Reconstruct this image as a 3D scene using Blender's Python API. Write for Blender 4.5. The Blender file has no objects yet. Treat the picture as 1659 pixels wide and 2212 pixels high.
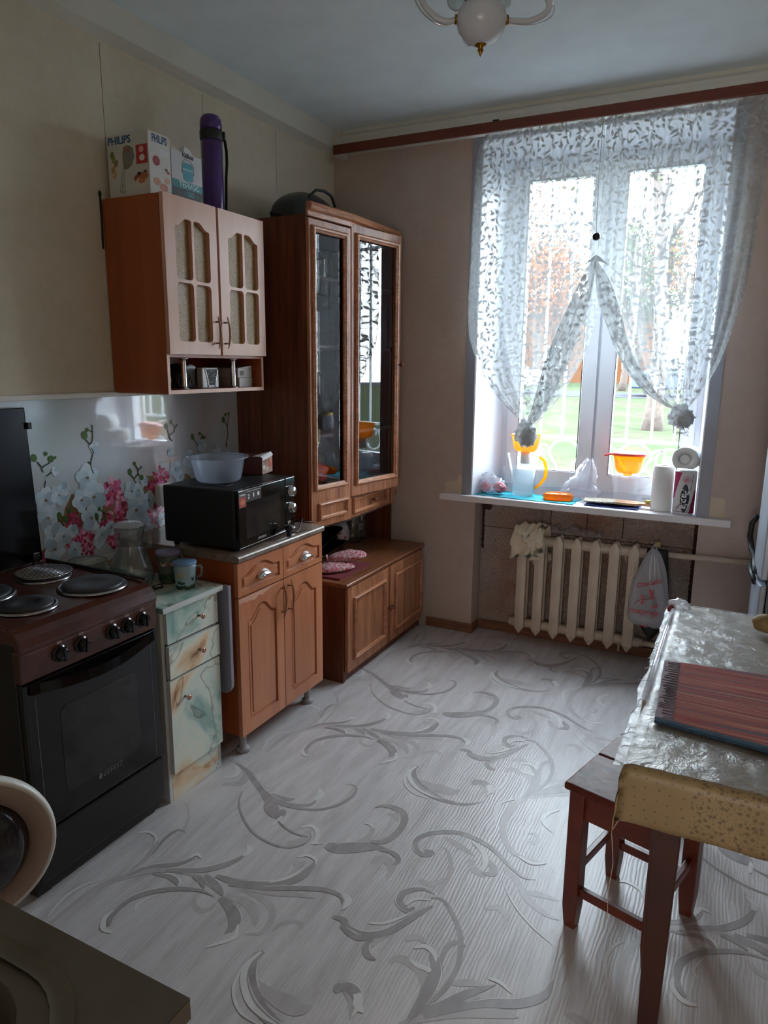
import bpy, bmesh, math, random
import numpy as np
from mathutils import Vector, Matrix, noise
random.seed(7)
PI = math.pi
C = bpy.context.scene.collection
sc = bpy.context.scene

# ------------------------------------------------------------------ camera
cam = bpy.data.cameras.new('camera'); cam_o = bpy.data.objects.new('camera', cam); C.objects.link(cam_o)
cam.sensor_fit = 'HORIZONTAL'; cam.sensor_width = 36.0; cam.lens = 1526.58 / 1659 * 36
cam.clip_start = 0.03; cam.clip_end = 300
cam_o.matrix_world = Matrix(((0.89186946, -0.10081199, 0.44091473, 2.2409),
                             (0.45219193, 0.17814906, -0.87394815, -3.7594),
                             (0.00955591, 0.97882575, 0.20447207, 1.5481), (0, 0, 0, 1)))
sc.camera = cam_o

# ------------------------------------------------------------------ light: an overcast sky outside the window
world = bpy.data.worlds.new('overcast_sky'); sc.world = world; world.use_nodes = True
wn = world.node_tree; bg = wn.nodes['Background']
tc = wn.nodes.new('ShaderNodeTexCoord'); sep = wn.nodes.new('ShaderNodeSeparateXYZ'); cr = wn.nodes.new('ShaderNodeValToRGB')
wn.links.new(tc.outputs['Generated'], sep.inputs[0]); wn.links.new(sep.outputs['Z'], cr.inputs[0])
cr.color_ramp.elements[0].position = 0.0; cr.color_ramp.elements[0].color = (0.80, 0.87, 0.93, 1)
cr.color_ramp.elements[1].position = 0.7; cr.color_ramp.elements[1].color = (0.74, 0.88, 1.0, 1)
wn.links.new(cr.outputs[0], bg.inputs['Color']); bg.inputs['Strength'].default_value = 10.0
pl = bpy.data.lights.new('window_portal', 'AREA'); po = bpy.data.objects.new('window_portal', pl); C.objects.link(po)
pl.shape = 'RECTANGLE'; pl.size = 1.1; pl.size_y = 1.85; pl.cycles.is_portal = True
po.location = (1.515, 0.36, 1.76); po.rotation_euler = (-PI / 2, 0, 0)
HALL = bpy.data.lights.new('hallway_fill', 'AREA'); ho = bpy.data.objects.new('hallway_fill', HALL); C.objects.link(ho)  # added fill light in the unseen hall
HALL.shape = 'RECTANGLE'; HALL.size = 1.3; HALL.size_y = 1.2; HALL.energy = 12; HALL.color = (1.0, 0.92, 0.86)
ho.location = (2.2, -5.55, 1.25); ho.rotation_euler = (math.radians(98), 0, 0)
sc.view_settings.view_transform = 'Standard'; sc.view_settings.look = 'None'
sc.view_settings.exposure = 1.92; sc.view_settings.gamma = 1.0; sc.view_settings.use_curve_mapping = False
sc.cycles.max_bounces = 12; sc.cycles.diffuse_bounces = 8; sc.cycles.glossy_bounces = 4
sc.cycles.transparent_max_bounces = 24; sc.cycles.transmission_bounces = 6
sc.cycles.use_denoising = True; sc.cycles.sample_clamp_indirect = 8
sc.cycles.caustics_reflective = False; sc.cycles.caustics_refractive = False

# ------------------------------------------------------------------ materials
def srgb(r, g, b):
    f = lambda c: (c / 255 / 12.92) if c / 255 <= 0.04045 else ((c / 255 + 0.055) / 1.055) ** 2.4
    return (f(r), f(g), f(b), 1)
class NT:
    def __init__(s, name):
        s.m = bpy.data.materials.new(name); s.m.use_nodes = True; s.t = s.m.node_tree; s.n = s.t.nodes
        s.b = s.n['Principled BSDF']; s.out = s.n['Material Output']
    def add(s, ty, **kw):
        x = s.n.new(ty)
        for k, v in kw.items(): setattr(x, k, v)
        return x
    def link(s, a, b): s.t.links.new(a, b)
    def coords(s, scale=(1, 1, 1), kind='Object', rot=(0, 0, 0)):
        t = s.add('ShaderNodeTexCoord'); m = s.add('ShaderNodeMapping'); s.link(t.outputs[kind], m.inputs[0])
        m.inputs['Scale'].default_value = scale; m.inputs['Rotation'].default_value = rot
        return m.outputs[0]
    def noise(s, vec, scale=5, detail=3, rough=.5, dist=0):
        x = s.add('ShaderNodeTexNoise'); s.link(vec, x.inputs['Vector']); x.inputs['Scale'].default_value = scale
        x.inputs['Detail'].default_value = detail; x.inputs['Roughness'].default_value = rough; x.inputs['Distortion'].default_value = dist
        return x.outputs['Fac']
    def ramp(s, fac, stops, interp='LINEAR'):
        x = s.add('ShaderNodeValToRGB'); s.link(fac, x.inputs[0]); e = x.color_ramp.elements; x.color_ramp.interpolation = interp
        while len(e) < len(stops): e.new(0.5)
        for k, (p, c) in enumerate(stops): e[k].position = p; e[k].color = c
        return x.outputs[0]
    def mix(s, fac, a, b, mode='MIX'):
        x = s.add('ShaderNodeMix', data_type='RGBA', blend_type=mode)
        for sock, v in ((x.inputs[0], fac), (x.inputs[6], a), (x.inputs[7], b)):
            if hasattr(v, 'links') or hasattr(v, 'is_output'): s.link(v, sock)
            else: sock.default_value = v
        return x.outputs[2]
    def math(s, op, a, b=0.0, c=0.0):
        x = s.add('ShaderNodeMath', operation=op)
        for k, v in enumerate((a, b, c)):
            if hasattr(v, 'is_output'): s.link(v, x.inputs[k])
            else: x.inputs[k].default_value = v
        return x.outputs[0]
    def bump(s, h, strength=.3, dist=.002):
        x = s.add('ShaderNodeBump'); s.link(h, x.inputs['Height']); x.inputs['Strength'].default_value = strength
        x.inputs['Distance'].default_value = dist; s.link(x.outputs[0], s.b.inputs['Normal'])
    def base(s, v):
        if hasattr(v, 'is_output'): s.link(v, s.b.inputs['Base Color'])
        else: s.b.inputs['Base Color'].default_value = v
def plain(name, rgb, rough=.5, metal=0, var=.06, nscale=6, bump=0, bscale=60, coat=0, spec=.5):
    k = NT(name); k.b.inputs['Specular IOR Level'].default_value = spec; c = srgb(*rgb); v = k.coords()
    lo = tuple(x * (1 - var * 2) for x in c[:3]) + (1,); hi = tuple(min(1, x * (1 + var * 2)) for x in c[:3]) + (1,)
    k.base(k.ramp(k.noise(v, nscale, 4), [(.3, lo), (.7, hi)]))
    k.b.inputs['Roughness'].default_value = rough; k.b.inputs['Metallic'].default_value = metal
    if coat: k.b.inputs['Coat Weight'].default_value = coat; k.b.inputs['Coat Roughness'].default_value = .15
    if bump: k.bump(k.noise(v, bscale, 3), bump, .002)
    return k.m
def wood(name, dark, mid, light, rough=.42, axis='z', scale=30, stretch=.05, lines=True):
    k = NT(name); s = [1, 1, 1]; s['xyz'.index(axis)] = stretch
    v = k.coords(tuple(s)); f = k.noise(v, scale, 5, .6, .4)
    col = k.ramp(f, [(.28, srgb(*dark)), (.5, srgb(*mid)), (.72, srgb(*light))])
    if lines:
        g = k.noise(v, scale * 5, 2, .5); l = k.ramp(g, [(.40, (.62, .58, .55, 1)), (.52, (1, 1, 1, 1))])
        col = k.mix(.8, col, l, 'MULTIPLY')
    k.base(col); k.b.inputs['Roughness'].default_value = rough
    k.bump(f, .08, .001)
    return k.m
def thin(name, tint, opac=.12, gloss=1.6, rough=.04, milky=(.9, .9, .95)):
    """clear thin-walled glass or plastic: see-through, a little milky, with a fresnel sheen"""
    k = NT(name); k.n.remove(k.b)
    tr = k.add('ShaderNodeBsdfTransparent'); tr.inputs[0].default_value = tuple(tint) + (1,)
    df = k.add('ShaderNodeBsdfDiffuse'); df.inputs[0].default_value = tuple(milky) + (1,)
    tl = k.add('ShaderNodeBsdfTranslucent'); tl.inputs[0].default_value = tuple(milky) + (1,)
    a = k.add('ShaderNodeMixShader'); a.inputs[0].default_value = .5; k.link(df.outputs[0], a.inputs[1]); k.link(tl.outputs[0], a.inputs[2])
    m = k.add('ShaderNodeMixShader'); m.inputs[0].default_value = opac; k.link(tr.outputs[0], m.inputs[1]); k.link(a.outputs[0], m.inputs[2])
    gl = k.add('ShaderNodeBsdfGlossy'); gl.inputs['Roughness'].default_value = rough
    lw = k.add('ShaderNodeLayerWeight'); lw.inputs['Blend'].default_value = .5
    f = k.math('MINIMUM', k.math('MULTIPLY', k.math('ADD', k.math('MULTIPLY', k.math('POWER', lw.outputs['Facing'], 5.0), .96), .04), gloss), .9)
    m2 = k.add('ShaderNodeMixShader'); k.link(f, m2.inputs[0]); k.link(m.outputs[0], m2.inputs[1]); k.link(gl.outputs[0], m2.inputs[2])
    k.link(m2.outputs[0], k.out.inputs['Surface'])
    return k.m

def wallpaper(name, rgb, seams=None):
    k = NT(name); v = k.coords(); c = srgb(*rgb)
    n1 = k.noise(v, 1.6, 4, .6); n2 = k.noise(v, 14, 5, .65, .8)
    col = k.ramp(n1, [(.3, tuple(x * .88 for x in c[:3]) + (1,)), (.7, c)])
    col = k.mix(.25, col, k.ramp(n2, [(.42, (.86, .83, .80, 1)), (.56, (1, 1, 1, 1))]), 'MULTIPLY')
    k.base(col); k.b.inputs['Roughness'].default_value = .8
    k.bump(k.noise(v, 45, 5, .6, 1.0), .45, .003)
    return k.m
MW_left = wallpaper('cream_wallpaper', (222, 212, 192))
MW_back = wallpaper('beige_wallpaper', (200, 182, 172))
M_ceil = plain('ceiling_paint', (228, 240, 246), .9, var=.02, bump=.2, bscale=120)
M_beam = plain('beam_paint', (214, 212, 202), .85, var=.03, nscale=3, bump=.2, bscale=80)
M_pvc = plain('white_pvc', (226, 230, 238), .28, var=.01)
M_strip = plain('grey_edge_strip', (150, 154, 166), .45, var=.02)
M_sill = plain('white_sill', (232, 230, 234), .25, var=.015, nscale=3)
M_plaster = plain('bare_plaster', (206, 190, 170), .9, var=.08, bump=.3)
M_rod = plain('brown_cornice_rail', (108, 46, 28), .35, var=.05)
M_white = plain('white_plastic', (225, 224, 220), .35, var=.01)
M_base = wood('brown_skirting', (104, 66, 48), (134, 90, 68), (150, 106, 82), axis='x', scale=20)
# floor: pale bleached oak print with grain along y
k = NT('bleached_oak_vinyl'); v = k.coords((1, .14, 1), rot=(0, 0, .12)); f = k.noise(v, 22, 6, .65, .5); g = k.noise(k.coords(), 1.5, 3)
col = k.ramp(f, [(.26, srgb(180, 173, 173)), (.5, srgb(203, 197, 198)), (.76, srgb(220, 215, 216))])
col = k.mix(.35, col, k.ramp(g, [(.35, (.86, .83, .84, 1)), (.65, (1, 1, 1, 1))]), 'MULTIPLY')
k.base(col); k.b.inputs['Roughness'].default_value = .36
wv = k.add('ShaderNodeTexWave'); k.link(k.coords((1, .25, 1)), wv.inputs[0]); wv.inputs['Scale'].default_value = 28; wv.inputs['Distortion'].default_value = 9; wv.inputs['Detail'].default_value = 3
k.bump(wv.outputs['Fac'], .22, .0015); M_floor = k.m
def print_mat(name, a, b):
    k = NT(name); v = k.coords((1, .3, 1)); f = k.noise(v, 26, 4, .6)
    k.base(k.ramp(f, [(.3, srgb(*a)), (.7, srgb(*b))])); k.b.inputs['Roughness'].default_value = .38
    k.bump(f, .2, .001); return k.m
M_pd = print_mat('scroll_print_dark', (150, 142, 142), (172, 165, 165))
M_pm = print_mat('scroll_print_mid', (176, 168, 168), (195, 188, 188))
M_pl = print_mat('scroll_print_light', (212, 208, 206), (224, 221, 220))
# furniture
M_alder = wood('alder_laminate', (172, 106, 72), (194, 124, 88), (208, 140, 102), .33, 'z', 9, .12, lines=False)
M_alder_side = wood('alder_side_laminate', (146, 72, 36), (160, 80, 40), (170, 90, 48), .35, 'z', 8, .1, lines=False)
M_beech = wood('pink_beech_door', (206, 156, 132), (214, 164, 140), (220, 172, 150), .32, 'z', 14, .1, lines=False)
M_edge = plain('cabinet_edge_brown', (120, 62, 36), .4)
M_carcass = wood('walnut_side_laminate', (84, 44, 30), (108, 58, 38), (128, 72, 48), .4, 'z', 26, .045)
M_oak = wood('oak_front', (138, 84, 58), (174, 114, 80), (196, 136, 98), .35, 'z', 26, .05)
M_oak_h = wood('oak_molding', (158, 98, 68), (188, 126, 90), (208, 146, 108), .3, 'y', 22, .05)
M_oak_top = wood('oak_top', (110, 66, 44), (136, 84, 56), (160, 102, 70), .3, 'y', 26, .05)
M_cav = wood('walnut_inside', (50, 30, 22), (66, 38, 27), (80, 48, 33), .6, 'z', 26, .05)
k = NT('mottled_brown_worktop'); v = k.coords(); f = k.noise(v, 16, 6, .7, .6)
k.base(k.ramp(f, [(.3, srgb(94, 76, 66)), (.5, srgb(130, 110, 98)), (.72, srgb(158, 140, 128))])); k.b.inputs['Roughness'].default_value = .28; M_work = k.m
k = NT('green_cream_marble_film'); v = k.coords(rot=(.3, .5, .2)); n1 = k.noise(v, 3.0, 5, .55, 1.2); n2 = k.noise(v, 2.6, 3, .5, 1.6)
col = k.ramp(n1, [(.24, srgb(54, 106, 110)), (.36, srgb(126, 166, 160)), (.47, srgb(212, 222, 210)), (.55, srgb(230, 228, 212)), (.64, srgb(230, 200, 162)), (.74, srgb(166, 106, 64))])
vn = k.ramp(n2, [(.48, (1, 1, 1, 1)), (.5, (.40, .30, .24, 1)), (.508, (1, 1, 1, 1))]); k.base(k.mix(.75, col, vn, 'MULTIPLY'))
k.b.inputs['Roughness'].default_value = .22; M_marble = k.m
M_mwhite = plain('white_board_edge', (206, 208, 206), .45, var=.03)
M_leafb = plain('lilac_grey_board', (138, 136, 150), .4, var=.02)
k = NT('gold_fleck_glass'); v = k.coords(); vo = k.add('ShaderNodeTexVoronoi'); k.link(v, vo.inputs['Vector']); vo.inputs['Scale'].default_value = 330
k.base(k.ramp(vo.outputs['Distance'], [(.15, srgb(196, 160, 98)), (.5, srgb(152, 116, 66)), (.8, srgb(96, 68, 36))])); k.b.inputs['Roughness'].default_value = .3
k.bump(vo.outputs['Distance'], .6, .001); M_gold = k.m
M_chrome = plain('chrome', (226, 226, 230), .12, 1, .02)
M_bronze = plain('brushed_bronze', (150, 116, 92), .3, .85, .05)
M_knobw = plain('turned_brown_knob', (122, 66, 42), .3, 0, .05)
M_copperknob = plain('copper_disc', (196, 132, 104), .25, .6, .05)
M_greyp = plain('grey_plastic', (158, 156, 158), .5, var=.03)
M_black = plain('black_gloss', (15, 12, 12), .12, var=.05)
M_blackm = plain('black_matt', (18, 18, 20), .5, var=.1)
M_blackwin = plain('smoked_oven_glass', (38, 34, 34), .08, var=.12, nscale=9)
M_enamel = plain('black_enamel', (26, 20, 20), .3, var=.1)
k = NT('brown_enamel'); v = k.coords(); f = k.noise(v, 5, 4, .6)
k.base(k.ramp(f, [(.3, srgb(62, 32, 25)), (.7, srgb(88, 46, 35))])); k.b.inputs['Roughness'].default_value = .25; M_bren = k.m
M_plate = plain('cast_iron_plate', (52, 52, 58), .45, .2, .08, 20, .2, 200)
M_steel = plain('steel', (176, 176, 180), .25, 1, .05)
k = NT('stainless_sink'); v = k.coords(); f = k.noise(v, 7, 3)
k.base(k.ramp(f, [(.3, srgb(100, 92, 80)), (.7, srgb(116, 108, 95))])); k.b.inputs['Metallic'].default_value = .55; k.b.inputs['Roughness'].default_value = .42; M_sink = k.m
M_redpaint = plain('brown_red_oil_paint', (96, 40, 25), .36, var=.12, nscale=14, bump=.25, bscale=24)
M_tabpaint = plain('dark_brown_paint', (58, 24, 16), .4, var=.1)
M_stooltop = plain('chipped_brown_red_paint', (92, 42, 34), .40, var=.3, nscale=20, bump=1.0, bscale=18, spec=.16)
M_iron = plain('cream_radiator_paint', (206, 190, 172), .42, var=.05, nscale=8, bump=.12, bscale=40)
k = NT('crinkled_foil'); v = k.coords(); nz = k.add('ShaderNodeTexNoise'); k.link(v, nz.inputs['Vector']); nz.inputs['Scale'].default_value = 7; nz.inputs['Detail'].default_value = 3
wv_ = k.add('ShaderNodeVectorMath', operation='MULTIPLY_ADD'); k.link(nz.outputs['Color'], wv_.inputs[0]); wv_.inputs[1].default_value = (.07, .07, .07); k.link(v, wv_.inputs[2])
v1 = k.add('ShaderNodeTexVoronoi', feature='DISTANCE_TO_EDGE'); k.link(wv_.outputs[0], v1.inputs['Vector']); v1.inputs['Scale'].default_value = 62
v2 = k.add('ShaderNodeTexVoronoi', feature='DISTANCE_TO_EDGE'); k.link(wv_.outputs[0], v2.inputs['Vector']); v2.inputs['Scale'].default_value = 150
f2 = k.noise(v, 3.0, 3); col = k.ramp(f2, [(.3, srgb(240, 234, 230)), (.58, srgb(236, 210, 196)), (.78, srgb(222, 170, 144))])
col = k.mix(.85, col, k.ramp(v1.outputs['Distance'], [(.0, (.62, .55, .51, 1)), (.09, (1, 1, 1, 1))]), 'MULTIPLY'); col = k.mix(.6, col, k.ramp(v2.outputs['Distance'], [(.0, (.72, .68, .65, 1)), (.12, (1, 1, 1, 1))]), 'MULTIPLY')
k.base(col); k.b.inputs['Metallic'].default_value = .3; k.b.inputs['Roughness'].default_value = .36
k.bump(k.math('ADD', k.math('MULTIPLY', v1.outputs['Distance'], 1.0), k.math('MULTIPLY', v2.outputs['Distance'], .6)), 1.0, .02); M_foil = k.m
M_darkgap = plain('brown_dirt', (66, 44, 36), .9, var=.2)
M_fridge = plain('silver_fridge', (172, 182, 196), .3, .35, .02)
M_fridge_side = plain('grey_fridge_side', (140, 142, 148), .45, .1, .02)
M_glass = thin('window_pane', (.97, .985, .98), 0.0, .9, .0)
M_cabglass = thin('cabinet_pane', (.74, .72, .72), 0.0, 1.8, .01)
M_clearp = thin('clear_plastic', (.92, .95, .97), .10, 1.2)
M_clearg = thin('clear_glass', (.80, .85, .83), .10, 2.6)
M_milky = thin('milky_plastic', (.80, .86, .95), .34, .8, .15, (.72, .80, .95))
M_bag = thin('white_film', (.93, .93, .96), .25, 1.0, .18)
M_bagm = thin('carrier_bag_film', (.88, .88, .92), .5, 1.2, .2, (.95, .95, 1.0))
M_water = thin('water', (.86, .93, .94), .12, 1.2)
M_orange = thin('orange_plastic', (1.0, .42, .03), .55, .6, .1, (1.0, .36, .04))
M_orange2 = thin('amber_plastic', (1.0, .55, .05), .4, .6, .1, (1.0, .55, .03))
M_redlid = plain('coral_red_lid', (226, 70, 66), .35, var=.02)
M_teal = plain('turquoise_cloth', (52, 170, 190), .85, var=.1, nscale=12, bump=.4, bscale=50)
M_navy = plain('navy_cloth', (52, 64, 128), .9, var=.25, nscale=50, bump=.5, bscale=70)
M_paper = plain('white_tissue', (236, 236, 234), .9, var=.02, bump=.5, bscale=140)
M_purple = plain('purple_enamel', (68, 22, 112), .22, var=.08, coat=.5)
M_brass = plain('brass', (150, 108, 40), .25, 1, .08)
M_porc = plain('lamp_white', (196, 198, 204), .25, var=.02)
print_w = {}
def P(rgb, rough=.4):
    if rgb not in print_w: print_w[rgb] = plain('print_ink_%d_%d_%d' % rgb, rgb, rough, var=.03)
    return print_w[rgb]

# ------------------------------------------------------------------ mesh helpers
class MB:
    def __init__(s): s.V = []; s.F = []; s.I = []; s.S = []
    def quad(s, idx, mi=0, sm=False): s.F.append(tuple(idx)); s.I.append(mi); s.S.append(sm)
    def box(s, x0, x1, y0, y1, z0, z1, mi=0):
        b = len(s.V); s.V += [(x, y, z) for z in (z0, z1) for y in (y0, y1) for x in (x0, x1)]
        for f in ((0, 2, 3, 1), (4, 5, 7, 6), (0, 1, 5, 4), (2, 6, 7, 3), (0, 4, 6, 2), (1, 3, 7, 5)): s.quad([b + i for i in f], mi)
        return s
    def hexa(s, pts, mi=0):
        b = len(s.V); s.V += [tuple(p) for p in pts]
        for f in ((0, 3, 2, 1), (4, 5, 6, 7), (0, 1, 5, 4), (1, 2, 6, 5), (2, 3, 7, 6), (3, 0, 4, 7)): s.quad([b + i for i in f], mi)
        return s
    def prism(s, outline, axis, t0, t1, mi=0, sm=False):
        """outline in the plane normal to axis: axis y -> (x,z), x -> (y,z), z -> (x,y)"""
        n = len(outline); b = len(s.V)
        def p(u, v, t): return (u, t, v) if axis == 'y' else ((t, u, v) if axis == 'x' else (u, v, t))
        s.V += [p(u, v, t0) for u, v in outline] + [p(u, v, t1) for u, v in outline]
        for i in range(n):
            j = (i + 1) % n; s.quad((b + i, b + j, b + n + j, b + n + i), mi, sm)
        s.quad([b + i for i in range(n)][::-1], mi); s.quad([b + n + i for i in range(n)], mi)
        return s
    def lathe(s, prof, c=(0, 0, 0), n=28, mi=0, axis='z', sm=True, sq=1.0):
        b = len(s.V)
        for r, h in prof:
            for i in range(n):
                a = 2 * PI * i / n; u = r * math.cos(a); w = r * math.sin(a) * sq
                s.V.append({'z': (c[0] + u, c[1] + w, c[2] + h), 'x': (c[0] + h, c[1] + u, c[2] + w), 'y': (c[0] + u, c[1] + h, c[2] + w)}[axis])
        for k in range(len(prof) - 1):
            for i in range(n):
                j = (i + 1) % n; s.quad((b + k * n + i, b + k * n + j, b + (k + 1) * n + j, b + (k + 1) * n + i), mi, sm)
        if prof[0][0] > 1e-5: s.quad([b + i for i in range(n)][::-1], mi)
        if prof[-1][0] > 1e-5: s.quad([b + (len(prof) - 1) * n + i for i in range(n)], mi)
        return s
    def shell(s, prof, c=(0, 0, 0), n=28, mi=0, axis='z', sq=1.0):
        """open lathe without end caps"""
        k0 = len(s.F); s.lathe(prof, c, n, mi, axis, True, sq)
        for _ in range((prof[0][0] > 1e-5) + (prof[-1][0] > 1e-5)): s.F.pop(); s.I.pop(); s.S.pop()
        return s
    def tube(s, pts, r, n=8, mi=0, caps=True, flat=1.0):
        P_ = [Vector(p) for p in pts]; R_ = r if isinstance(r, (list, tuple)) else [r] * len(P_); b = len(s.V); up = None
        for i, p in enumerate(P_):
            t = (P_[min(i + 1, len(P_) - 1)] - P_[max(i - 1, 0)])
            t = t.normalized() if t.length > 1e-9 else Vector((0, 0, 1))
            if up is None: up = Vector((0, 0, 1)) if abs(t.z) < .9 else Vector((1, 0, 0))
            a = up - t * up.dot(t); a = a.normalized() if a.length > 1e-6 else t.orthogonal().normalized(); up = a; c_ = t.cross(a)
            for k_ in range(n):
                q = p + R_[i] * (a * math.cos(2 * PI * k_ / n) * flat + c_ * math.sin(2 * PI * k_ / n)); s.V.append(tuple(q))
        for i in range(len(P_) - 1):
            for k_ in range(n):
                j = (k_ + 1) % n; s.quad((b + i * n + k_, b + i * n + j, b + (i + 1) * n + j, b + (i + 1) * n + k_), mi, True)
        if caps: s.quad([b + i for i in range(n)][::-1], mi); s.quad([b + (len(P_) - 1) * n + i for i in range(n)], mi)
        return s
    def grid(s, fn, nu, nv, mi=0, sm=True):
        b = len(s.V)
        for j in range(nv + 1):
            for i in range(nu + 1): s.V.append(tuple(fn(i / nu, j / nv)))
        for j in range(nv):
            for i in range(nu):
                a = b + j * (nu + 1) + i; s.quad((a, a + 1, a + nu + 2, a + nu + 1), mi, sm)
        return s
    def ball(s, c, r, nu=18, nv=10, amp=0, fr=8, mi=0, seed=0):
        r = (r, r, r) if not isinstance(r, (tuple, list)) else r
        def fn(u, v):
            a = 2 * PI * u; t = PI * v; d = Vector((math.cos(a) * math.sin(t), math.sin(a) * math.sin(t), -math.cos(t)))
            k_ = 1 + amp * noise.noise(d * fr + Vector((seed, seed * 2, 0)))
            return (c[0] + d.x * r[0] * k_, c[1] + d.y * r[1] * k_, c[2] + d.z * r[2] * k_)
        return s.grid(fn, nu, nv, mi)
    def raw(s, V, F, mi=0, sm=False):
        b = len(s.V); s.V += [tuple(v) for v in V]
        for f in F: s.quad([b + i for i in f], mi, sm)
        return s
    def xf(s, mat):
        s.V = [tuple(mat @ Vector(v)) for v in s.V]; return s
    def obj(s, name, mats, parent=None, bevel=0, seg=2, solid=0, sub=0, loc=None, rot=None, kind=None, label=None, smooth_angle=None):
        me = bpy.data.meshes.new(name); me.from_pydata(s.V, [], s.F)
        mats = mats if isinstance(mats, (list, tuple)) else [mats]
        for m in mats: me.materials.append(m)
        me.polygons.foreach_set('material_index', s.I); me.polygons.foreach_set('use_smooth', s.S); me.update()
        bm = bmesh.new(); bm.from_mesh(me); bmesh.ops.remove_doubles(bm, verts=bm.verts, dist=1e-6)
        if not solid: bmesh.ops.recalc_face_normals(bm, faces=bm.faces)
        bm.to_mesh(me); bm.free()
        o = bpy.data.objects.new(name, me); C.objects.link(o)
        if parent is not None: o.parent = parent
        if loc is not None: o.location = loc
        if rot is not None: o.rotation_euler = rot
        if solid: md = o.modifiers.new('thick', 'SOLIDIFY'); md.thickness = solid; md.offset = 0
        if bevel: md = o.modifiers.new('soft', 'BEVEL'); md.width = bevel; md.segments = seg; md.limit_method = 'ANGLE'; md.angle_limit = math.radians(40)
        if sub: md = o.modifiers.new('sub', 'SUBSURF'); md.levels = sub; md.render_levels = sub
        if kind: o['kind'] = kind
        if label: o['label'] = label
        return o
def thing(name, label, cat, loc=(0, 0, 0), rz=0, group=None, rot=None):
    o = bpy.data.objects.new(name, None); C.objects.link(o); o.empty_display_size = .05
    o.location = loc; o.rotation_euler = rot if rot else (0, 0, rz); o['label'] = label; o['category'] = cat
    if group: o['group'] = group
    return o
def tag(o, label, cat, group=None, kind=None):
    o['label'] = label; o['category'] = cat
    if group: o['group'] = group
    if kind: o['kind'] = kind
    return o
def plate(outer, holes=(), t=.016, bev=.0):
    """flat plate with holes from 2-D outlines; returns verts (u,v,w) and faces, w from 0 to t"""
    cu = bpy.data.curves.new('tmp', 'CURVE'); cu.dimensions = '2D'; cu.fill_mode = 'BOTH'; cu.extrude = max(t / 2 - bev, 1e-4); cu.bevel_depth = bev; cu.bevel_resolution = 2
    if bev: cu.offset = -bev
    for k_, ol in enumerate([outer] + list(holes)):
        sp = cu.splines.new('POLY'); sp.points.add(len(ol) - 1); sp.use_cyclic_u = True
        for i, (u, v) in enumerate(ol): sp.points[i].co = (u, v, 0, 1)
    o = bpy.data.objects.new('tmp', cu); C.objects.link(o)
    me = bpy.data.meshes.new_from_object(o.evaluated_get(bpy.context.evaluated_depsgraph_get()))
    V = [(v.co.x, v.co.y, v.co.z + t / 2) for v in me.vertices]; F = [tuple(p.vertices) for p in me.polygons]
    bpy.data.objects.remove(o); bpy.data.curves.remove(cu); bpy.data.meshes.remove(me)
    return V, F
def rrect(u0, u1, v0, v1, r=.01, n=4):
    out = []
    for cu_, cv, a0 in ((u1 - r, v0 + r, -90), (u1 - r, v1 - r, 0), (u0 + r, v1 - r, 90), (u0 + r, v0 + r, 180)):
        for i in range(n + 1):
            a = math.radians(a0 + 90 * i / n); out.append((cu_ + r * math.cos(a), cv + r * math.sin(a)))
    return out
def text_mesh(body, size, thick=.0004, shear=0, spacing=1.0, bold=0.0):
    cu = bpy.data.curves.new('txt', 'FONT'); cu.body = body; cu.size = size; cu.extrude = thick / 2; cu.align_x = 'CENTER'; cu.align_y = 'CENTER'
    cu.shear = shear; cu.space_character = spacing; cu.offset = bold; cu.resolution_u = 3
    o = bpy.data.objects.new('txt', cu); C.objects.link(o)
    me = bpy.data.meshes.new_from_object(o.evaluated_get(bpy.context.evaluated_depsgraph_get()))
    V = [tuple(v.co) for v in me.vertices]; F = [tuple(p.vertices) for p in me.polygons]
    bpy.data.objects.remove(o); bpy.data.curves.remove(cu); bpy.data.meshes.remove(me)
    return V, F
def text(body, size, mat, parent, pos, face='x', name='lettering', shear=0, roll=0, wide=1.0, bold=0.0, spacing=1.0):
    """lettering lying on a face: face 'x' looks to +x, '-y' looks to -y"""
    V, F = text_mesh(body, size, shear=shear, bold=bold, spacing=spacing); ca, sa = math.cos(roll), math.sin(roll); W = []
    for u, v, w in V:
        u *= wide; u, v = u * ca - v * sa, u * sa + v * ca
        W.append((pos[0] + w, pos[1] + u, pos[2] + v) if face == 'x' else (pos[0] + u, pos[1] - w, pos[2] + v))
    return MB().raw(W, F).obj(name, mat, parent)
def facex(V, x, s=1): return [(x + w * s, u, v) for u, v, w in V]
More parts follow.
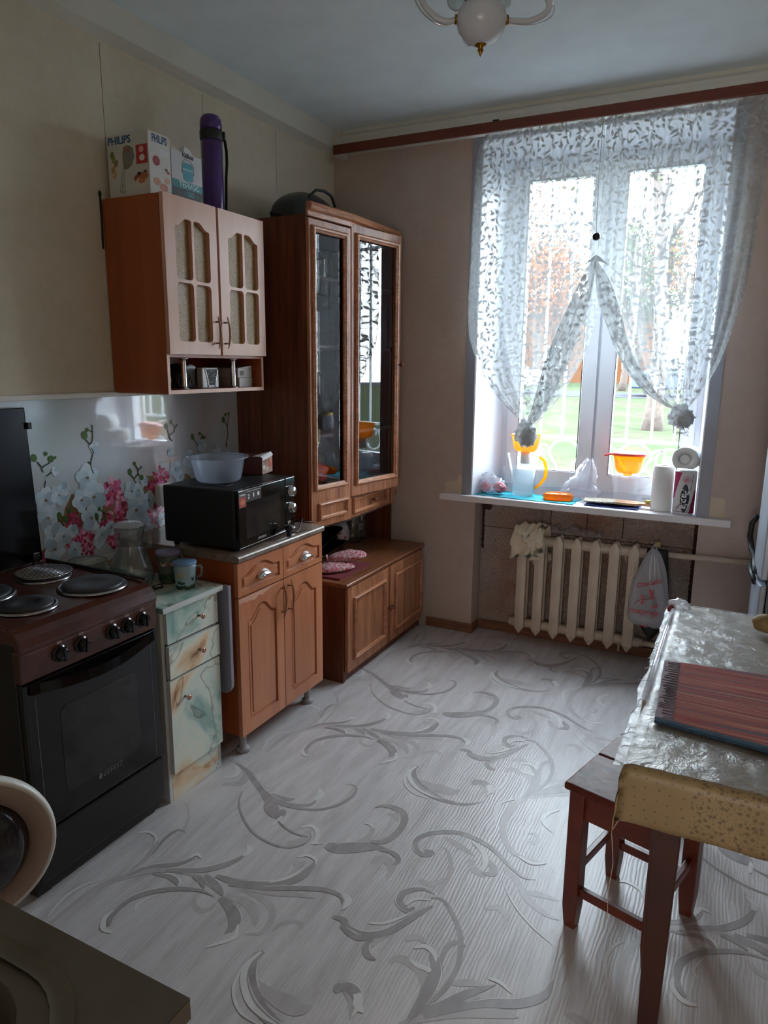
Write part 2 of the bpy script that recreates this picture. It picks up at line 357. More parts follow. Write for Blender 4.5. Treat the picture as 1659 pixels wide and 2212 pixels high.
# traced print data: floor scrolls and flowered panel, millimetres
FLOOR_STROKES=[('l',16,(1229,-2460,1222,-2510,1245,-2557,1297,-2599,1354,-2615,1399,-2617)),
('d',30,(1234,-2457,1227,-2484,1250,-2533,1288,-2570,1340,-2596,1404,-2608)),
('m',35,(1269,-2544,1325,-2557,1373,-2553,1423,-2553,1438,-2529)),
('m',20,(1346,-2560,1397,-2560,1429,-2544)),
('d',30,(1468,-2476,1477,-2451,1507,-2449,1531,-2471,1536,-2501)),
('l',22,(1526,-2450,1537,-2481,1560,-2495)),
('d',24,(1335,-2266,1368,-2262,1399,-2281,1452,-2279,1499,-2242,1534,-2176,1561,-2117,1574,-2092)),
('d',20,(1373,-2282,1407,-2294,1442,-2297,1477,-2275)),
('d',20,(1473,-2281,1471,-2314,1490,-2340,1515,-2341)),
('m',20,(1463,-2323,1475,-2308,1487,-2282,1508,-2246)),
('l',10,(1438,-2239,1475,-2220,1509,-2180,1539,-2128)),
('d',22,(1527,-2125,1520,-2146,1497,-2141,1478,-2123,1474,-2091,1491,-2068,1523,-2046,1567,-2053)),
('l',10,(1505,-2128,1509,-2107,1527,-2088,1564,-2078)),
('d',14,(1556,-2068,1590,-2060,1629,-2091,1671,-2140,1695,-2186,1714,-2255,1712,-2329,1693,-2394,1673,-2450,1664,-2480)),
('m',14,(1571,-2046,1570,-1976,1561,-1918,1526,-1858,1493,-1840)),
('d',20,(1473,-1874,1482,-1892,1462,-1908,1431,-1896,1410,-1860,1422,-1817,1466,-1775,1526,-1750,1588,-1755,1655,-1779,1727,-1831,1776,-1858,1814,-1849)),
('d',20,(1455,-1883,1480,-1888,1477,-1872)),
('m',22,(1489,-1794,1533,-1808,1575,-1821,1610,-1837)),
('l',18,(1579,-1771,1627,-1805,1651,-1849,1657,-1900)),
('d',25,(1643,-1831,1680,-1856,1684,-1888,1650,-1901)),
('m',25,(1601,-1853,1630,-1893,1671,-1913)),
('m',20,(1495,-2015,1525,-2020,1547,-2004,1561,-1971)),
('l',6,(1718,-1889,1757,-1949,1804,-2000,1859,-2042,1921,-2076)),
('m',22,(1709,-1840,1772,-1891,1812,-1939,1872,-1973,1915,-1978)),
('m',20,(1799,-1917,1841,-1905,1898,-1904)),
('m',22,(1797,-1306,1708,-1395,1653,-1483,1638,-1588,1656,-1682,1704,-1753,1758,-1771,1824,-1759)),
('l',12,(1636,-1478,1596,-1527,1605,-1605,1627,-1672)),
('l',14,(1737,-1770,1782,-1782,1827,-1759)),
('l',16,(1795,-1465,1761,-1510,1763,-1562,1806,-1604)),
('m',12,(1738,-1676,1763,-1687,1770,-1659,1749,-1634,1726,-1658)),
('d',20,(1224,-1468,1234,-1520,1288,-1571,1351,-1598,1421,-1605,1489,-1590,1544,-1540)),
('l',8,(1214,-1498,1234,-1568,1291,-1615,1361,-1622)),
('m',22,(1333,-1555,1402,-1556,1440,-1536)),
('m',22,(1458,-1450,1483,-1437,1518,-1465,1542,-1512)),
('l',12,(1515,-1444,1538,-1470,1540,-1506)),
('d',50,(1158,-2009,1189,-2009,1232,-1986,1286,-1954,1337,-1933)),
('d',28,(1279,-1928,1317,-1909,1335,-1850,1333,-1787,1307,-1741,1267,-1728,1226,-1738,1205,-1763)),
('m',18,(1264,-1771,1295,-1768,1320,-1794)),
('d',20,(1323,-1952,1356,-1941,1389,-1952,1401,-1974,1392,-2001)),
('m',14,(1235,-1963,1257,-1916,1260,-1877,1241,-1855,1216,-1855)),
('l',8,(1216,-1855,1238,-1850,1258,-1865)),
('d',8,(726,-1897,764,-1964,830,-2025,912,-2072,994,-2089,1054,-2079,1089,-2045,1093,-2002,1066,-1978)),
('m',30,(1037,-2067,1074,-2035,1081,-2001)),
('d',8,(1086,-2005,1031,-2009,968,-1992,921,-1964)),
('d',45,(851,-1911,890,-1939,931,-1972)),
('d',30,(927,-1920,934,-1950,939,-1978)),
('l',12,(944,-1952,942,-1993,942,-2012)),
('l',16,(1038,-1974,1061,-1950,1098,-1968,1119,-2012,1114,-2026,1154,-2005)),
('d',26,(585,-1762,666,-1787,738,-1829,806,-1869,878,-1890,946,-1882,996,-1849,996,-1806)),
('l',22,(993,-1822,996,-1784,969,-1751)),
('d',18,(744,-1818,822,-1890,869,-1923)),
('m',16,(738,-1829,777,-1842,808,-1838)),
('d',12,(878,-1890,930,-1898,1026,-1868,1080,-1812,1102,-1743,1092,-1689,1060,-1675,1042,-1692)),
('d',18,(831,-1864,898,-1865,927,-1847)),
('l',20,(609,-1857,641,-1833,624,-1792,582,-1772)),
('m',30,(634,-1899,686,-1864,676,-1806,646,-1781)),
('m',20,(535,-1754,592,-1759,654,-1785)),
('l',14,(1588,-2259,1614,-2240,1645,-2252,1659,-2275)),
('d',34,(1637,-2256,1666,-2287,1676,-2347,1672,-2411,1661,-2468)),
('l',14,(1594,-2298,1620,-2307,1652,-2305,1649,-2318)),
('m',24,(1548,-2333,1565,-2309,1595,-2308,1631,-2320,1659,-2356,1667,-2414)),
('d',14,(1673,-2291,1665,-2226,1681,-2189,1712,-2189)),
('d',26,(1680,-2430,1730,-2374,1764,-2330,1822,-2268)),
('d',26,(1694,-2436,1797,-2343,1890,-2293,1940,-2242,1949,-2184)),
('m',30,(1676,-2458,1759,-2389,1852,-2344,1901,-2332)),
('l',10,(1798,-2259,1829,-2257,1868,-2276)),
('m',20,(1719,-2318,1757,-2295,1798,-2284)),
('m',30,(1327,-2018,1354,-1982,1395,-2004,1403,-2063)),
('m',20,(1714,-2037,1744,-2012,1776,-2032,1775,-2068)),
('m',20,(1554,-2247,1580,-2221,1610,-2230)),
('d',18,(692,-2415,719,-2358,759,-2327,799,-2295,821,-2256)),
('l',12,(804,-2270,814,-2242,842,-2250)),
('d',24,(776,-2344,858,-2302,907,-2260,941,-2210,951,-2168)),
('l',18,(953,-2181,952,-2147,927,-2131)),
('d',30,(932,-2290,1007,-2281,1099,-2245,1159,-2186,1172,-2122,1166,-2090)),
('l',12,(1107,-2103,1133,-2081,1165,-2087,1177,-2108)),
('m',20,(1108,-2122,1131,-2132,1141,-2105)),
('l',10,(1094,-2239,1130,-2201,1146,-2167,1148,-2147)),
('d',20,(991,-2302,1079,-2272,1152,-2233,1221,-2199,1271,-2183,1318,-2188,1338,-2216)),
('l',20,(1316,-2175,1346,-2193,1347,-2231)),
('m',18,(1021,-2299,1119,-2273,1196,-2242,1251,-2228)),
('m',20,(648,-2655,641,-2579,651,-2487,699,-2409,768,-2345,871,-2316,950,-2331,1004,-2352)),
('l',10,(616,-2637,597,-2564,610,-2499,638,-2468)),
('d',20,(796,-2583,776,-2554,770,-2493,800,-2439,856,-2393,928,-2362,991,-2361)),
('l',14,(823,-2597,791,-2598,765,-2568,763,-2534)),
('l',8,(819,-2509,809,-2482,831,-2428)),
('d',36,(1004,-2357,1055,-2372,1092,-2398,1106,-2426,1101,-2458)),
('l',12,(1114,-2413,1133,-2454,1108,-2492,1087,-2519)),
('m',30,(1012,-2338,1089,-2336,1130,-2360,1161,-2397)),
('m',20,(1023,-2303,1101,-2301,1159,-2318,1188,-2357,1188,-2409,1149,-2433)),
('d',18,(752,-2373,799,-2359,838,-2364,858,-2379)),
('l',8,(831,-2347,854,-2361,860,-2380)),
('d',18,(868,-2323,907,-2328,936,-2350)),
('d',24,(901,-2303,961,-2325,1006,-2346)),
('m',10,(724,-2398,721,-2324,711,-2238,689,-2164,655,-2105,598,-2053,561,-2051)),
('m',18,(686,-2413,684,-2333,668,-2284,647,-2248,612,-2232)),
('l',10,(568,-2250,600,-2230,643,-2244,655,-2268)),
('d',12,(688,-2308,668,-2231,674,-2179,709,-2175)),
('m',16,(929,-2382,957,-2414,987,-2421,1004,-2404,1006,-2360)),
('m',14,(1276,-2350,1275,-2333,1248,-2330,1218,-2359,1214,-2395))]
SPLASH=[('O',-2062,1052,32,1),
('O',-2003,1064,26,1),
('O',-1982,1082,17,1),
('O',-2059,985,30,1),
('O',-2038,913,33,1),
('O',-2043,863,30,1),
('O',-2000,905,25,1),
('O',-1958,918,17,1),
('O',-1955,843,21,1),
('O',-1873,1109,35,1),
('O',-1849,1030,39,1),
('O',-1907,1027,29,1),
('O',-1867,949,33,1),
('O',-1825,873,22,1),
('O',-1843,849,18,1),
('O',-1655,1023,29,1),
('O',-1619,1022,20,1),
('O',-1638,939,37,1),
('O',-1566,970,27,1),
('O',-1495,873,21,1),
('O',-1586,876,17,1),
('O',-1397,1083,25,1),
('O',-1461,872,22,1),
('O',-1778,891,19,1),
('O',-1372,1045,19,1),
('O',-1585,1055,15,1),
('O',-1831,1225,15,1),
('O',-2014,1153,11,1),
('P',-1749,1028,38,1),
('P',-1728,937,36,1),
('P',-1931,878,35,1),
('P',-1887,845,24,1),
('P',-1955,953,23,2),
('P',-1982,880,17,1),
('P',-1488,1056,28,1),
('P',-1533,984,32,2),
('P',-1519,913,32,1),
('P',-1504,835,29,1),
('P',-1771,847,26,1),
('P',-1808,933,21,2),
('P',-2051,831,17,1),
('P',-2082,847,16,2),
('P',-1549,1025,17,2),
('S',(-2063,1155,-2066,1172,-2034,1186)),
('S',(-2066,1172,-2084,1196)),
('S',(-2034,1186,-2026,1200)),
('S',(-2029,1190,-2009,1202)),
('S',(-2064,1098,-2057,1124)),
('S',(-2053,1140,-2028,1151)),
('S',(-1843,1122,-1853,1158,-1838,1204,-1847,1223)),
('S',(-1853,1160,-1865,1171)),
('S',(-1835,1202,-1832,1206)),
('S',(-1851,1236,-1836,1252,-1832,1299)),
('S',(-1851,1236,-1869,1259)),
('S',(-1836,1284,-1856,1292)),
('S',(-1631,1054,-1639,1072,-1616,1092,-1618,1111,-1631,1136)),
('S',(-1639,1072,-1656,1093)),
('S',(-1615,1104,-1599,1116)),
('S',(-1619,1093,-1599,1073)),
('S',(-1409,1209,-1424,1232,-1395,1250,-1390,1271,-1410,1292)),
('S',(-1391,1261,-1375,1275)),
('S',(-1421,1230,-1432,1260)),
('S',(-1996,943,-2012,976)),
('S',(-1832,915,-1846,945)),
('S',(-1795,951,-1829,978)),
('L',-2095,1211,12,14),
('L',-2046,1221,7,8),
('L',-2026,1200,12,13),
('L',-2009,1203,6,6),
('L',-1871,1273,14,17),
('L',-1857,1293,7,8),
('L',-1832,1303,4,7),
('L',-1659,1105,10,15),
('L',-1631,1136,7,9),
('L',-1597,1117,5,6),
('L',-1598,1073,11,12),
('L',-1438,1275,10,13),
('L',-1409,1293,6,9),
('L',-1376,1276,6,6),
('L',-2012,984,11,17),
('L',-1984,969,12,12),
('L',-1844,951,10,17),
('L',-1829,979,8,9),
('L',-1968,996,8,10),
('L',-1805,937,9,11),
('S',(-1242,1143,-1249,1176,-1212,1193,-1205,1208,-1230,1231)),
('S',(-1249,1176,-1279,1217)),
('S',(-1217,1157,-1235,1150)),
('S',(-1037,1139,-1043,1172,-1030,1198,-1031,1245)),
('S',(-1031,1245,-1054,1280)),
('S',(-1031,1245,-1017,1301)),
('L',-1279,1217,11,14),
('L',-1230,1228,9,8),
('L',-1212,1206,12,10),
('L',-1197,1208,8,6),
('L',-1058,1280,11,14),
('L',-1043,1303,8,7),
('L',-1019,1306,7,8)]
# ------------------------------------------------------------------ the room
H = 2.818; XR = 2.95; YF = -3.98
OX0, OX1, OZ0, OZ1 = .8965, 2.0782, .79, 2.6835         # window opening at the room side
NX0, NX1, NY = .9244, 2.0934, .13                          # radiator niche
def struct(o): o['kind'] = 'structure'; return o
struct(MB().box(-.3, XR + .3, YF - 1.6, .45, -.2, 0).obj('floor', M_floor))
struct(MB().box(-.3, XR + .3, YF - 1.6, .5, H, H + .2).obj('ceiling', M_ceil))
struct(MB().box(-.3, 0, YF - .2, .5, 0, H).obj('wall_left', MW_left))
struct(MB().box(XR, XR + .3, YF - .2, .5, 0, H).obj('wall_right', MW_left))
m = MB()                                                    # back wall with the splayed window opening and the niche under it
m.box(0, .8965, 0, .45, 0, H); m.box(2.0934, XR, 0, .45, 0, H)
m.box(OX0, 2.0934, 0, .45, OZ1, H)
m.box(OX0, 2.0934, NY, .45, 0, OZ0); m.box(OX0, NX0, 0, NY, 0, OZ0)
m.box(2.0782, 2.0934, 0, .45, OZ0, OZ1)
wb = struct(m.obj('wall_back', MW_back))
m = MB()                                                    # wall behind the camera with an open doorway to the hall
m.box(0, 1.85, YF - .12, YF, 0, H); m.box(2.75, XR, YF - .12, YF, 0, H); m.box(1.85, 2.75, YF - .12, YF, 2.05, H)
struct(m.obj('wall_front', MW_left))
m = MB(); m.box(1.0, 1.1, YF - 1.6, YF - .12, 0, H); m.box(3.1, 3.2, YF - 1.6, YF - .12, 0, H); m.box(1.0, 3.2, YF - 1.7, YF - 1.6, 0, H)
struct(m.obj('wall_hall', MW_left))
# boxed beam along the left wall, cove over the window wall
m = MB().prism([(0, 2.700), (.05, 2.722), (.058, H + .01), (0, H + .01)], 'y', YF, -.01)
struct(m.obj('trim_1', M_beam))
cov = [(.0, 2.70), (-.045, 2.702), (-.062, 2.715), (-.072, 2.735), (-.074, 2.76), (-.068, 2.785), (-.05, 2.80), (-.046, H + .01), (.0, H + .01)]
m = MB().prism(cov, 'x', .05, XR - .001, sm=False)
for i in range(len(m.S)): m.S[i] = False
t2 = struct(m.obj('trim_2', M_beam, bevel=.004))
MB().box(.052, .09, -.085, -.0, 2.68, H).obj('end_block', M_beam, t2)
# torn wallpaper: bare patches of plaster beside the sill
def patch(name, pts, mat, y=-.0015, parent=wb, t=.0012):
    V, F = plate(pts, (), t); MB().raw([(u, y - w, v) for u, v, w in V], F).obj(name, mat, parent)
patch('bare_plaster_patch', [(.735, .845), (.742, .885), (.752, .905), (.775, .898), (.79, .9), (.802, .893), (.81, .9), (.817, .915), (.815, .934), (.83, .937), (.842, .928), (.842, .826), (.735, .826)], M_plaster)
patch('torn_wallpaper_flap', [(.748, .888), (.752, .913), (.80, .91), (.803, .896), (.79, .9), (.772, .894)], MW_back, -.006, t=.001)
patch('bare_plaster_patch', [(2.134, .93), (2.20, .925), (2.205, .832), (2.134, .828)], M_plaster)
patch('wallpaper_seam', [(.849, .20), (.850, .20), (.852, .52), (.855, .55), (.853, .62), (.850, .56), (.849, .5)], M_plaster, t=.0006)
for y0, z0 in ((-1.668, 2.2), (-1.113, 2.45), (-.567, 2.4)):
    V, F = plate([(y0, z0), (y0 + .0008, z0), (y0 + .0012, 2.69), (y0 - .0006, 2.69)], (), .0006)
    MB().raw([(w + .0003, u, v) for u, v, w in V], F).obj('wallpaper_seam', M_darkgap, bpy.data.objects['wall_left'])
# skirting
def board(name, x0, x1, y0, y1, n=1):
    return struct(MB().box(x0, x1, y0, y1, 0, .055).obj(name, M_base, bevel=.004))
board('baseboard_back', .64, NX0 + .012, -.014, -.001)
board('baseboard_niche', NX0 + .013, NX1 - .001, NY - .030, NY - .019)
board('baseboard_jamb', NX0, NX0 + .012, -.001, NY - .03)
struct(MB().box(2.0934, XR - .001, -.014, -.001, 0, .055).obj('baseboard_right', M_base, bevel=.004))

# floor print: trailing scrolls that repeat every 1.015 m
FL = bpy.data.objects['floor']
def catmull(P_, n=6):
    out = []
    for i in range(len(P_) - 1):
        p0 = P_[max(i - 1, 0)]; p1 = P_[i]; p2 = P_[i + 1]; p3 = P_[min(i + 2, len(P_) - 1)]
        for k_ in range(n):
            t = k_ / n; out.append(tuple(.5 * ((2 * p1[d]) + (-p0[d] + p2[d]) * t + (2 * p0[d] - 5 * p1[d] + 4 * p2[d] - p3[d]) * t * t + (-p0[d] + 3 * p1[d] - 3 * p2[d] + p3[d]) * t ** 3) for d in range(2)))
    out.append(tuple(P_[-1][:2])); return out
def ribbon(m, pts, w, z, mi, both=False):
    Q = catmull(pts); n = len(Q); L = []
    for i, q in enumerate(Q):
        a = Q[max(i - 1, 0)]; b = Q[min(i + 1, n - 1)]; dx, dy = b[0] - a[0], b[1] - a[1]; l = math.hypot(dx, dy) or 1
        s = i / (n - 1); hw = w * .5 * (math.sin(PI * min(1, .08 + s * .95)) ** .7 if not both else 1); hw = max(hw, .0006)
        L.append(((q[0] - dy / l * hw, q[1] + dx / l * hw, z + s * 8e-5), (q[0] + dy / l * hw, q[1] - dx / l * hw, z + s * 8e-5)))
    b = len(m.V)
    for p_, q_ in L: m.V += [p_, q_]
    for i in range(n - 1): m.quad((b + 2 * i, b + 2 * i + 1, b + 2 * i + 3, b + 2 * i + 2), mi)
fm = {k_: MB() for k_ in 'dml'}; cnt = 0
for ty in range(-2, 3):
    for tx in (0, 1, -1):
        for kd, w, fl in FLOOR_STROKES:
            pts = [(fl[i] / 1000 + tx * 1.46, fl[i + 1] / 1000 + ty * 1.015 + tx * .5) for i in range(0, len(fl), 2)]
            cx = sum(p[0] for p in pts) / len(pts); cy = sum(p[1] for p in pts) / len(pts)
            if not (.05 < cx < 2.9 and -3.9 < cy < .0): continue
            if tx and .28 < cx < 1.86: continue
            if max(p[0] for p in pts) > 2.93 or min(p[0] for p in pts) < .01 or max(p[1] for p in pts) > .1: continue
            cnt += 1
            if kd == 'd' and w >= 18 and len(pts) >= 4:
                Q = catmull(pts); n_ = len(Q)
                off = [(p[0] + .0, p[1] + .0) for p in pts]; S_ = []
                for i_ in range(len(Q)):
                    a_ = Q[max(i_ - 1, 0)]; b_ = Q[min(i_ + 1, n_ - 1)]; dx, dy = b_[0] - a_[0], b_[1] - a_[1]; l_ = math.hypot(dx, dy) or 1; o_ = .5 * w / 1000 * math.sin(PI * i_ / (n_ - 1)) ** .7
                    S_.append((Q[i_][0] - dy / l_ * o_, Q[i_][1] + dx / l_ * o_))
                ribbon(fm['l'], S_[n_ // 5: int(n_ * .75)][::3], .0035, .0013, 0)
            ribbon(fm[kd], pts, w * 1.1 / 1000, .0004 + .00001 * (cnt % 37) + {'m': 0, 'd': .0004, 'l': .0008}[kd], 0)
for kd, nm, mt in (('m', 'scroll_print_mid', M_pm), ('d', 'scroll_print_dark', M_pd), ('l', 'scroll_print_light', M_pl)):
    fm[kd].obj(nm, mt, FL, kind='stuff')

# ------------------------------------------------------------------ window: splayed reveals, frame, two sashes
W1 = bpy.data.objects.new('window_1', None); C.objects.link(W1); W1['kind'] = 'structure'
FY = .25
def wpart(m, name, mat, bevel=.003, **kw): return m.obj(name, mat, W1, bevel=bevel, **kw)
m = MB()
m.hexa([(.897, .001, .824), (.903, .001, .824), (.985, FY, .824), (.975, FY + .01, .824), (.897, .001, 2.683), (.903, .001, 2.683), (.985, FY, 2.625), (.975, FY + .01, 2.625)])
wpart(m, 'reveal_panel', M_pvc, 0)
m = MB().hexa([(2.072, .001, .824), (2.078, .001, .824), (2.055, FY + .01, .824), (2.045, FY, .824), (2.072, .001, 2.683), (2.078, .001, 2.683), (2.055, FY + .01, 2.625), (2.045, FY, 2.625)])
wpart(m, 'reveal_panel', M_pvc, 0)
m = MB().hexa([(.897, .001, 2.678), (2.078, .001, 2.678), (2.06, FY + .01, 2.622), (.975, FY + .01, 2.622), (.897, .001, 2.684), (2.078, .001, 2.684), (2.06, FY + .01, 2.63), (.975, FY + .01, 2.63)])
wpart(m, 'reveal_panel', M_pvc, 0)
for x0, x1, z0, z1 in ((.843, .8975, .826, 2.74), (2.0775, 2.132, .826, 2.74), (.8975, 2.0775, 2.683, 2.74)):
    wpart(MB().box(x0, x1, -.004, .002, z0, z1), 'edge_strip', M_strip, .001)
fr = MB()
fr.box(.97, 1.03, FY, FY + .07, .80, 2.63); fr.box(2.01, 2.07, FY, FY + .07, .80, 2.63); fr.box(1.03, 2.01, FY, FY + .07, .80, .876); fr.box(1.03, 2.01, FY, FY + .07, 2.57, 2.63)
fr.box(1.495, 1.545, FY + .008, FY + .07, .876, 2.57)
wpart(fr, 'outer_frame', M_pvc)
for (a, b, g0, g1) in ((1.018, 1.505, 1.0864, 1.4295), (1.518, 2.022, 1.600, 1.952)):
    s_ = MB(); y0, y1 = FY - .018, FY + .06
    out = [(a, .868), (b, .868), (b, 2.585), (a, 2.585)]; hole = [(g0, .9644), (g1, .9644), (g1, 2.5196), (g0, 2.5196)]
    V, F = plate(out, [hole], y1 - y0); s_.raw([(u, y0 + w, v) for u, v, w in V], F)
    so = wpart(s_, 'sash', M_pvc, .006)
    g = MB(); e = .004
    for q in ((g0, g0 + e, .9644, 2.5196), (g1 - e, g1, .9644, 2.5196), (g0, g1, .9644, .9644 + e), (g0, g1, 2.5196 - e, 2.5196)): g.box(q[0], q[1], y0 - .0015, y0 + .004, q[2], q[3])
    g.obj('rubber_seal', M_blackm, so)
    MB().box(g0 - .004, g1 + .004, FY + .018, FY + .022, .960, 2.524).obj('pane', M_glass, so)
h = MB().box(1.565, 1.59, FY - .026, FY - .018, 1.98, 2.05).box(1.569, 1.586, FY - .062, FY - .02, 2.005, 2.025).box(1.569, 1.586, FY - .066, FY - .052, 1.895, 2.025)
wpart(h, 'window_handle', M_white, .003)
for z in (.90, 2.50): wpart(MB().lathe([(.008, 0), (.008, .07)], (1.012, FY - .012, z), 10), 'hinge', M_pvc, 0)
sill = MB().box(.7204, 2.2376, -.042, .0, .790, .8256).box(.8975, 2.0775, 0, FY + .02, .790, .8256)
sill = wpart(sill, 'window_sill', M_sill, .004)
# niche lining foil with joints
fo = tag(MB().box(NX0 + .004, NX1 - .008, NY - .009, NY - .001, .06, .785).obj('insulation_foil', M_foil), 'crinkled reflective foil sheet lining the niche behind the radiator', 'foil')
for i in range(0): pass
for x in (1.33, 1.53, 1.72):
    MB().box(x, x + .004, NY - .0105, NY - .009, .64, .785).obj('foil_joint', M_darkgap, fo)
MB().box(NX0 + .012, NX1 - .02, NY - .0105, NY - .009, .625, .628).obj('foil_joint', M_darkgap, fo)
m = MB()
for i in range(26):
    z = .07 + i * .0275; m.ball((NX1 - .012, NY - .012, z), (.011, .006, .019), 8, 6, .5, 3, seed=i)
m.obj('foam_seam', M_darkgap, fo)
m = MB()
for i in range(10): m.ball((NX0 + .014, NY - .012, .78 - i * .03), (.008, .005, .022), 8, 6, .5, 3, seed=i)
m.ball((NX0 + .035, NY - .014, .755), (.03, .008, .028), 10, 8, .6, 4).obj('foam_seam', M_darkgap, fo)

# ------------------------------------------------------------------ outside
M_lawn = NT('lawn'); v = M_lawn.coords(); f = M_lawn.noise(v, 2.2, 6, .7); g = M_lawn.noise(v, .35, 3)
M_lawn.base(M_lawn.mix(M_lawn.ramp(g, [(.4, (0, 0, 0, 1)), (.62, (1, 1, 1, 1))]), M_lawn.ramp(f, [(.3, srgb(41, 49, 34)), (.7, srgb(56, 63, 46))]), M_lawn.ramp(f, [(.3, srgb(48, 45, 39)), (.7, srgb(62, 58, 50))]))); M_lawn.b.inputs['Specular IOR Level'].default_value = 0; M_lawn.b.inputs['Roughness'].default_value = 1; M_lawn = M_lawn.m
M_asph = plain('asphalt', (54, 54, 57), .9, spec=0)
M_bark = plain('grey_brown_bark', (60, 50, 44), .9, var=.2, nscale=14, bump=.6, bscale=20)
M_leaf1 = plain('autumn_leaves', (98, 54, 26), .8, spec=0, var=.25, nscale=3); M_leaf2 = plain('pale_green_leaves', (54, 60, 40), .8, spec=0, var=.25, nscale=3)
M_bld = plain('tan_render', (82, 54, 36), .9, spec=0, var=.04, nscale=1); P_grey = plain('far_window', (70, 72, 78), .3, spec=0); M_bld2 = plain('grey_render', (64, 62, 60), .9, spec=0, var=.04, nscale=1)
GZ = .45
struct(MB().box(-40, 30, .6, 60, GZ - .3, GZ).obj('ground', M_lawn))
struct(MB().box(-40, 30, 23, 28, GZ, GZ + .02).obj('road', M_asph))
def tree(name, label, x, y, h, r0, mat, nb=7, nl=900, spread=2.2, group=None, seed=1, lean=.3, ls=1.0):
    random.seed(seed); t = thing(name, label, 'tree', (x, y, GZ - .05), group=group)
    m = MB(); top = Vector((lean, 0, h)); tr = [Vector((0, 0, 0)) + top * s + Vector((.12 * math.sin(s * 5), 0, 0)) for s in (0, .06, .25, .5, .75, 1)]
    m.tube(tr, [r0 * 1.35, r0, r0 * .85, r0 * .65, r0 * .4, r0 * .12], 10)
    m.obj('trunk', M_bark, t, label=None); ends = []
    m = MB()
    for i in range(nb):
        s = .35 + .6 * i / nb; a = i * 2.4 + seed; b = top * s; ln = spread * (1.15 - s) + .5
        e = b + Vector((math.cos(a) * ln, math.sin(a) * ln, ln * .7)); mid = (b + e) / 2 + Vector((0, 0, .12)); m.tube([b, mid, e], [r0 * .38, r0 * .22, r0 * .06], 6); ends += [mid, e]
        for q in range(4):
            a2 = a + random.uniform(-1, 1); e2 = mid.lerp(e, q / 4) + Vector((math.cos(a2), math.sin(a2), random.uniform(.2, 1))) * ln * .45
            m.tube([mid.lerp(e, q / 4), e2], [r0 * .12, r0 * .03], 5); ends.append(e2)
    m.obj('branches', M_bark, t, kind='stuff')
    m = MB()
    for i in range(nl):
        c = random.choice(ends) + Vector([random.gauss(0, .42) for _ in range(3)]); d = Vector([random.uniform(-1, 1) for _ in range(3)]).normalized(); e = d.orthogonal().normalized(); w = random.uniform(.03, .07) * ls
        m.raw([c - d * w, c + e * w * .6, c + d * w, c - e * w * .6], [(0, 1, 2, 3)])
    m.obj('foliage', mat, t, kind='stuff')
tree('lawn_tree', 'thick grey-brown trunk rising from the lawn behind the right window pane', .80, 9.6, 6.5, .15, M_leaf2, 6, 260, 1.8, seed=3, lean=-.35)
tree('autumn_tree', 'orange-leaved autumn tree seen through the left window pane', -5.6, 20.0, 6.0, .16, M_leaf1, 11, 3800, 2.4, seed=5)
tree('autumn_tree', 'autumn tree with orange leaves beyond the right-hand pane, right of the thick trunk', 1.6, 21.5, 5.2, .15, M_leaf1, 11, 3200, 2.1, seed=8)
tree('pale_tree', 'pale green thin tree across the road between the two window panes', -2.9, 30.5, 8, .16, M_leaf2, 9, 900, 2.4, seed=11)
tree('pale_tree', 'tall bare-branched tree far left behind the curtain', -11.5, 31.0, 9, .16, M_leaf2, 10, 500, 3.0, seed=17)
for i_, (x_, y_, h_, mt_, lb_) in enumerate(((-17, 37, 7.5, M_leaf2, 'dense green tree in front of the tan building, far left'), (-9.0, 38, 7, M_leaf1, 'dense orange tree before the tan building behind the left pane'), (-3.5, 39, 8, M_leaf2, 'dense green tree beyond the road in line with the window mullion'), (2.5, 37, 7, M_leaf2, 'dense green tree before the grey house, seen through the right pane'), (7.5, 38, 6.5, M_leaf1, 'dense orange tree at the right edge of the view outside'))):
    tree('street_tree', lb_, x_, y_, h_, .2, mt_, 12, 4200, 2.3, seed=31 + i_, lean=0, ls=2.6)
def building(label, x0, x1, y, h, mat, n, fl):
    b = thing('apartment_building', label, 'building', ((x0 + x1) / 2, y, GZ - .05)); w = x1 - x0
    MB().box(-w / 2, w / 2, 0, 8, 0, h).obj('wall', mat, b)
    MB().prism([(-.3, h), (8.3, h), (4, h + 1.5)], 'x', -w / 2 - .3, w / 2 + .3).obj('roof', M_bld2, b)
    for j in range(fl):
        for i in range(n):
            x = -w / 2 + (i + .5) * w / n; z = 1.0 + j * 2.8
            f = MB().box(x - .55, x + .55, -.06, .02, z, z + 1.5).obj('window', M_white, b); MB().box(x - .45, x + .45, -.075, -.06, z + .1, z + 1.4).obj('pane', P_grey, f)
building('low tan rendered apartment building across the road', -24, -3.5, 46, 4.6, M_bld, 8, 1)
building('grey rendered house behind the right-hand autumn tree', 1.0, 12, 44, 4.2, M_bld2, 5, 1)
def car(label, x, y, mat, rz=0):
    t = thing('parked_car', label, 'car', (x, y, GZ + .02), rz); prof = [(-2.1, .35), (-2.1, .8), (-1.9, .9), (-1.2, 1.0), (-.6, 1.42), (.7, 1.45), (1.35, 1.0), (2.0, .88), (2.12, .5), (2.1, .3), (-2.1, .3)]
    MB().prism(prof, 'y', -.82, .82).obj('body', mat, t, bevel=.06)
    MB().prism([(-1.1, 1.02), (-.58, 1.36), (.66, 1.38), (1.2, 1.02)], 'y', -.83, -.822).obj('side_glass', M_blackwin, t)
    for sx in (-1.3, 1.35): MB().lathe([(.31, -.1), (.31, .1)], (sx, -.76, .31), 18, axis='y').obj('wheel', M_blackm, t)
car('white car parked beyond the lawn at the left pane', -7.2, 24.6, plain('car_white', (130, 132, 134), .3))
car('dark blue car parked beyond the lawn near the right pane', .4, 24.9, plain('dark_blue_paint', (34, 46, 64), .25))
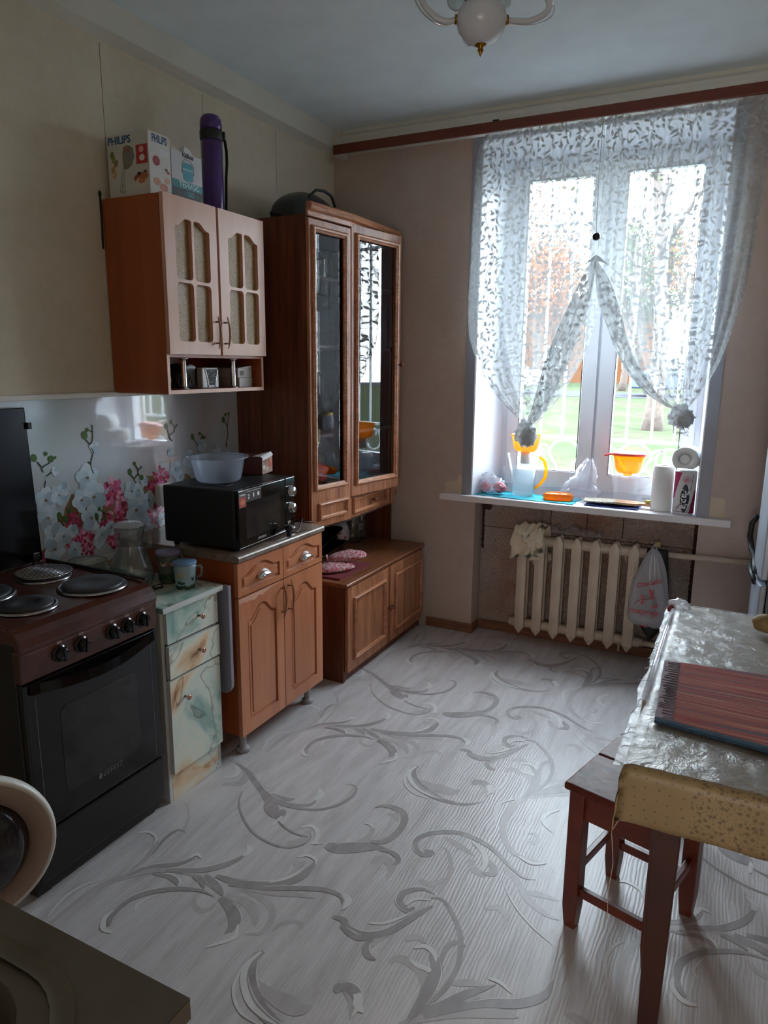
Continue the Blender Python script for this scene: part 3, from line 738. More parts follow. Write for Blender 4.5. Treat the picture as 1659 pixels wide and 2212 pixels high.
# white window grille
gt = thing('window_grille', 'white painted metal window grille with scrolls outside the panes', 'grille', (0, .50, 0))
M_gr = plain('white_grille_paint', (206, 210, 212), .4, var=.02)
zb = [(1.131, .012), (2.33, .012), (.84, .012)]
for z, r in zb: MB().box(.88, 2.1, -.008, .008, z - .009, z + .009).obj('rail', M_gr, gt)
for x in (.88, 1.02, 1.15, 1.279, 1.40, 1.525, 1.647, 1.782, 1.903, 2.03, 2.1):
    MB().box(x - .0065, x + .0065, -.0065, .0065, .84 if x in (.88, 2.1) else 1.131, 2.55).obj('bar', M_gr, gt)
def arc(cx, cz, r, a0, a1, n=12): return [(cx + r * math.cos(math.radians(a0 + (a1 - a0) * i / n)), 0, cz + r * math.sin(math.radians(a0 + (a1 - a0) * i / n))) for i in range(n + 1)]
for cx in (1.30, 1.70):
    for s in (1, -1):
        S1 = arc(cx + s * .13, 1.05, .035, 0 if s > 0 else 180, 200 if s > 0 else -20) + [(cx + s * .05, 0, .97), (cx + s * .02, 0, .9)]
        MB().tube(S1, .007, 6).obj('scroll', M_gr, gt)
        MB().tube(arc(cx + s * .03, .88, .05, 90 - s * 90, 90 + s * 90) , .007, 6).obj('scroll', M_gr, gt)
    MB().tube(arc(cx + .19, 1.02, .075, 60, 330), .007, 6).obj('scroll', M_gr, gt)
    MB().tube(arc(cx - .0, 1.03, .09, 0, 180), .007, 6).obj('scroll', M_gr, gt)
MB().box(.80, .90, -.1, .02, .82, .86).obj('wall_bracket', M_gr, gt); MB().box(2.08, 2.14, -.1, .02, .82, .86).obj('wall_bracket', M_gr, gt)
# ------------------------------------------------------------------ backsplash with orchid print
sp = thing('backsplash_panel', 'glossy kitchen backsplash printed with white orchids and pink peonies', 'backsplash', (0, 0, 0))
k = NT('splash_print_ground'); v = k.coords(); f = k.noise(v, 2.2, 3, .5)
k.base(k.ramp(f, [(.3, srgb(188, 210, 214)), (.5, srgb(200, 206, 216)), (.68, srgb(210, 194, 198))])); k.b.inputs['Roughness'].default_value = .12; k.b.inputs['Coat Weight'].default_value = 1; k.b.inputs['Coat Roughness'].default_value = .03; k.b.inputs['Coat IOR'].default_value = 1.8; M_spl = k.m
MB().box(.0005, .006, -3.1, -.95, .78, 1.414).obj('printed_sheet', M_spl, sp)
MB().box(.0005, .018, -3.1, -.95, 1.413, 1.432).obj('top_edging', M_white, sp, bevel=.002)
MB().box(.0005, .016, -2.6, -1.735, .765, .788).obj('bottom_edging', M_white, sp, bevel=.002)
inkO = [plain('orchid_%s' % n_, c, .14, var=.07, nscale=16) for n_, c in (('pale', (214, 228, 240)), ('ice', (198, 218, 232)), ('shade', (176, 196, 214)))]
inkP = [plain('peony_%s' % n_, c, .14, var=.12, nscale=30) for n_, c in (('pink', (220, 120, 164)), ('rose', (204, 84, 118)), ('deep', (158, 62, 84)), ('blush', (234, 168, 196)))]
inkG = plain('stem_ink', (58, 76, 60), .15); inkL = plain('bud_ink', (84, 116, 70), .15); inkB = plain('ochre_ink', (146, 124, 92), .2, var=.15)
m = MB(); mats = inkO + inkP + [inkG, inkL, inkB]; lay = [0]
def petal(cy, cz, ry, rz, rot, mi, n=14, ruffle=0, ph=0):
    lay[0] += 1; x = .0062 + lay[0] * 2.2e-6; V = []
    for i in range(n):
        a = 2 * PI * i / n; q = 1 + ruffle * math.sin(a * 5 + ph) + ruffle * .6 * math.sin(a * 9 + ph * 2); u = ry * math.cos(a) * q; w = rz * math.sin(a) * q
        V.append((x, cy + u * math.cos(rot) - w * math.sin(rot), cz + u * math.sin(rot) + w * math.cos(rot)))
    m.raw(V, [tuple(range(n))], mi)
rnd = random.Random(4)
for cy, cz, r in ((-1.92, .98, .07), (-1.99, .93, .05), (-1.55, 1.02, .05), (-1.75, .97, .06), (-1.35, .96, .05), (-1.33, 1.02, .03)): petal(cy, cz, r, r * 1.1, 0, 9, 16, .06, cy)
for kind_, in_ in (('P', 0), ('O', 1)):
    for e in SPLASH:
        if e[0] != kind_: continue
        _, y, z, r, sty = e; y /= 1000; z /= 1000; r *= .00138 if kind_ == 'O' else .0013
        if kind_ == 'P':
            for i in range(44):
                a = rnd.uniform(0, 2 * PI); d = r * 1.25 * rnd.random() ** .6; c = [3, 4, 5, 6] if sty == 1 else [4, 5, 5, 4]
                petal(y + d * math.cos(a), z + d * math.sin(a), r * rnd.uniform(.22, .38), r * rnd.uniform(.14, .26), a, rnd.choice(c), 14, .14, rnd.uniform(0, 6))
            for i in range(7): petal(y + r * .2 * math.cos(i), z + r * .2 * math.sin(i), r * .22, r * .12, i, [4, 3, 5][i % 3], 10, .1, i)
        else:
            a0 = rnd.uniform(0, 6)
            for i in range(5):
                a = a0 + i * 2 * PI / 5; petal(y + r * .5 * math.cos(a), z + r * .55 * math.sin(a), r * .66, r * .55, a, (0, 1, 0, 1, 2)[i], 16, .03, i)
            petal(y, z, r * .16, r * .12, 0, 9 if r > .025 else 2, 10)
for e in SPLASH:
    if e[0] == 'S':
        p = e[1]; Q = [(p[i] / 1000, p[i + 1] / 1000) for i in range(0, len(p), 2)]; lay[0] += 1; x = .0062 + lay[0] * 2.2e-6
        mm = MB(); ribbon(mm, Q, .0045, 0, 0, True); m.raw([(x, a, b) for a, b, _ in mm.V], mm.F, 7)
    elif e[0] == 'L': petal(e[1] / 1000, e[2] / 1000, max(e[3], 3) / 1000, max(e[4], 4) / 1000, .2, 8)
# another cluster hidden in part by the microwave, carrying the print on to the right
for cy, cz, r in ((-1.42, 1.16, .02), (-1.31, 1.12, .04), (-1.22, 1.17, .03), (-1.12, 1.14, .03), (-1.05, 1.12, .025)): 
    for i in range(5): petal(cy + r * .5 * math.cos(i * 1.26), cz + r * .5 * math.sin(i * 1.26), r * .6, r * .5, i, i % 3)
m.obj('flower_print', mats, sp, kind='stuff')
so = thing('wall_socket', 'cream wall socket on the flowered panel behind the microwave', 'socket', (.0065, -1.485, .985))
MB().box(0, .034, -.045, .045, -.045, .045).obj('housing', M_white, so, bevel=.006)
MB().lathe([(.026, .0345), (.026, .036), (.022, .036), (.019, .0348), (0, .0348)], (0, .0, 0), 24, axis='x').obj('socket_face', M_white, so)
for dy in (-.009, .009): MB().lathe([(.0028, .0352), (.0028, .0358), (0, .0358)], (0, dy, 0), 8, axis='x').obj('pin_hole', M_blackm, so)

# ------------------------------------------------------------------ electric stove
st = thing('electric_stove', 'brown and black electric stove with four hotplates and raised lid', 'stove', (0, -2.6174, 0))
MB().box(.03, .545, .002, .498, .06, .795).box(.05, .538, .006, .494, .008, .06).obj('body', M_enamel, st, bevel=.004)
prof = [(.03, .795), (.03, .842), (.06, .846), (.50, .842), (.535, .838), (.558, .828), (.573, .812), (.58, .790), (.578, .776), (.55, .776), (.55, .795)]
MB().prism(prof, 'y', 0, .5).obj('hob', M_bren, st, bevel=.004)
MB().hexa([(.545, .0, .686), (.57, .0, .686), (.57, .5, .686), (.545, .5, .686), (.545, .0, .778), (.576, .0, .778), (.576, .5, .778), (.545, .5, .778)]).obj('control_panel', M_bren, st, bevel=.003)
kn = [-2.493, -2.418, -2.304, -2.244, -2.182]
for y in kn:
    o = MB().lathe([(.025, 0), (.025, .004), (.0195, .006), (.018, .022), (.014, .026), (0, .026)], (0, 0, 0), 22, axis='x').box(.02, .029, -.0035, .0035, -.019, .019).obj('knob', M_black, st, bevel=.001)
    o.location = (.573, y + 2.6174, .736); o.rotation_euler = (random.uniform(-.2, .2), 0, 0)
pm = MB(); pm.box(.5768, .5772, .02, .48, .7690, .7700)
for i, y in enumerate(kn):
    yy = y + 2.6174
    for j in range(7):
        a = math.radians(-30 + j * 40); pm.box(.5733, .5740, yy + .028 * math.cos(a) - .0012, yy + .028 * math.cos(a) + .0012, .736 + .028 * math.sin(a) - .0012, .736 + .028 * math.sin(a) + .0012)
    pm.box(.5764, .5772, yy - .008, yy + .008, .7655, .7735)
pm.obj('dial_print', P((150, 120, 110)), st)
dr = MB().box(.547, .572, .004, .496, .226, .682).obj('oven_door', M_black, st, bevel=.004)
V, F = plate(rrect(.11, .40, .30, .575, .03, 6), (), .0008); MB().raw(facex(V, .5722), F).obj('oven_window', M_blackwin, dr)
MB().box(.5722, .5728, .035, .037, .235, .64).box(.5722, .5728, .463, .465, .235, .64).box(.5722, .5728, .13, .38, .423, .4255).obj('door_line', P((96, 88, 86)), dr)
hp = [(.574 + .028 * math.sin(PI * min(1, max(0, (i - .5) / 15))) , .02 + .46 * i / 16, .668 - .018 * math.sin(PI * i / 16)) for i in range(17)]
mb = MB()
for i in range(16):
    a, b = hp[i], hp[i + 1]; mb.hexa([(a[0] - .006, a[1], a[2] - .017), (a[0] + .006, a[1], a[2] - .017), (b[0] + .006, b[1], b[2] - .017), (b[0] - .006, b[1], b[2] - .017), (a[0] - .008, a[1], a[2] + .012), (a[0] + .002, a[1], a[2] + .012), (b[0] + .002, b[1], b[2] + .012), (b[0] - .008, b[1], b[2] + .012)])
mb.obj('door_handle', M_black, dr)
text('GEFEST', .024, P((110, 104, 102)), dr, (.5728, .278, .289), shear=.2)
V, F = plate([(.237, .285), (.232, .280), (.226, .282), (.224, .289), (.229, .297), (.233, .304), (.234, .297), (.238, .293)], (), .0006); MB().raw(facex(V, .5724), F).obj('flame_emblem', P((110, 104, 102)), dr)
MB().box(.547, .570, .004, .496, .065, .216).obj('bottom_drawer', M_enamel, st, bevel=.004)
for y in (.03, .45):
    MB().box(.50, .53, y, y + .03, 0, .062).obj('foot', M_blackm, st); MB().box(.06, .09, y, y + .03, 0, .062).obj('foot', M_blackm, st)
lo = MB().hexa([(.034, .008, .850), (.048, .008, .850), (.048, .492, .850), (.034, .492, .850), (.026, .012, 1.392), (.040, .012, 1.392), (.040, .480, 1.392), (.026, .480, 1.392)]).obj('lid', M_black, st, bevel=.004)
MB().box(.034, .052, .478, .492, 1.318, 1.34).obj('bumper', M_blackm, lo)
for y in (.04, .46): MB().box(.045, .06, y - .012, y + .012, .843, .885).obj('hinge', M_steel, st, bevel=.002)
def burner(x, y, r, coil=False):
    b = MB().lathe([(r + .013, .843), (r + .015, .8465), (r + .009, .851), (r + .003, .851), (r + .003, .846)], (x, y, 0), 40).obj('burner_rim', M_steel, st)
    b2 = MB().lathe([(r, .846), (r, .856), (r - .004, .859), (r * .42, .8585), (r * .4, .8575), (0, .8575)], (x, y, 0), 40).obj('hotplate', M_plate, st)
    if coil:
        m = MB()
        for i in range(-6, 7):
            w = math.sqrt(max(0, .085 ** 2 - (i * .0135) ** 2)); m.tube([(x + i * .0135, y - w, .864), (x + i * .0135, y + w, .864)], .0016, 6)
        m.tube([(x + .087 * math.cos(a / 16 * PI), y + .087 * math.sin(a / 16 * PI), .8625) for a in range(33)], .0022, 6)
        m.obj('wire_rack', M_steel, st)
burner(.437, .370, .092); burner(.215, .365, .074, True); burner(.425, .142, .074); burner(.215, .135, .092)
MB().tube([(.06, .497, .851), (.54, .497, .849)], .006, 8).obj('side_rail', M_blackm, st)

# ------------------------------------------------------------------ small marble-film drawer cabinet
mc = thing('drawer_cabinet', 'small cabinet with green and cream marble-film drawer fronts beside the stove', 'cabinet', (0, -2.079, 0))
MB().box(.02, .548, .0, .016, 0, .722).box(.02, .548, .264, .280, 0, .722).box(.02, .03, .016, .264, .02, .722).box(.03, .53, .016, .264, .1, .116).obj('carcass', M_mwhite, mc, bevel=.0015)
MB().box(.01, .575, -.012, .292, .722, .7405).obj('top', [M_marble], mc, bevel=.001)
MB().box(.575, .5775, -.012, .292, .722, .7405).box(.01, .5775, .292, .2935, .722, .7405).obj('top_edging', M_mwhite, mc)
for z0, z1, ky, kz, tl in ((.602, .716, .170, .660, 0), (.475, .590, .162, .534, .004), (.082 + .03, .463, .082, .385, 0)):
    d_ = MB().box(.549 + tl, .565 + tl, .014, .272, z0, z1, 0).obj('drawer' if z0 > .4 else 'door', M_marble, mc)
    MB().box(.549 + tl, .5655 + tl, .0125, .0138, z0, z1).box(.549 + tl, .5655 + tl, .2722, .2735, z0, z1).box(.549 + tl, .5655 + tl, .014, .272, z1 + .0002, z1 + .003).obj('edging', M_mwhite, d_)
    MB().lathe([(.005, .0), (.004, .016), (.011, .018), (.0115, .022), (.0115, .022)], (.5655 + tl, ky, kz), 18, axis='x').obj('knob', M_chrome, d_)
    MB().lathe([(.0095, .0), (.0095, .0006), (0, .0006)], (.5655 + tl + .0222, ky, kz), 16, axis='x').obj('knob_disc', M_copperknob, d_)
MB().box(.535, .548, .0165, .2635, .001, .105).obj('plinth', M_marble, mc)
lf = [(.30, .735), (.30, .30)] + [(.555 + .04 * math.cos(math.radians(a)), .34 + .04 * math.sin(math.radians(a))) for a in range(-90, 1, 15)] + [(.595, .735)]
V, F = plate(lf, (), .016)
MB().raw([(u, .302 + w, v) for u, v, w in V], F).obj('drop_leaf', M_leafb, mc, bevel=.003)
MB().lathe([(.004, 0), (.004, .02)], (.45, .292, .71), 8, axis='y').obj('hinge', M_steel, mc)

# ------------------------------------------------------------------ cathedral raised-panel front helper
def arch_top(u0, u1, v, rise, n=16):
    """cathedral top edge from u1 back to u0: shoulders at v, smooth peak at v+rise"""
    out = []
    for i in range(n + 1):
        s = 1 - 2 * i / n; a = abs(s); h = 1 if a < .12 else (0 if a > .84 else .5 + .5 * math.cos(PI * (a - .12) / .72))
        out.append(((u0 + u1) / 2 + s * (u1 - u0) / 2, v + rise * h))
    return out
def inset(poly, d):
    n = len(poly); out = []
    for i in range(n):
        p, q, r_ = Vector(poly[i - 1]), Vector(poly[i]), Vector(poly[(i + 1) % n]); a = (q - p).normalized(); b = (r_ - q).normalized()
        na = Vector((-a.y, a.x)); nb_ = Vector((-b.y, b.x)); m_ = (na + nb_); m_ = m_ / max(m_.length_squared, .3) * 2 if m_.length > 1e-6 else na
        out.append(tuple(q + m_ * d))
    return out
def raised_door(u0, u1, v0, v1, marg, rise, parent, x, name, mat, t=.018):
    a0, a1, b0, b1 = u0 + marg, u1 - marg, v0 + marg, v1 - marg - rise
    hole = [(a0, b0), (a1, b0)] + arch_top(a0, a1, b1, rise)
    V, F = plate([(u0, v0), (u1, v0), (u1, v1), (u0, v1)], [hole], t)
    m = MB().raw(facex(V, x), F)
    V, F = plate(hole, (), t * .45); m.raw(facex(V, x), F)
    o = m.obj(name, mat, parent, bevel=.0035, seg=3)
    mid = inset(hole, .010); V, F = plate(mid, (), t * .30); p = MB().raw(facex(V, x + t * .45), F)
    inn = inset(hole, .024 if min(u1 - u0, v1 - v0) > .16 else .016); V, F = plate(inn, (), t * .42); p.raw(facex(V, x + t * .5), F)
    p.obj('raised_panel', mat, o, bevel=.0028, seg=3)
    return o
def bow_handle(parent, x, y, z0, z1, mat=M_bronze, side=1):
    n = 14; m = MB(); pts = []; rr = []
    for i in range(n + 1):
        s = i / n; pts.append((x + .014 + .012 * math.sin(PI * s), y + side * .002, z0 + (z1 - z0) * s)); rr.append(.0016 + .0032 * math.sin(PI * s))
    m.tube(pts, rr, 8)
    for s in (.17, .83): m.tube([(x, y + side * .006, z0 + (z1 - z0) * s), (x + .02, y + side * .006, z0 + (z1 - z0) * s)], .0035, 8)
    return m.obj('handle', mat, parent)

# ------------------------------------------------------------------ alder base cabinet
bc = thing('base_cabinet', 'alder base cabinet with two drawers and arched doors under the microwave', 'cabinet', (0, -1.7325, 0))
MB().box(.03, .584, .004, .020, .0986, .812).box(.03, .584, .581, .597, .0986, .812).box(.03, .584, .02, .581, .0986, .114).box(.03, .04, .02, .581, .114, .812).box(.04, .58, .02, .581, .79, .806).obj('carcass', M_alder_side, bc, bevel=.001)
MB().prism([(.008, .8135), (.008, .8414), (.606, .8414), (.6135, .838), (.6165, .8325), (.6165, .822), (.6135, .8155), (.606, .8135)], 'y', -.004, .604).obj('worktop', M_work, bc, bevel=.001)
for (y0, y1) in ((.002, .2955), (.3, .5995)):
    d_ = raised_door(y0, y1, .676, .809, .022, .030, bc, .586, 'drawer', M_alder)
    cy = (y0 + y1) / 2 + .012
    m = MB(); n = 10
    for i in range(n):
        a, b = PI * i / n, PI * (i + 1) / n
        for (s0, s1, zo) in ((1.0, 1.0, 0),):
            pa = [(.601, cy + .034 * math.cos(a), .728), (.601, cy + .034 * math.cos(b), .728)]
            m.raw([(.603, cy + .044 * math.cos(a), .726 + .026 * math.sin(a)), (.603, cy + .044 * math.cos(b), .726 + .026 * math.sin(b)), (.630, cy + .034 * math.cos(b), .7225 + .008 * math.sin(b)), (.630, cy + .034 * math.cos(a), .7225 + .008 * math.sin(a))], [(0, 1, 2, 3)], sm=True)
    m.obj('cup_handle', M_chrome, d_, solid=.003)
for (y0, y1, hy, sd) in ((.002, .2955, .277, 1), (.3, .5995, .335, -1)):
    d_ = raised_door(y0, y1, .0986, .670, .052, .05, bc, .586, 'door', M_alder); bow_handle(d_, .604, hy, .508, .664, side=sd)
    if y0 < .1:
        V, F = plate([(.004, .6695), (.004, .648), (.03, .652), (.05, .645), (.06, .65), (.1, .642), (.13, .655), (.15, .648), (.2, .662), (.29, .6695)], (), .0005)
        MB().raw(facex(V, .6042), F).obj('peeled_edge', M_beech, d_)
for x in (.09, .565):
    for y in (.06, .54):
        MB().lathe([(.027, 0), (.027, .016), (.020, .020), (.015, .024), (.015, .09), (.018, .093), (.018, .0984), (0, .0984)], (x - .01, y, 0), 18).obj('leg', M_greyp, bc)

# ------------------------------------------------------------------ low oak cupboard
def frame_molding(parent, u0, u1, v0, v1, x, w=.020, h=.014, name='molding', mat=None, mfun=None):
    """mitred half-round picture-frame molding; mfun maps (u,v,w) to 3-D"""
    mfun = mfun or (lambda u, v, w_: (x + w_, u, v)); m = MB()
    prof = [(0, 0), (0, h * .45), (w * .12, h * .8), (w * .3, h), (w * .55, h * .95), (w * .75, h * .6), (w * .86, h * .55), (w, h * .3), (w, 0)]
    corners = [(u0, v0, 1, 1), (u1, v0, -1, 1), (u1, v1, -1, -1), (u0, v1, 1, -1)]; b = 0; rings = []
    for (u, v, su, sv) in corners:
        rings.append([mfun(u + su * p, v + sv * p, q) for p, q in prof])
    for i in range(4):
        A, B_ = rings[i], rings[(i + 1) % 4]; base = len(m.V); m.V += A + B_; n = len(prof)
        for k_ in range(n - 1): m.quad((base + k_, base + k_ + 1, base + n + k_ + 1, base + n + k_), 0, False)
    return m.obj(name, mat or M_oak_h, parent)
def turned_knob(parent, x, y, z, s=1.0, rot=0):
    o = MB().lathe([(.005 * s, 0), (.0045 * s, .010 * s), (.011 * s, .014 * s), (.013 * s, .020 * s), (.011 * s, .026 * s), (.004 * s, .029 * s), (0, .029 * s)], (0, 0, 0), 18, axis='x').obj('knob', M_knobw, parent)
    o.location = (x, y, z); o.rotation_euler = (0, 0, rot); return o
lc = thing('low_cupboard', 'low oak-veneer cupboard with two framed doors in the corner', 'cupboard', (0, -.9453, 0))
MB().box(.005, .605, .0, .018, 0, .494).box(.005, .605, .8955, .9135, 0, .494).box(.005, .02, .018, .8955, 0, .494).box(.02, .59, .018, .8955, .04, .056).obj('carcass', M_carcass, lc, bevel=.001)
MB().prism([(.003, .494), (.003, .512), (.626, .512), (.630, .508), (.630, .498), (.626, .494)], 'y', -.004, .9155).obj('top', M_oak_top, lc, bevel=.001)
MB().box(.56, .5965, .018, .8955, 0, .052).obj('plinth', M_carcass, lc)
for (y0, y1, k_y) in ((.012, .459, .450), (.475, .900, .487)):
    d_ = MB().box(.606, .624, y0, y1, .052, .486).obj('door', M_oak, lc, bevel=.002)
    frame_molding(d_, y0 + .055, y1 - .045 if y0 < .1 else y1 - .012, .105, .430, .624)
    turned_knob(d_, .624, k_y, .256)

# ------------------------------------------------------------------ tall display cabinet standing on the cupboard
dc = thing('display_cabinet', 'tall oak display cabinet with glass doors standing on the low cupboard', 'cabinet', (0, 0, .512))
Z = lambda z: z - .512
MB().box(.006, .41, -.943, -.925, 0, Z(2.20)).obj('side_panel', M_carcass, dc, bevel=.001)
MB().box(.006, .41, -.048, -.030, 0, Z(2.20)).obj('side_panel', M_carcass, dc, bevel=.001)
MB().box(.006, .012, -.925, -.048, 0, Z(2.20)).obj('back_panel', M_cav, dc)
foot = [(.012, -.925), (.408, -.925), (.448, -.63), (.448, -.14), (.408, -.048), (.012, -.048)]
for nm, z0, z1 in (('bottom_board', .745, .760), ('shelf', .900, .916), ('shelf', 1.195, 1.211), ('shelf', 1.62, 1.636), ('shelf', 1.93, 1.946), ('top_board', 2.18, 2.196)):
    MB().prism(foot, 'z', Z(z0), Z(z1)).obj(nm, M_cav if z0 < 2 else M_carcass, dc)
P0, P1 = Vector((.414, -.943)), Vector((.455, -.632)); U = (P1 - P0); LW = U.length; U.normalize(); NN = Vector((U.y, -U.x))
def cham(u, v, w): p = P0 + U * u + NN * w; return (p.x, p.y, Z(v))
def glass_door(parent, name, u0, u1, v0, v1, mo, mf, t=.018):
    """door slab with a framed pane: mo = molding outer rectangle"""
    hole = [(mo[0] + .012, mo[2] + .012), (mo[1] - .012, mo[2] + .012), (mo[1] - .012, mo[3] - .012), (mo[0] + .012, mo[3] - .012)]
    V, F = plate([(u0, v0), (u1, v0), (u1, v1), (u0, v1)], [hole], t)
    o = MB().raw([mf(u, v, w) for u, v, w in V], F).obj(name, M_oak, parent, bevel=.0015)
    frame_molding(o, mo[0], mo[1], mo[2], mo[3], 0, .028, .014, mfun=lambda u, v, w: mf(u, v, w + t))
    a = [mf(hole[0][0] - .004, hole[0][1] - .004, t * .5), mf(hole[1][0] + .004, hole[1][1] - .004, t * .5), mf(hole[2][0] + .004, hole[2][1] + .004, t * .5), mf(hole[3][0] - .004, hole[3][1] + .004, t * .5)]
    MB().raw(a, [(0, 1, 2, 3)]).obj('pane', M_cabglass, o)
    return o
gd = glass_door(dc, 'fixed_front', .0, LW - .003, .762, 2.183, (.018, LW - .036, .945, 2.155), cham)
frame_molding(gd, .05, LW - .03, .797, .882, 0, .02, .014, mfun=lambda u, v, w: cham(u, v, w + .018))
# right glass door stands a few degrees ajar on its left hinge
HG = Vector((.456, -.628)); ang = math.radians(9.5); U2 = Vector((math.sin(ang), math.cos(ang))); N2 = Vector((U2.y, -U2.x))
def ajar(u, v, w): p = HG + U2 * u + N2 * w; return (p.x, p.y, Z(v))
rd = glass_door(dc, 'door', .0, .418, .878, 2.205, (.028, .392, .932, 2.168), ajar)
kp = ajar(.406, 1.547, .018); turned_knob(rd, kp[0], kp[1], kp[2])
dw = MB().box(.438, .456, -.628, -.142, Z(.757), Z(.868)).obj('drawer', M_oak, dc, bevel=.0015)
frame_molding(dw, -.588, -.182, Z(.775), Z(.862), .456, .018, .013); turned_knob(dw, .456, -.368, Z(.82))
Q0, Q1 = Vector((.457, -.140)), Vector((.414, -.032)); U3 = (Q1 - Q0); L3 = U3.length; U3.normalize(); N3 = Vector((U3.y, -U3.x))
cf = MB(); zz = [(0, .757), (L3, .790), (L3, 2.183), (0, 2.183)]
V, F = plate(zz, (), .016); cf.raw([((Q0 + U3 * u + N3 * w).x, (Q0 + U3 * u + N3 * w).y, Z(v)) for u, v, w in V], F)
cfo = cf.obj('corner_front', M_oak, dc, bevel=.0015)
frame_molding(cfo, .015, L3 - .012, .80, .862, 0, .012, .008, mfun=lambda u, v, w: ((Q0 + U3 * u + N3 * (w + .016)).x, (Q0 + U3 * u + N3 * (w + .016)).y, Z(v)))
crn = [(0, .0), (.012, .002), (.012, .022), (.030, .028), (.036, .040), (.034, .052), (.024, .060), (.006, .062), (0, .062)]
path = [Vector((.398, -.948)), Vector((.420, -.948)), Vector((.462, -.634)), Vector((.462, -.138)), Vector((.418, -.026))]
m = MB()
for i in range(1, 4):
    A, B_ = path[i], path[i + 1]; dl = (B_ - A).normalized(); nn = Vector((dl.y, -dl.x))
    def nrm(i_): 
        a = (path[i_] - path[i_ - 1]).normalized() if i_ > 1 else (path[2] - path[1]).normalized(); b = (path[i_ + 1] - path[i_]).normalized() if i_ < 4 else a
        q = Vector((a.y, -a.x)) + Vector((b.y, -b.x)); return q / max(q.length_squared / 2, .2)
    na, nb_ = nrm(i), nrm(i + 1); base = len(m.V)
    m.V += [((A + na * p).x, (A + na * p).y, Z(2.190) + q) for p, q in crn] + [((B_ + nb_ * p).x, (B_ + nb_ * p).y, Z(2.190) + q) for p, q in crn]
    n = len(crn)
    for k_ in range(n): m.quad((base + k_, base + (k_ + 1) % n, base + n + (k_ + 1) % n, base + n + k_))
    m.quad([base + k_ for k_ in range(n)]); m.quad([base + n + k_ for k_ in range(n)])
m.obj('cornice', M_oak_h, dc)

# ------------------------------------------------------------------ wall cabinet
wc = thing('wall_cabinet', 'wall cabinet with pink beech doors, gold glass panes and open shelf', 'cabinet', (0, -1.7075, 1.428))
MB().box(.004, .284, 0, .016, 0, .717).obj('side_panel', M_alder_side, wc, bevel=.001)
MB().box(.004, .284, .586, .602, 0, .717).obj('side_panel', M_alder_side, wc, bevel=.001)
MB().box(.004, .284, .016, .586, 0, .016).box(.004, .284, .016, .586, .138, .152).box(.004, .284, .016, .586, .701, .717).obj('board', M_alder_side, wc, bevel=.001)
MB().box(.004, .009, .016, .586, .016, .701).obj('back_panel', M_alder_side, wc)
MB().box(.2842, .2862, .001, .601, .0005, .015).box(.2842, .2862, .001, .015, .015, .146).box(.2842, .2862, .587, .601, .015, .146).obj('front_edging', M_beech, wc)
def wdoor(y0, y1, hy, sd):
    z0, z1 = .151, .719; w = y1 - y0; h = z1 - z0; holes = []
    for (a, b, inner_right) in ((.19, .50, True), (.545, .85, False)):
        u0, u1 = y0 + a * w, y0 + b * w; holes.append(rrect(u0, u1, z0 + .085 * h, z0 + .465 * h, .016))
        vb, vs, vp = z0 + .485 * h, z0 + .820 * h, z0 + .868 * h; n = 12; top = []
        for i in range(n + 1):
            s = i / n; q = .5 - .5 * math.cos(PI * min(1, max(0, (s - .12) / .58))); top.append((u0 + (u1 - u0) * s, vs + (vp - vs) * q) if inner_right else (u1 - (u1 - u0) * s, vs + (vp - vs) * q))
        top = top[::-1] if inner_right else top
        r = .016; bl = [(u0 + r - r * math.cos(math.radians(t_)), vb + r - r * math.sin(math.radians(t_))) for t_ in (0, 30, 60, 90)]; br = [(u1 - r + r * math.sin(math.radians(t_)), vb + r - r * math.cos(math.radians(t_))) for t_ in (0, 30, 60, 90)]
        top[0] = (top[0][0], top[0][1] - .004); top[-1] = (top[-1][0], top[-1][1] - .004)
        holes.append(bl + br + top)
    V, F = plate([(y0, z0), (y1, z0), (y1, z1), (y0, z1)], holes, .018)
    d_ = MB().raw(facex(V, .286), F).obj('door', M_beech, wc, bevel=.004, seg=3)
    for i, hl in enumerate(holes):
        us = [p[0] for p in hl]; vs_ = [p[1] for p in hl]
        MB().box(.2865, .2885, min(us) - .004, max(us) + .004, min(vs_) - .003, max(vs_) + .003).obj('pane', M_gold, d_)
    bow_handle(d_, .304, hy, .176, .302, side=sd); return d_
wdoor(.002, .290, .262, 1); wdoor(.304, .600, .325, -1)
for y in (.115, .417):
    MB().lathe([(.020, 0), (.020, .003), (.012, .006), (.0105, .014), (.0105, .108), (.012, .114), (.020, .118), (.020, .1215), (0, .1215)], (.262, y, .0162), 18).obj('chrome_post', M_chrome, wc)
MB().tube([(.003, -.006, .735), (.003, -.006, .64), (.003, -.008, .54)], .004, 6).ball((.005, -.008, .735), (.004, .007, .012), 10, 8).obj('hanging_strip', M_blackm, wc)
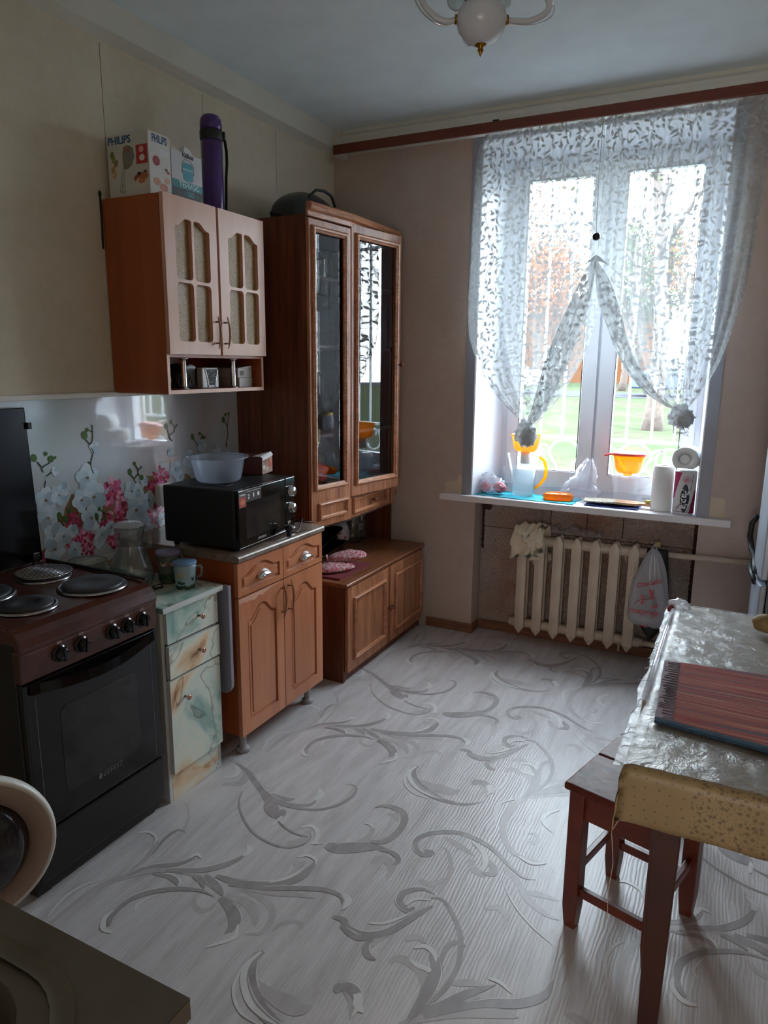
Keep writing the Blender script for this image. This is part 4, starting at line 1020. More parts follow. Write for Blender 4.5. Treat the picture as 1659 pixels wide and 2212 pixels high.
# ------------------------------------------------------------------ on the wall cabinet
WT = 2.1452
bx = thing('mixer_box', 'hand mixer carton with blue lettering on top of the wall cabinet', 'box', (.032, -1.692, WT))
MB().box(0, .204, 0, .110, 0, .218).obj('carton', P((206, 204, 200), .45), bx, bevel=.0015)
text('PHILIPS', .036, P((28, 84, 130)), bx, (.062, -.0004, .196), '-y', bold=.0009)
text('PHILIPS', .036, P((28, 84, 130)), bx, (.2044, .056, .196), 'x', wide=.66, bold=.0009)
def flat(name, pts, mat, parent, off, face='x', t=.0004):
    V, F = plate(pts, (), t)
    return MB().raw([(off + w, u, v) if face == 'x' else (u, off - w, v) for u, v, w in V], F).obj(name, mat, parent)
def oval(u, v, a, b, n=20, rot=0): return [(u + a * math.cos(2 * PI * i / n) * math.cos(rot) - b * math.sin(2 * PI * i / n) * math.sin(rot), v + a * math.cos(2 * PI * i / n) * math.sin(rot) + b * math.sin(2 * PI * i / n) * math.cos(rot)) for i in range(n)]
flat('red_panel', [(.143, .108), (.198, .108), (.198, .172), (.143, .172)], P((186, 52, 48)), bx, -.0003, '-y')
flat('roundel', oval(.170, .156, .011, .011), P((226, 170, 160)), bx, -.0009, '-y'); flat('roundel', oval(.172, .128, .013, .011), P((230, 226, 220)), bx, -.0009, '-y')
flat('mixer_picture', [(.075, .150), (.085, .172), (.105, .177), (.128, .165), (.134, .135), (.118, .105), (.095, .095), (.078, .098)], P((132, 126, 122)), bx, -.0003, '-y')
flat('mixer_picture', oval(.098, .162, .018, .009, rot=-.4), P((150, 100, 84)), bx, -.0009, '-y')
for dx in (0, .012): MB().tube([(.076 + dx, -.0008, .10), (.062 + dx, -.0008, .05), (.054 + dx, -.0008, .02), (.070 + dx, -.0008, .016), (.066 + dx, -.0008, .05)], .0009, 4).obj('whisk_picture', P((150, 148, 146)), bx)
for u, v, a, c in ((.15, .06, .022, (150, 82, 56)), (.178, .066, .02, (176, 98, 64)), (.165, .045, .03, (216, 206, 196)), (.166, .052, .018, (196, 120, 84)), (.155, .075, .01, (84, 40, 34)), (.185, .08, .008, (120, 40, 34))): flat('food_picture', oval(u, v, a, a * .6), P(c), bx, -.0009 - u * .002, '-y')
for u, v, c in ((.012, .15, (120, 130, 70)), (.018, .135, (150, 160, 96)), (.014, .10, (190, 150, 90)), (.02, .08, (206, 170, 120)), (.03, .12, (160, 120, 70))): flat('food_picture', oval(u + .012, v, .013, .009, rot=v * 9), P(c), bx, -.0004 - v * .002, '-y')
flat('red_roundel', oval(.036, .122, .018, .017), P((150, 40, 56)), bx, .2043); flat('outline_panel', [(.05, .14), (.10, .14), (.10, .165), (.05, .165)], P((214, 212, 214)), bx, .2043)
for u, v, a, c in ((.035, .052, .018, (200, 140, 112)), (.07, .036, .02, (196, 124, 96)), (.088, .062, .014, (208, 160, 130)), (.086, .10, .008, (120, 90, 86)), (.095, .092, .007, (170, 60, 64))): flat('food_picture', oval(u, v, a, a * .7), P(c), bx, .2044)
tb = thing('thermos_box', 'white and teal thermos carton with open lid on the wall cabinet', 'box', (.100, -1.577, WT))
MB().box(0, .135, 0, .168, 0, .028, 1).box(0, .135, 0, .168, .028, .185, 0).box(0, .135, 0, .168, .0281, .0282, 0).obj('carton', [P((196, 196, 202), .45), P((16, 22, 26))], tb)
flat('teal_band', [(0, .054), (.168, .054), (.168, .082), (0, .082)], P((40, 130, 144)), tb, .1351); flat('black_band', [(0, 0), (.168, 0), (.168, .054), (0, .054)], P((14, 18, 22)), tb, .1351)
text('ТЕРМОС', .028, P((206, 232, 234)), tb, (.136, .092, .068), wide=.95, bold=.0005); text('1000', .028, P((72, 170, 184)), tb, (.136, .088, .038), wide=.95, bold=.0005); text('мл', .012, P((72, 170, 184)), tb, (.136, .138, .040))
text('Valboa', .026, P((24, 28, 34)), tb, (.136, .088, .176), shear=.25, wide=.9, bold=.0004)
flat('thermos_picture', rrect(.060, .116, .086, .150, .012), P((58, 150, 172)), tb, .1351); flat('thermos_picture', rrect(.058, .118, .122, .130, .002), P((150, 190, 200)), tb, .1356)
MB().tube([(.1358, .056, .112), (.1358, .057, .145), (.1358, .072, .162), (.1358, .104, .162), (.1358, .119, .145), (.1358, .120, .112)], .0011, 4).obj('thermos_picture', P((120, 130, 140)), tb)
MB().hexa([(0, .0, .185), (.03, -.002, .185), (.03, .08, .185), (0, .08, .185), (0, .0, .1865), (.03, -.0, .192), (.03, .08, .1955), (0, .08, .187)]).obj('open_flap', P((206, 206, 210), .5), tb)
MB().hexa([(.105, .07, .184), (.134, .07, .184), (.134, .120, .184), (.105, .120, .184), (.11, .075, .206), (.1345, .075, .208), (.1345, .105, .204), (.11, .108, .200)]).obj('open_flap', P((214, 214, 218), .5), tb)
fl = thing('thermos_flask', 'tall purple thermos flask with black carrying strap on the wall cabinet', 'thermos', (.190, -1.290, WT))
MB().lathe([(.038, 0), (.042, .004), (.0435, .02), (.0435, .292), (.040, .296)], (0, 0, 0), 36).obj('body', M_purple, fl)
MB().lathe([(.0445, .286), (.046, .290), (.046, .322), (.0445, .326)], (0, 0, 0), 36).obj('strap_ring', M_blackm, fl)
MB().lathe([(.0435, .322), (.0445, .345), (.0425, .366), (.034, .380), (.018, .386), (0, .387)], (0, 0, 0), 36).obj('cup_lid', M_purple, fl)
MB().tube([(.012, .044, .318), (.014, .058, .322), (.016, .066, .300), (.018, .072, .262), (.018, .072, .215), (.018, .064, .16), (.018, .060, .08), (.016, .058, .012), (.012, .042, .006)], .0085, 8, flat=.5).obj('strap', M_blackm, fl)
MB().box(.006, .026, .047, .060, .300, .334).obj('buckle', M_black, fl, bevel=.003)
MB().lathe([(.0445, 0), (.045, .012), (.0435, .014)], (0, 0, 0), 30).obj('base_ring', M_blackm, fl)
# inside the open shelf
SZ = 1.4442
ck = thing('alarm_clock', 'silver table clock with trapezoid black dial in the open shelf', 'clock', (.215, -1.468, SZ))
MB().box(0, .03, 0, .104, 0, .084).obj('case', M_chrome if 0 else P((176, 178, 182), .3), ck, bevel=.005)
MB().box(-.004, .001, -.004, .014, 0, .082).obj('case_side', M_blackm, ck)
flat('dial', [(.038, .012), (.076, .012), (.092, .077), (.022, .077)], P((12, 12, 14), .6), ck, .0301)
for s in (-1, 1): MB().tube([(.031, .057 + s * (.021 + .019 * q ** 1.5), .004 + .076 * q) for q in [i / 8 for i in range(9)]], .0022, 6).obj('bow_trim', M_chrome, ck)
for h in range(12):
    a = h * PI / 6; flat('hour_mark', oval(.057 + .023 * math.sin(a), .047 + .023 * math.cos(a), .0017, .0022, 8), P((210, 210, 206)), ck, .0306, t=.0003)
MB().tube([(.0312, .057, .047), (.0312, .0575, .063)], .001, 4).tube([(.0312, .057, .047), (.0312, .075, .054)], .0008, 4).obj('clock_hand', P((230, 230, 230)), ck)
spk = thing('round_speaker', 'small round black speaker with silver ring in the left end of the shelf', 'speaker', (.225, -1.664, SZ))
MB().lathe([(.0, -.03), (.03, -.03), (.036, -.02), (.036, .0), (.034, .004)], (0, 0, .036), 26, axis='x').obj('housing', M_blackm, spk)
MB().lathe([(.036, .0), (.036, .004), (.031, .006), (.031, .003)], (0, 0, .036), 26, axis='x').obj('silver_ring', M_chrome, spk)
MB().lathe([(.028, .003), (.018, -.004), (.008, .0), (.007, .004), (0, .006)], (0, 0, .036), 22, axis='x').obj('cone', M_black, spk)
dp = thing('round_plate', 'pale blue-white round plate leaning behind the table clock', 'plate', (.19, -1.474, SZ))
MB().lathe([(.046, 0), (.048, .003), (.044, .006), (.030, .004), (0, .003)], (0, -.002, .0485), 30, axis='x').obj('dish', P((176, 188, 200), .3), dp)
cb = MB()
for i in range(5): cb.tube([(.225 + .006 * math.sin(i * 2 + a), -1.565 + .007 * i + .022 * math.cos(a), SZ + .034 + .029 * math.sin(a)) for a in [q * PI / 8 for q in range(17)]], .0025, 6)
cb.tube([(.225, -1.55, SZ + .055), (.232, -1.525, SZ + .045), (.238, -1.505, SZ + .01), (.24, -1.50, SZ + .004)], .0025, 6)
tag(cb.obj('coiled_cable', M_blackm), 'black cable coiled in the open shelf beside the left chrome post', 'cable')
bn = MB().lathe([(0, 0), (.05, .0), (.055, .012), (.05, .07), (.03, .095), (0, .1)], (.09, -1.45, SZ), 24).obj('dark_pot', M_blackm)
tag(bn, 'black rounded pot standing at the back of the open shelf behind the clock', 'pot')
for z, y, sc_, lb in ((0, -1.228, 1.0, 'lower of two small white cartons at the right end of the shelf'), (.0405, -1.236, 1.06, 'upper of two small white cartons, with barcode, at the shelf end')):
    b_ = thing('small_carton', lb, 'box', (.09, y, SZ + z), 0, 'small cartons in the open shelf')
    MB().box(0, .155 * 1, 0, .092 * sc_, 0, .0395).obj('carton', P((190, 184, 182), .35), b_, bevel=.001)
    if z:
        MB().hexa([(.0, .0, .04), (.155, .0, .04), (.155, .09, .04), (0, .09, .04), (0, .0, .041), (.155, .0, .041), (.155, .10, .052), (0, .10, .052)]).obj('flap', P((200, 196, 194), .4), b_)
        for i in range(7): flat('barcode', [(.012 + i * .004, .010), (.014 + i * .004, .010), (.014 + i * .004, .03), (.012 + i * .004, .03)], P((60, 50, 54)), b_, .1551)

# ------------------------------------------------------------------ radio on the display cabinet
TZ = 2.1972
rdo = thing('cd_radio', 'dark rounded portable radio lying on top of the display cabinet', 'radio', (.21, -.63, TZ))
def rfn(u, v):
    a = 2 * PI * u; s = math.sin(PI * min(1, v * 1.0 + .0) / 2 + 0); r = (1 - v ** 3 * .55)
    cx, cy = math.copysign(abs(math.cos(a)) ** .6, math.cos(a)), math.copysign(abs(math.sin(a)) ** .6, math.sin(a)); return (.12 * cx * r, .19 * cy * r, .005 + .150 * v ** .8)
m = MB().grid(rfn, 36, 10); m.quad([360 + i for i in range(36)], 0, True); m.quad([i for i in range(36)][::-1]); m.obj('body', plain('dark_green_grey_plastic', (42, 46, 46), .3), rdo)
MB().tube([(.10, -.12, .12), (.11, -.07, .158), (.11, .0, .168), (.11, .07, .160), (.10, .12, .12)], .007, 8).obj('carry_handle', M_blackm, rdo)
MB().lathe([(.05, 0), (.052, .004), (.04, .008), (0, .008)], (.04, .17, .07), 20, axis='y').obj('speaker_cover', P((190, 194, 198), .4), rdo)
MB().box(.118, .122, .05, .075, .05, .06).obj('chrome_button', M_chrome, rdo)
MB().tube([(.15, -.81, TZ + .02), (.16, -.85, TZ + .045), (.22, -.87, TZ + .03), (.26, -.84, TZ + .006), (.20, -.80, TZ + .006), (.12, -.86, TZ + .006), (.10, -.91, TZ + .005)], .004, 6).xf(Matrix.Translation((-.21, .63, -TZ))).obj('power_cord', M_blackm, rdo)

# ------------------------------------------------------------------ things behind the glass
def clear_jar(name, label, cat, x, y, z, r, h, mat=M_clearg, lid=None, group=None, neck=None, parts=()):
    t = thing(name, label, cat, (x, y, z), group=group); nk = neck or r * .8
    MB().shell([(0, .002), (r * .92, .002), (r, .01), (r, h * .72), (nk, h * .86), (nk, h)], n=24).obj('body', mat, t)
    if lid: MB().lathe([(nk * 1.05, h - .012), (nk * 1.08, h - .010), (nk * 1.08, h + .003), (0, h + .005)], n=24).obj('lid', lid, t)
    return t
for i, (x, y, z, r, h) in enumerate(((.22, -.70, 1.9462, .034, .11), (.16, -.62, 1.9462, .034, .11), (.26, -.58, 1.9462, .034, .115))):
    clear_jar('drinking_glass', ('drinking glass nearest the pane', 'drinking glass farthest from the pane', 'middle drinking glass of three')[i] + ' on the top display shelf', 'glass', x, y, z, r, h, neck=r, group='glasses behind the left display door')
for i, (x, y, c) in enumerate(((.26, -.72, (196, 196, 204)), (.24, -.655, (180, 150, 140)), (.20, -.60, (150, 156, 170)))):
    b_ = thing('spice_packet', ('white packet', 'pinkish packet', 'grey-blue packet')[i] + ' standing on the second shelf of the display cabinet', 'packet', (x, y, 1.6362), group='packets behind the left display door')
    MB().box(-.012, .012, -.024, .024, 0, .085 + .01 * i).obj('sleeve', P(c, .4), b_, bevel=.002); flat('print', [(-.018, .02), (.018, .02), (.018, .05), (-.018, .05)], P((60, 60, 70)), b_, .0121)
bt = clear_jar('oil_bottle', 'tall clear bottle with a yellow cap behind the left glass door', 'bottle', .25, -.70, 1.2112, .036, .25, M_clearp, P((216, 170, 60), .4), neck=.014)
clear_jar('storage_jar', 'squat clear storage jar beside the capped bottle in the display cabinet', 'jar', .17, -.60, 1.2112, .045, .13, M_milky, P((120, 122, 126), .4))
clear_jar('storage_jar', 'small clear jar with yellow lid on the lower display shelf', 'jar', .30, -.57, 1.2112, .03, .085, M_milky, P((206, 180, 60), .4))
rb = MB().ball((.27, -.68, .990), (.07, .10, .058), 20, 14, .25, 3, seed=3).obj('red_vegetable_bag', P((176, 44, 34), .5)); tag(rb, 'crumpled red bag at the bottom of the display cabinet', 'bag')
tag(MB().ball((.17, -.50, 1.03), (.06, .08, .05), 18, 12, .2, 3, seed=9).lathe([(0, 0), (.05, .0), (.06, .03), (.06, .06)], (.17, -.50, .917), 20).obj('green_bowl', P((44, 56, 46), .4)), 'dark green bowl behind the red bag in the display cabinet', 'bowl')

# ------------------------------------------------------------------ on the low cupboard
CZ = .5122
def tray(name, label, x, y, z, lx, ly, h, tilt=(0, 0), seed=0):
    t = thing(name, label, 'roasting tin', (x, y, z), rot=(tilt[0], tilt[1], .12)); m = MB()
    ring = [(1, -lx * .42, -ly * .42), ]
    levels = [(.80, .0), (.84, .002), (1.0, h), (1.06, h + .002), (1.06, h - .003)]
    out = rrect(-lx / 2, lx / 2, -ly / 2, ly / 2, .03, 5); n = len(out); b = len(m.V)
    for s_, hz in levels:
        m.V += [(u * s_, v * s_, hz) for u, v in out]
    for j in range(len(levels) - 1):
        for i in range(n): m.quad((b + j * n + i, b + j * n + (i + 1) % n, b + (j + 1) * n + (i + 1) % n, b + (j + 1) * n + i), 0, True)
    m.quad([b + i for i in range(n)]); m.obj('pan', M_black, t, solid=.002)
    for s in (-1, 1): MB().tube([(-.04, s * ly * .53, h), (-.035, s * (ly * .53 + .025), h + .006), (.035, s * (ly * .53 + .025), h + .006), (.04, s * ly * .53, h)], .0035, 6).obj('handle', M_steel, t)
    return t
tray('roasting_tin', 'large black roasting tin under the smaller one on the low cupboard', .20, -.58, CZ + .010, .27, .37, .045)
tray('roasting_tin', 'smaller black tin stacked tilted on the larger roasting tin', .205, -.60, CZ + .068, .24, .32, .05, tilt=(.16, 0))
tag(MB().box(.33, .56, -.90, -.58, CZ + .001, CZ + .008).obj('red_cloth', plain('dark_red_cloth', (120, 44, 52), .9, bump=.4)), 'dark red folded cloth under the oven mitts', 'cloth')
pt = thing('floral_pot', 'round white pot with red flowers on the low cupboard', 'pot', (.20, -.30, CZ))
MB().lathe([(0, 0), (.045, 0), (.062, .03), (.066, .075), (.056, .115), (.050, .125), (.052, .13), (.046, .13), (.044, .118)], n=30).obj('body', P((190, 186, 188), .2), pt)
MB().lathe([(.050, .131), (.045, .142), (.012, .150), (.010, .158), (.014, .165), (0, .17)], n=24).obj('lid', P((170, 170, 176), .2), pt)
fm_ = MB()
for i in range(16):
    a = -1.9 + i * .25; z = .055 + .03 * math.sin(i * 2.1); r = .0665 - abs(z - .07) * .12; c = Vector((r * math.cos(a), r * math.sin(a), z)); e = Vector((-math.sin(a), math.cos(a), 0)); fm_.raw([tuple(c + (e * math.cos(q) * .009 + Vector((0, 0, 1)) * math.sin(q) * .011) * (1 + .25 * math.sin(3 * q))) for q in [j * PI / 5 for j in range(10)]], [tuple(range(10))], i % 2)
fm_.obj('flower_print', [P((190, 60, 76)), P((170, 110, 130))], pt)
clear_jar('glass_jar', 'wide empty glass jar with a paper label under the display cabinet', 'jar', .225, -.175, CZ, .052, .165, lid=P((150, 150, 150), .3))
flat('label', [(-.03, .07), (.03, .07), (.03, .115), (-.03, .115)], P((120, 112, 108), .6), bpy.data.objects['glass_jar'], .0525)
clear_jar('glass_jar', 'narrow dark glass jar in the corner behind the labelled jar', 'jar', .235, -.085, CZ, .033, .17, lid=P((60, 60, 60), .3))
k = NT('pink_floral_cotton'); v = k.coords(); vo = k.add('ShaderNodeTexVoronoi'); k.link(v, vo.inputs['Vector']); vo.inputs['Scale'].default_value = 62; f2 = k.noise(v, 90, 3)
k.base(k.mix(k.ramp(vo.outputs['Distance'], [(.36, (1, 1, 1, 1)), (.42, (0, 0, 0, 1))]), k.ramp(f2, [(.42, srgb(214, 186, 186)), (.6, srgb(176, 120, 128))]), k.ramp(f2, [(.4, srgb(206, 90, 100)), (.6, srgb(186, 54, 72))]))); k.b.inputs['Roughness'].default_value = .9; M_mitt = k.m
def mitt(label, x, y, z, rz, tilt=0):
    t = thing('oven_mitt', label, 'oven mitt', (x, y, z), rot=(tilt, 0, rz), group='floral oven mitts on the low cupboard')
    ol = [(-.05, -.10), (.05, -.10), (.055, -.02), (.058, .04), (.045, .085), (.02, .105), (-.015, .105), (-.04, .085), (-.05, .045), (-.055, .03), (-.085, .045), (-.10, .03), (-.095, .005), (-.065, -.025), (-.052, -.045)]
    n = len(ol); cx = sum(p[0] for p in ol) / n; cy = sum(p[1] for p in ol) / n; m = MB(); lv = [(.86, .0), (1, .008), (1.02, .016), (.92, .028), (.6, .036), (.0, .038)]
    for s_, h in lv: m.V += [(cx + (p[0] - cx) * s_, cy + (p[1] - cy) * s_, h + .004 * noise.noise(Vector((p[0] * 30, p[1] * 30, h * 50)))) for p in ol]
    for j in range(len(lv) - 1):
        for i in range(n): m.quad((j * n + i, j * n + (i + 1) % n, (j + 1) * n + (i + 1) % n, (j + 1) * n + i), 0, True)
    m.quad([i for i in range(n)][::-1]); m.obj('quilted_glove', M_mitt, t, sub=1)
    MB().tube([(-.05, -.102, .018), (0, -.104, .03), (.05, -.102, .018), (.0, -.104, .004), (-.05, -.102, .018)], .006, 8).obj('binding', P((206, 150, 156), .9), t); return t
mitt('lower pink floral oven mitt lying near the cupboard edge', .470, -.785, CZ + .0095, -.5)
mitt('upper pink floral oven mitt folded over the lower one', .480, -.690, CZ + .046, -1.0, .10)

# ------------------------------------------------------------------ microwave and what stands on it
mw = thing('microwave_oven', 'black microwave oven with two chrome dials on the worktop', 'microwave', (.5525, -1.276, .8418), math.radians(4.2))
MB().box(-.345, -.012, -.420, 0, .012, .238).obj('housing', M_blackm, mw, bevel=.008, seg=3)
MB().box(-.012, .006, -.421, -.078, .010, .238).obj('door', M_black, mw, bevel=.004)
MB().box(-.012, .006, -.0765, .001, .010, .238).obj('control_panel', M_black, mw, bevel=.004)
flat('door_window', rrect(-.372, -.120, .045, .185, .006), M_blackwin, mw, .0061)
MB().box(.0062, .0068, -.418, -.080, .0145, .0160).box(.0062, .0068, -.075, -.002, .0145, .0160).obj('chrome_line', M_chrome, mw)
for z in (.178, .108):
    MB().lathe([(.024, .006), (.024, .010), (.021, .014), (.0195, .026), (.018, .028), (0, .028)], (0, -.036, z), 30, axis='x').obj('dial', M_chrome, mw)
    for a in range(11): 
        q = math.radians(-40 + a * 26); MB().box(.0062, .0066, -.036 + .028 * math.cos(q) - .0008, -.036 + .028 * math.cos(q) + .0008, z + .028 * math.sin(q) - .0008, z + .028 * math.sin(q) + .0008).obj('dial_mark', P((170, 170, 172)), mw) if a % 2 == 0 else None
text('HYUNDAI', .013, P((150, 150, 154)), mw, (.0064, -.262, .030), wide=1.0, bold=.0004)
flat('sticker', [(-.418, .188), (-.262, .188), (-.262, .232), (-.418, .232)], P((22, 20, 22), .35), mw, .0063); flat('sticker_band', [(-.366, .226), (-.264, .226), (-.264, .2285), (-.366, .2285)], P((150, 148, 148)), mw, .0068)
flat('sticker_picture', [(-.416, .172), (-.370, .172), (-.370, .212), (-.416, .212)], P((150, 52, 36)), mw, .0068); flat('sticker_picture', oval(-.392, .192, .016, .010), P((190, 96, 60)), mw, .0073)
text('HYUNDAI', .009, P((220, 220, 220)), mw, (.0069, -.392, .219), bold=.0003); text('2', .024, P((220, 220, 220)), mw, (.0069, -.350, .207), bold=.0006)
flat('sticker_icon', oval(-.316, .210, .004, .010), P((220, 220, 220)), mw, .0068); flat('sticker_icon', [(-.283 + (.010 if i % 2 else .0065) * math.cos(i * PI / 8), .210 + (.010 if i % 2 else .0065) * math.sin(i * PI / 8)) for i in range(16)], P((220, 220, 220)), mw, .0068)
for x in (-.31, -.03):
    for y in (-.39, -.03): MB().lathe([(.012, 0), (.013, .012), (0, .0125)], (x, y, 0), 12).obj('foot', M_blackm, mw)
MB().tube([(-.24, -.36, .2386), (-.10, -.36, .2386), (-.10, -.30, .2386), (-.24, -.30, .2386)], .002, 6).obj('top_rib', M_blackm, mw)
MB().tube([(-.20, .006, .10), (-.12, .02, .06), (.0, .028, .035), (.03, .02, .05), (.035, .0, .036), (.045, -.04, .012), (.05, -.072, .012), (.046, -.095, .014)], .0035, 8).tube([(-.02, .03, .03), (.02, .05, .03), (.05, .09, .022)], .003, 6).obj('power_cord', M_blackm, mw)
pg = MB().lathe([(.010, 0), (.011, .022), (.019, .030), (.020, .045), (0, .046)], (0, 0, 0), 18, axis='z').obj('plug', M_blackm, mw, loc=(.045, -.118, .0035)); 
for s in (-.006, .006): MB().lathe([(.0024, .046), (.0024, .063), (.0012, .066), (0, .066)], (0, s, 0), 8).obj('plug_pin', M_chrome, pg)
MT = .8418 + .239
tu = thing('plastic_tub', 'round translucent plastic tub standing on the microwave', 'tub', (.378, -1.548, MT))
MB().shell([(0, .001), (.074, .001), (.084, .006), (.090, .014), (.1065, .096), (.112, .100), (.117, .1015), (.119, .099)], n=44).obj('bowl', M_milky, tu)
MB().shell([(.113, .1015), (.121, .102), (.1215, .098)], n=44).obj('rim', M_milky, tu)
te = thing('tea_carton', 'small brown tea carton with torn white lid on the microwave', 'box', (.430, -1.328, MT), math.radians(13))
MB().box(-.135, 0, 0, .112, 0, .076).obj('carton', P((84, 36, 28), .4), te, bevel=.001)
flat('front_print', [(.002, .002), (.110, .002), (.110, .074), (.002, .074)], P((156, 130, 116), .35), te, .0003)
for u, v, a, c in ((.082, .036, .017, (170, 50, 44)), (.095, .05, .012, (190, 120, 70)), (.07, .055, .012, (130, 60, 50)), (.03, .06, .02, (120, 70, 56)), (.02, .03, .012, (214, 206, 204)), (.05, .02, .012, (196, 176, 160)), (.045, .045, .014, (146, 104, 84))): flat('front_print', oval(u, v, a, a * .7), P(c), te, .0009 + u * .004, t=.0002)
MB().hexa([(-.006, -.001, .0765), (.004, -.001, .072), (.004, .113, .074), (-.006, .113, .0765), (-.046, .002, .0775), (-.006, -.001, .079), (-.006, .113, .088), (-.046, .112, .0785)]).obj('torn_flap', P((214, 212, 216), .5), te)
flat('white_strip', [(.004, .060), (.112, .071), (.112, .076), (.004, .0755)], P((214, 212, 216), .5), te, .0016)

# ------------------------------------------------------------------ on the drawer cabinet
DZ = .7407
pi_ = thing('glass_pitcher', 'pear-shaped glass pitcher half full of water beside the stove', 'pitcher', (.300, -1.955, DZ))
prof = [(0, .003), (.060, .003), (.074, .012), (.0815, .04), (.078, .075), (.060, .115), (.045, .150), (.043, .175), (.050, .205), (.055, .226), (.057, .228)]
MB().shell(prof, n=40).obj('body', M_clearg, pi_)
MB().lathe([(0, .006), (.057, .006), (.071, .014), (.0785, .04), (.075, .075), (.0575, .113), (.0465, .140), (0, .140)], n=36).obj('water', M_water, pi_)
MB().tube([(.0, .050, .210), (.0, .075, .214), (.0, .094, .200), (.0, .100, .170), (.0, .096, .140), (.0, .090, .125)], [.007, .007, .0075, .008, .009, .009], 10, flat=.7).obj('handle', M_clearg, pi_)
MB().tube([(0, .057 * math.sin(a), 0) if 0 else (.0565 * math.cos(a), .0565 * math.sin(a), .2285) for a in [i * PI / 16 for i in range(33)]], .0022, 6).obj('rim', M_clearg, pi_)
MB().ball((0, 0, .232), (.054, .056, .014), 28, 10, .35, 3, seed=5).obj('film_cover', M_bagm, pi_)
gb = thing('glass_bowl', 'low straight-sided glass bowl behind the stove rail', 'bowl', (.105, -1.985, DZ))
MB().shell([(0, .003), (.062, .003), (.066, .008), (.069, .075), (.071, .078), (.068, .078)], n=36).obj('body', M_clearg, gb)
MB().tube([(.070 * math.cos(a), .070 * math.sin(a), .078) for a in [i * PI / 18 for i in range(37)]], .0022, 6).obj('rim', M_clearg, gb)
def mug(label, x, y, r, h, body, lid, dec, rz):
    t = thing('lidded_mug', label, 'mug', (x, y, DZ), rz, 'lidded mugs on the drawer cabinet')
    MB().lathe([(0, 0), (r * .72, 0), (r * .78, .004), (r * .90, h * .35), (r * .97, h * .8), (r * .95, h * .93), (0, h * .93)], n=32).obj('body', body, t)
    MB().lathe([(r * 1.02, h * .90), (r * 1.04, h * .92), (r * 1.04, h * .97), (r * .98, h), (0, h * 1.005)], n=32).obj('lid', lid, t)
    MB().tube([(r * .93, 0, h * .80), (r * 1.35, 0, h * .78), (r * 1.48, 0, h * .62), (r * 1.38, 0, h * .42), (r * .92, 0, h * .33)], .0055, 8).obj('handle', M_clearg if dec == 1 else body, t)
    m = MB(); 
    def spot(a, z, w, hh, mi):
        q = (r * .90 + (r * .07) * max(0, (z / h - .35) / .45)) * 1.008 if z / h > .35 else r * (.78 + .12 * z / h / .35) * 1.012; V = []
        for j in range(12):
            t_ = j * PI / 6; aa = a + w * math.cos(t_) / q; V.append((q * math.cos(aa), q * math.sin(aa), z + hh * math.sin(t_)))
        m.raw(V, [tuple(range(12))], mi)
    if dec == 1:
        spot(-2.1, h * .62, .013, .012, 0); spot(-2.0, h * .52, .014, .008, 0); spot(-2.2, h * .30, .008, .008, 1); spot(-1.9, h * .26, .010, .006, 1); spot(-.8, h * .42, .007, .011, 1)
        for i in range(12): spot(-3.2 + i * .35, h * .10 + .003 * math.sin(i * 2), .010, .008, 1)
    else:
        for i in range(16): spot(-3.3 + i * .27, h * (.28 + .08 * math.sin(i * 3)), .010, .018, 1)
        for i in range(8): spot(-3.1 + i * .45, h * .68, .012, .012, (0, 2)[i % 2])
    m.obj('painted_decor', [P((214, 160, 44)) if dec == 1 else P((130, 66, 40)), P((36, 70, 50)), P((190, 180, 180))], t)
mug('mug with lilac lid and dark green painted landscape, beside the pitcher', .378, -1.852, .043, .122, P((96, 104, 100), .25), P((132, 126, 160), .4), 0, 1.4)
mug('pale blue lidded mug painted with a lemon, right of the lilac-lidded one', .478, -1.873, .041, .102, P((156, 184, 196), .18), P((112, 148, 190), .4), 1, .75)
tw = thing('metal_clip', 'small dark metal clip lying by the stove edge on the drawer cabinet', 'clip', (.400, -1.950, DZ + .004), .5)
MB().ball((0, 0, .004), (.016, .010, .006), 14, 8).ball((.018, .014, .006), (.012, .009, .008), 14, 8).obj('jaw', M_blackm, tw); MB().tube([(.0, -.006, .008), (.02, .0, .012), (.028, .014, .010)], .002, 6).obj('spring', M_chrome, tw)
# ------------------------------------------------------------------ radiator, pipe, rag, bag
ra = thing('radiator', 'seven-section cream cast-iron radiator in the niche under the window', 'radiator', (1.2156, .0285, 0))
RP = .0982
def section_mesh():
    m = MB(); zb, zt = .0574, .645
    def colm(yc, w, d, z0, z1, tip):
        # six-sided column with pointed ends
        pts = [(-w / 2, yc - d / 2 + .006), (-.004, yc - d / 2), (.004, yc - d / 2), (w / 2, yc - d / 2 + .006), (w / 2, yc + d / 2 - .004), (-w / 2, yc + d / 2 - .004)]
        n = len(pts); b = len(m.V)
        for s_, z in ((.12, z0), (1, z0 + tip), (1, z1 - tip), (.25, z1)):
            m.V += [(x * s_, yc + (y - yc) * (.55 + .45 * s_), z) for x, y in pts]
        for j in range(3):
            for i in range(n): m.quad((b + j * n + i, b + j * n + (i + 1) % n, b + (j + 1) * n + (i + 1) % n, b + (j + 1) * n + i), 0)
        m.quad([b + i for i in range(n)][::-1]); m.quad([b + 3 * n + i for i in range(n)])
    colm(-.034, .052, .036, zb, zt, .034); colm(.034, .052, .036, zb + .008, zt - .006, .034)
    for z in (.108, .598): m.box(-.018, .018, -.04, .04, z - .028, z + .028)
    return m
sec = section_mesh().obj('section', M_iron, ra, bevel=.006, seg=2); 
for i in range(1, 7):
    s2 = sec.copy(); C.objects.link(s2); s2.parent = ra; s2.location = (i * RP, 0, 0)
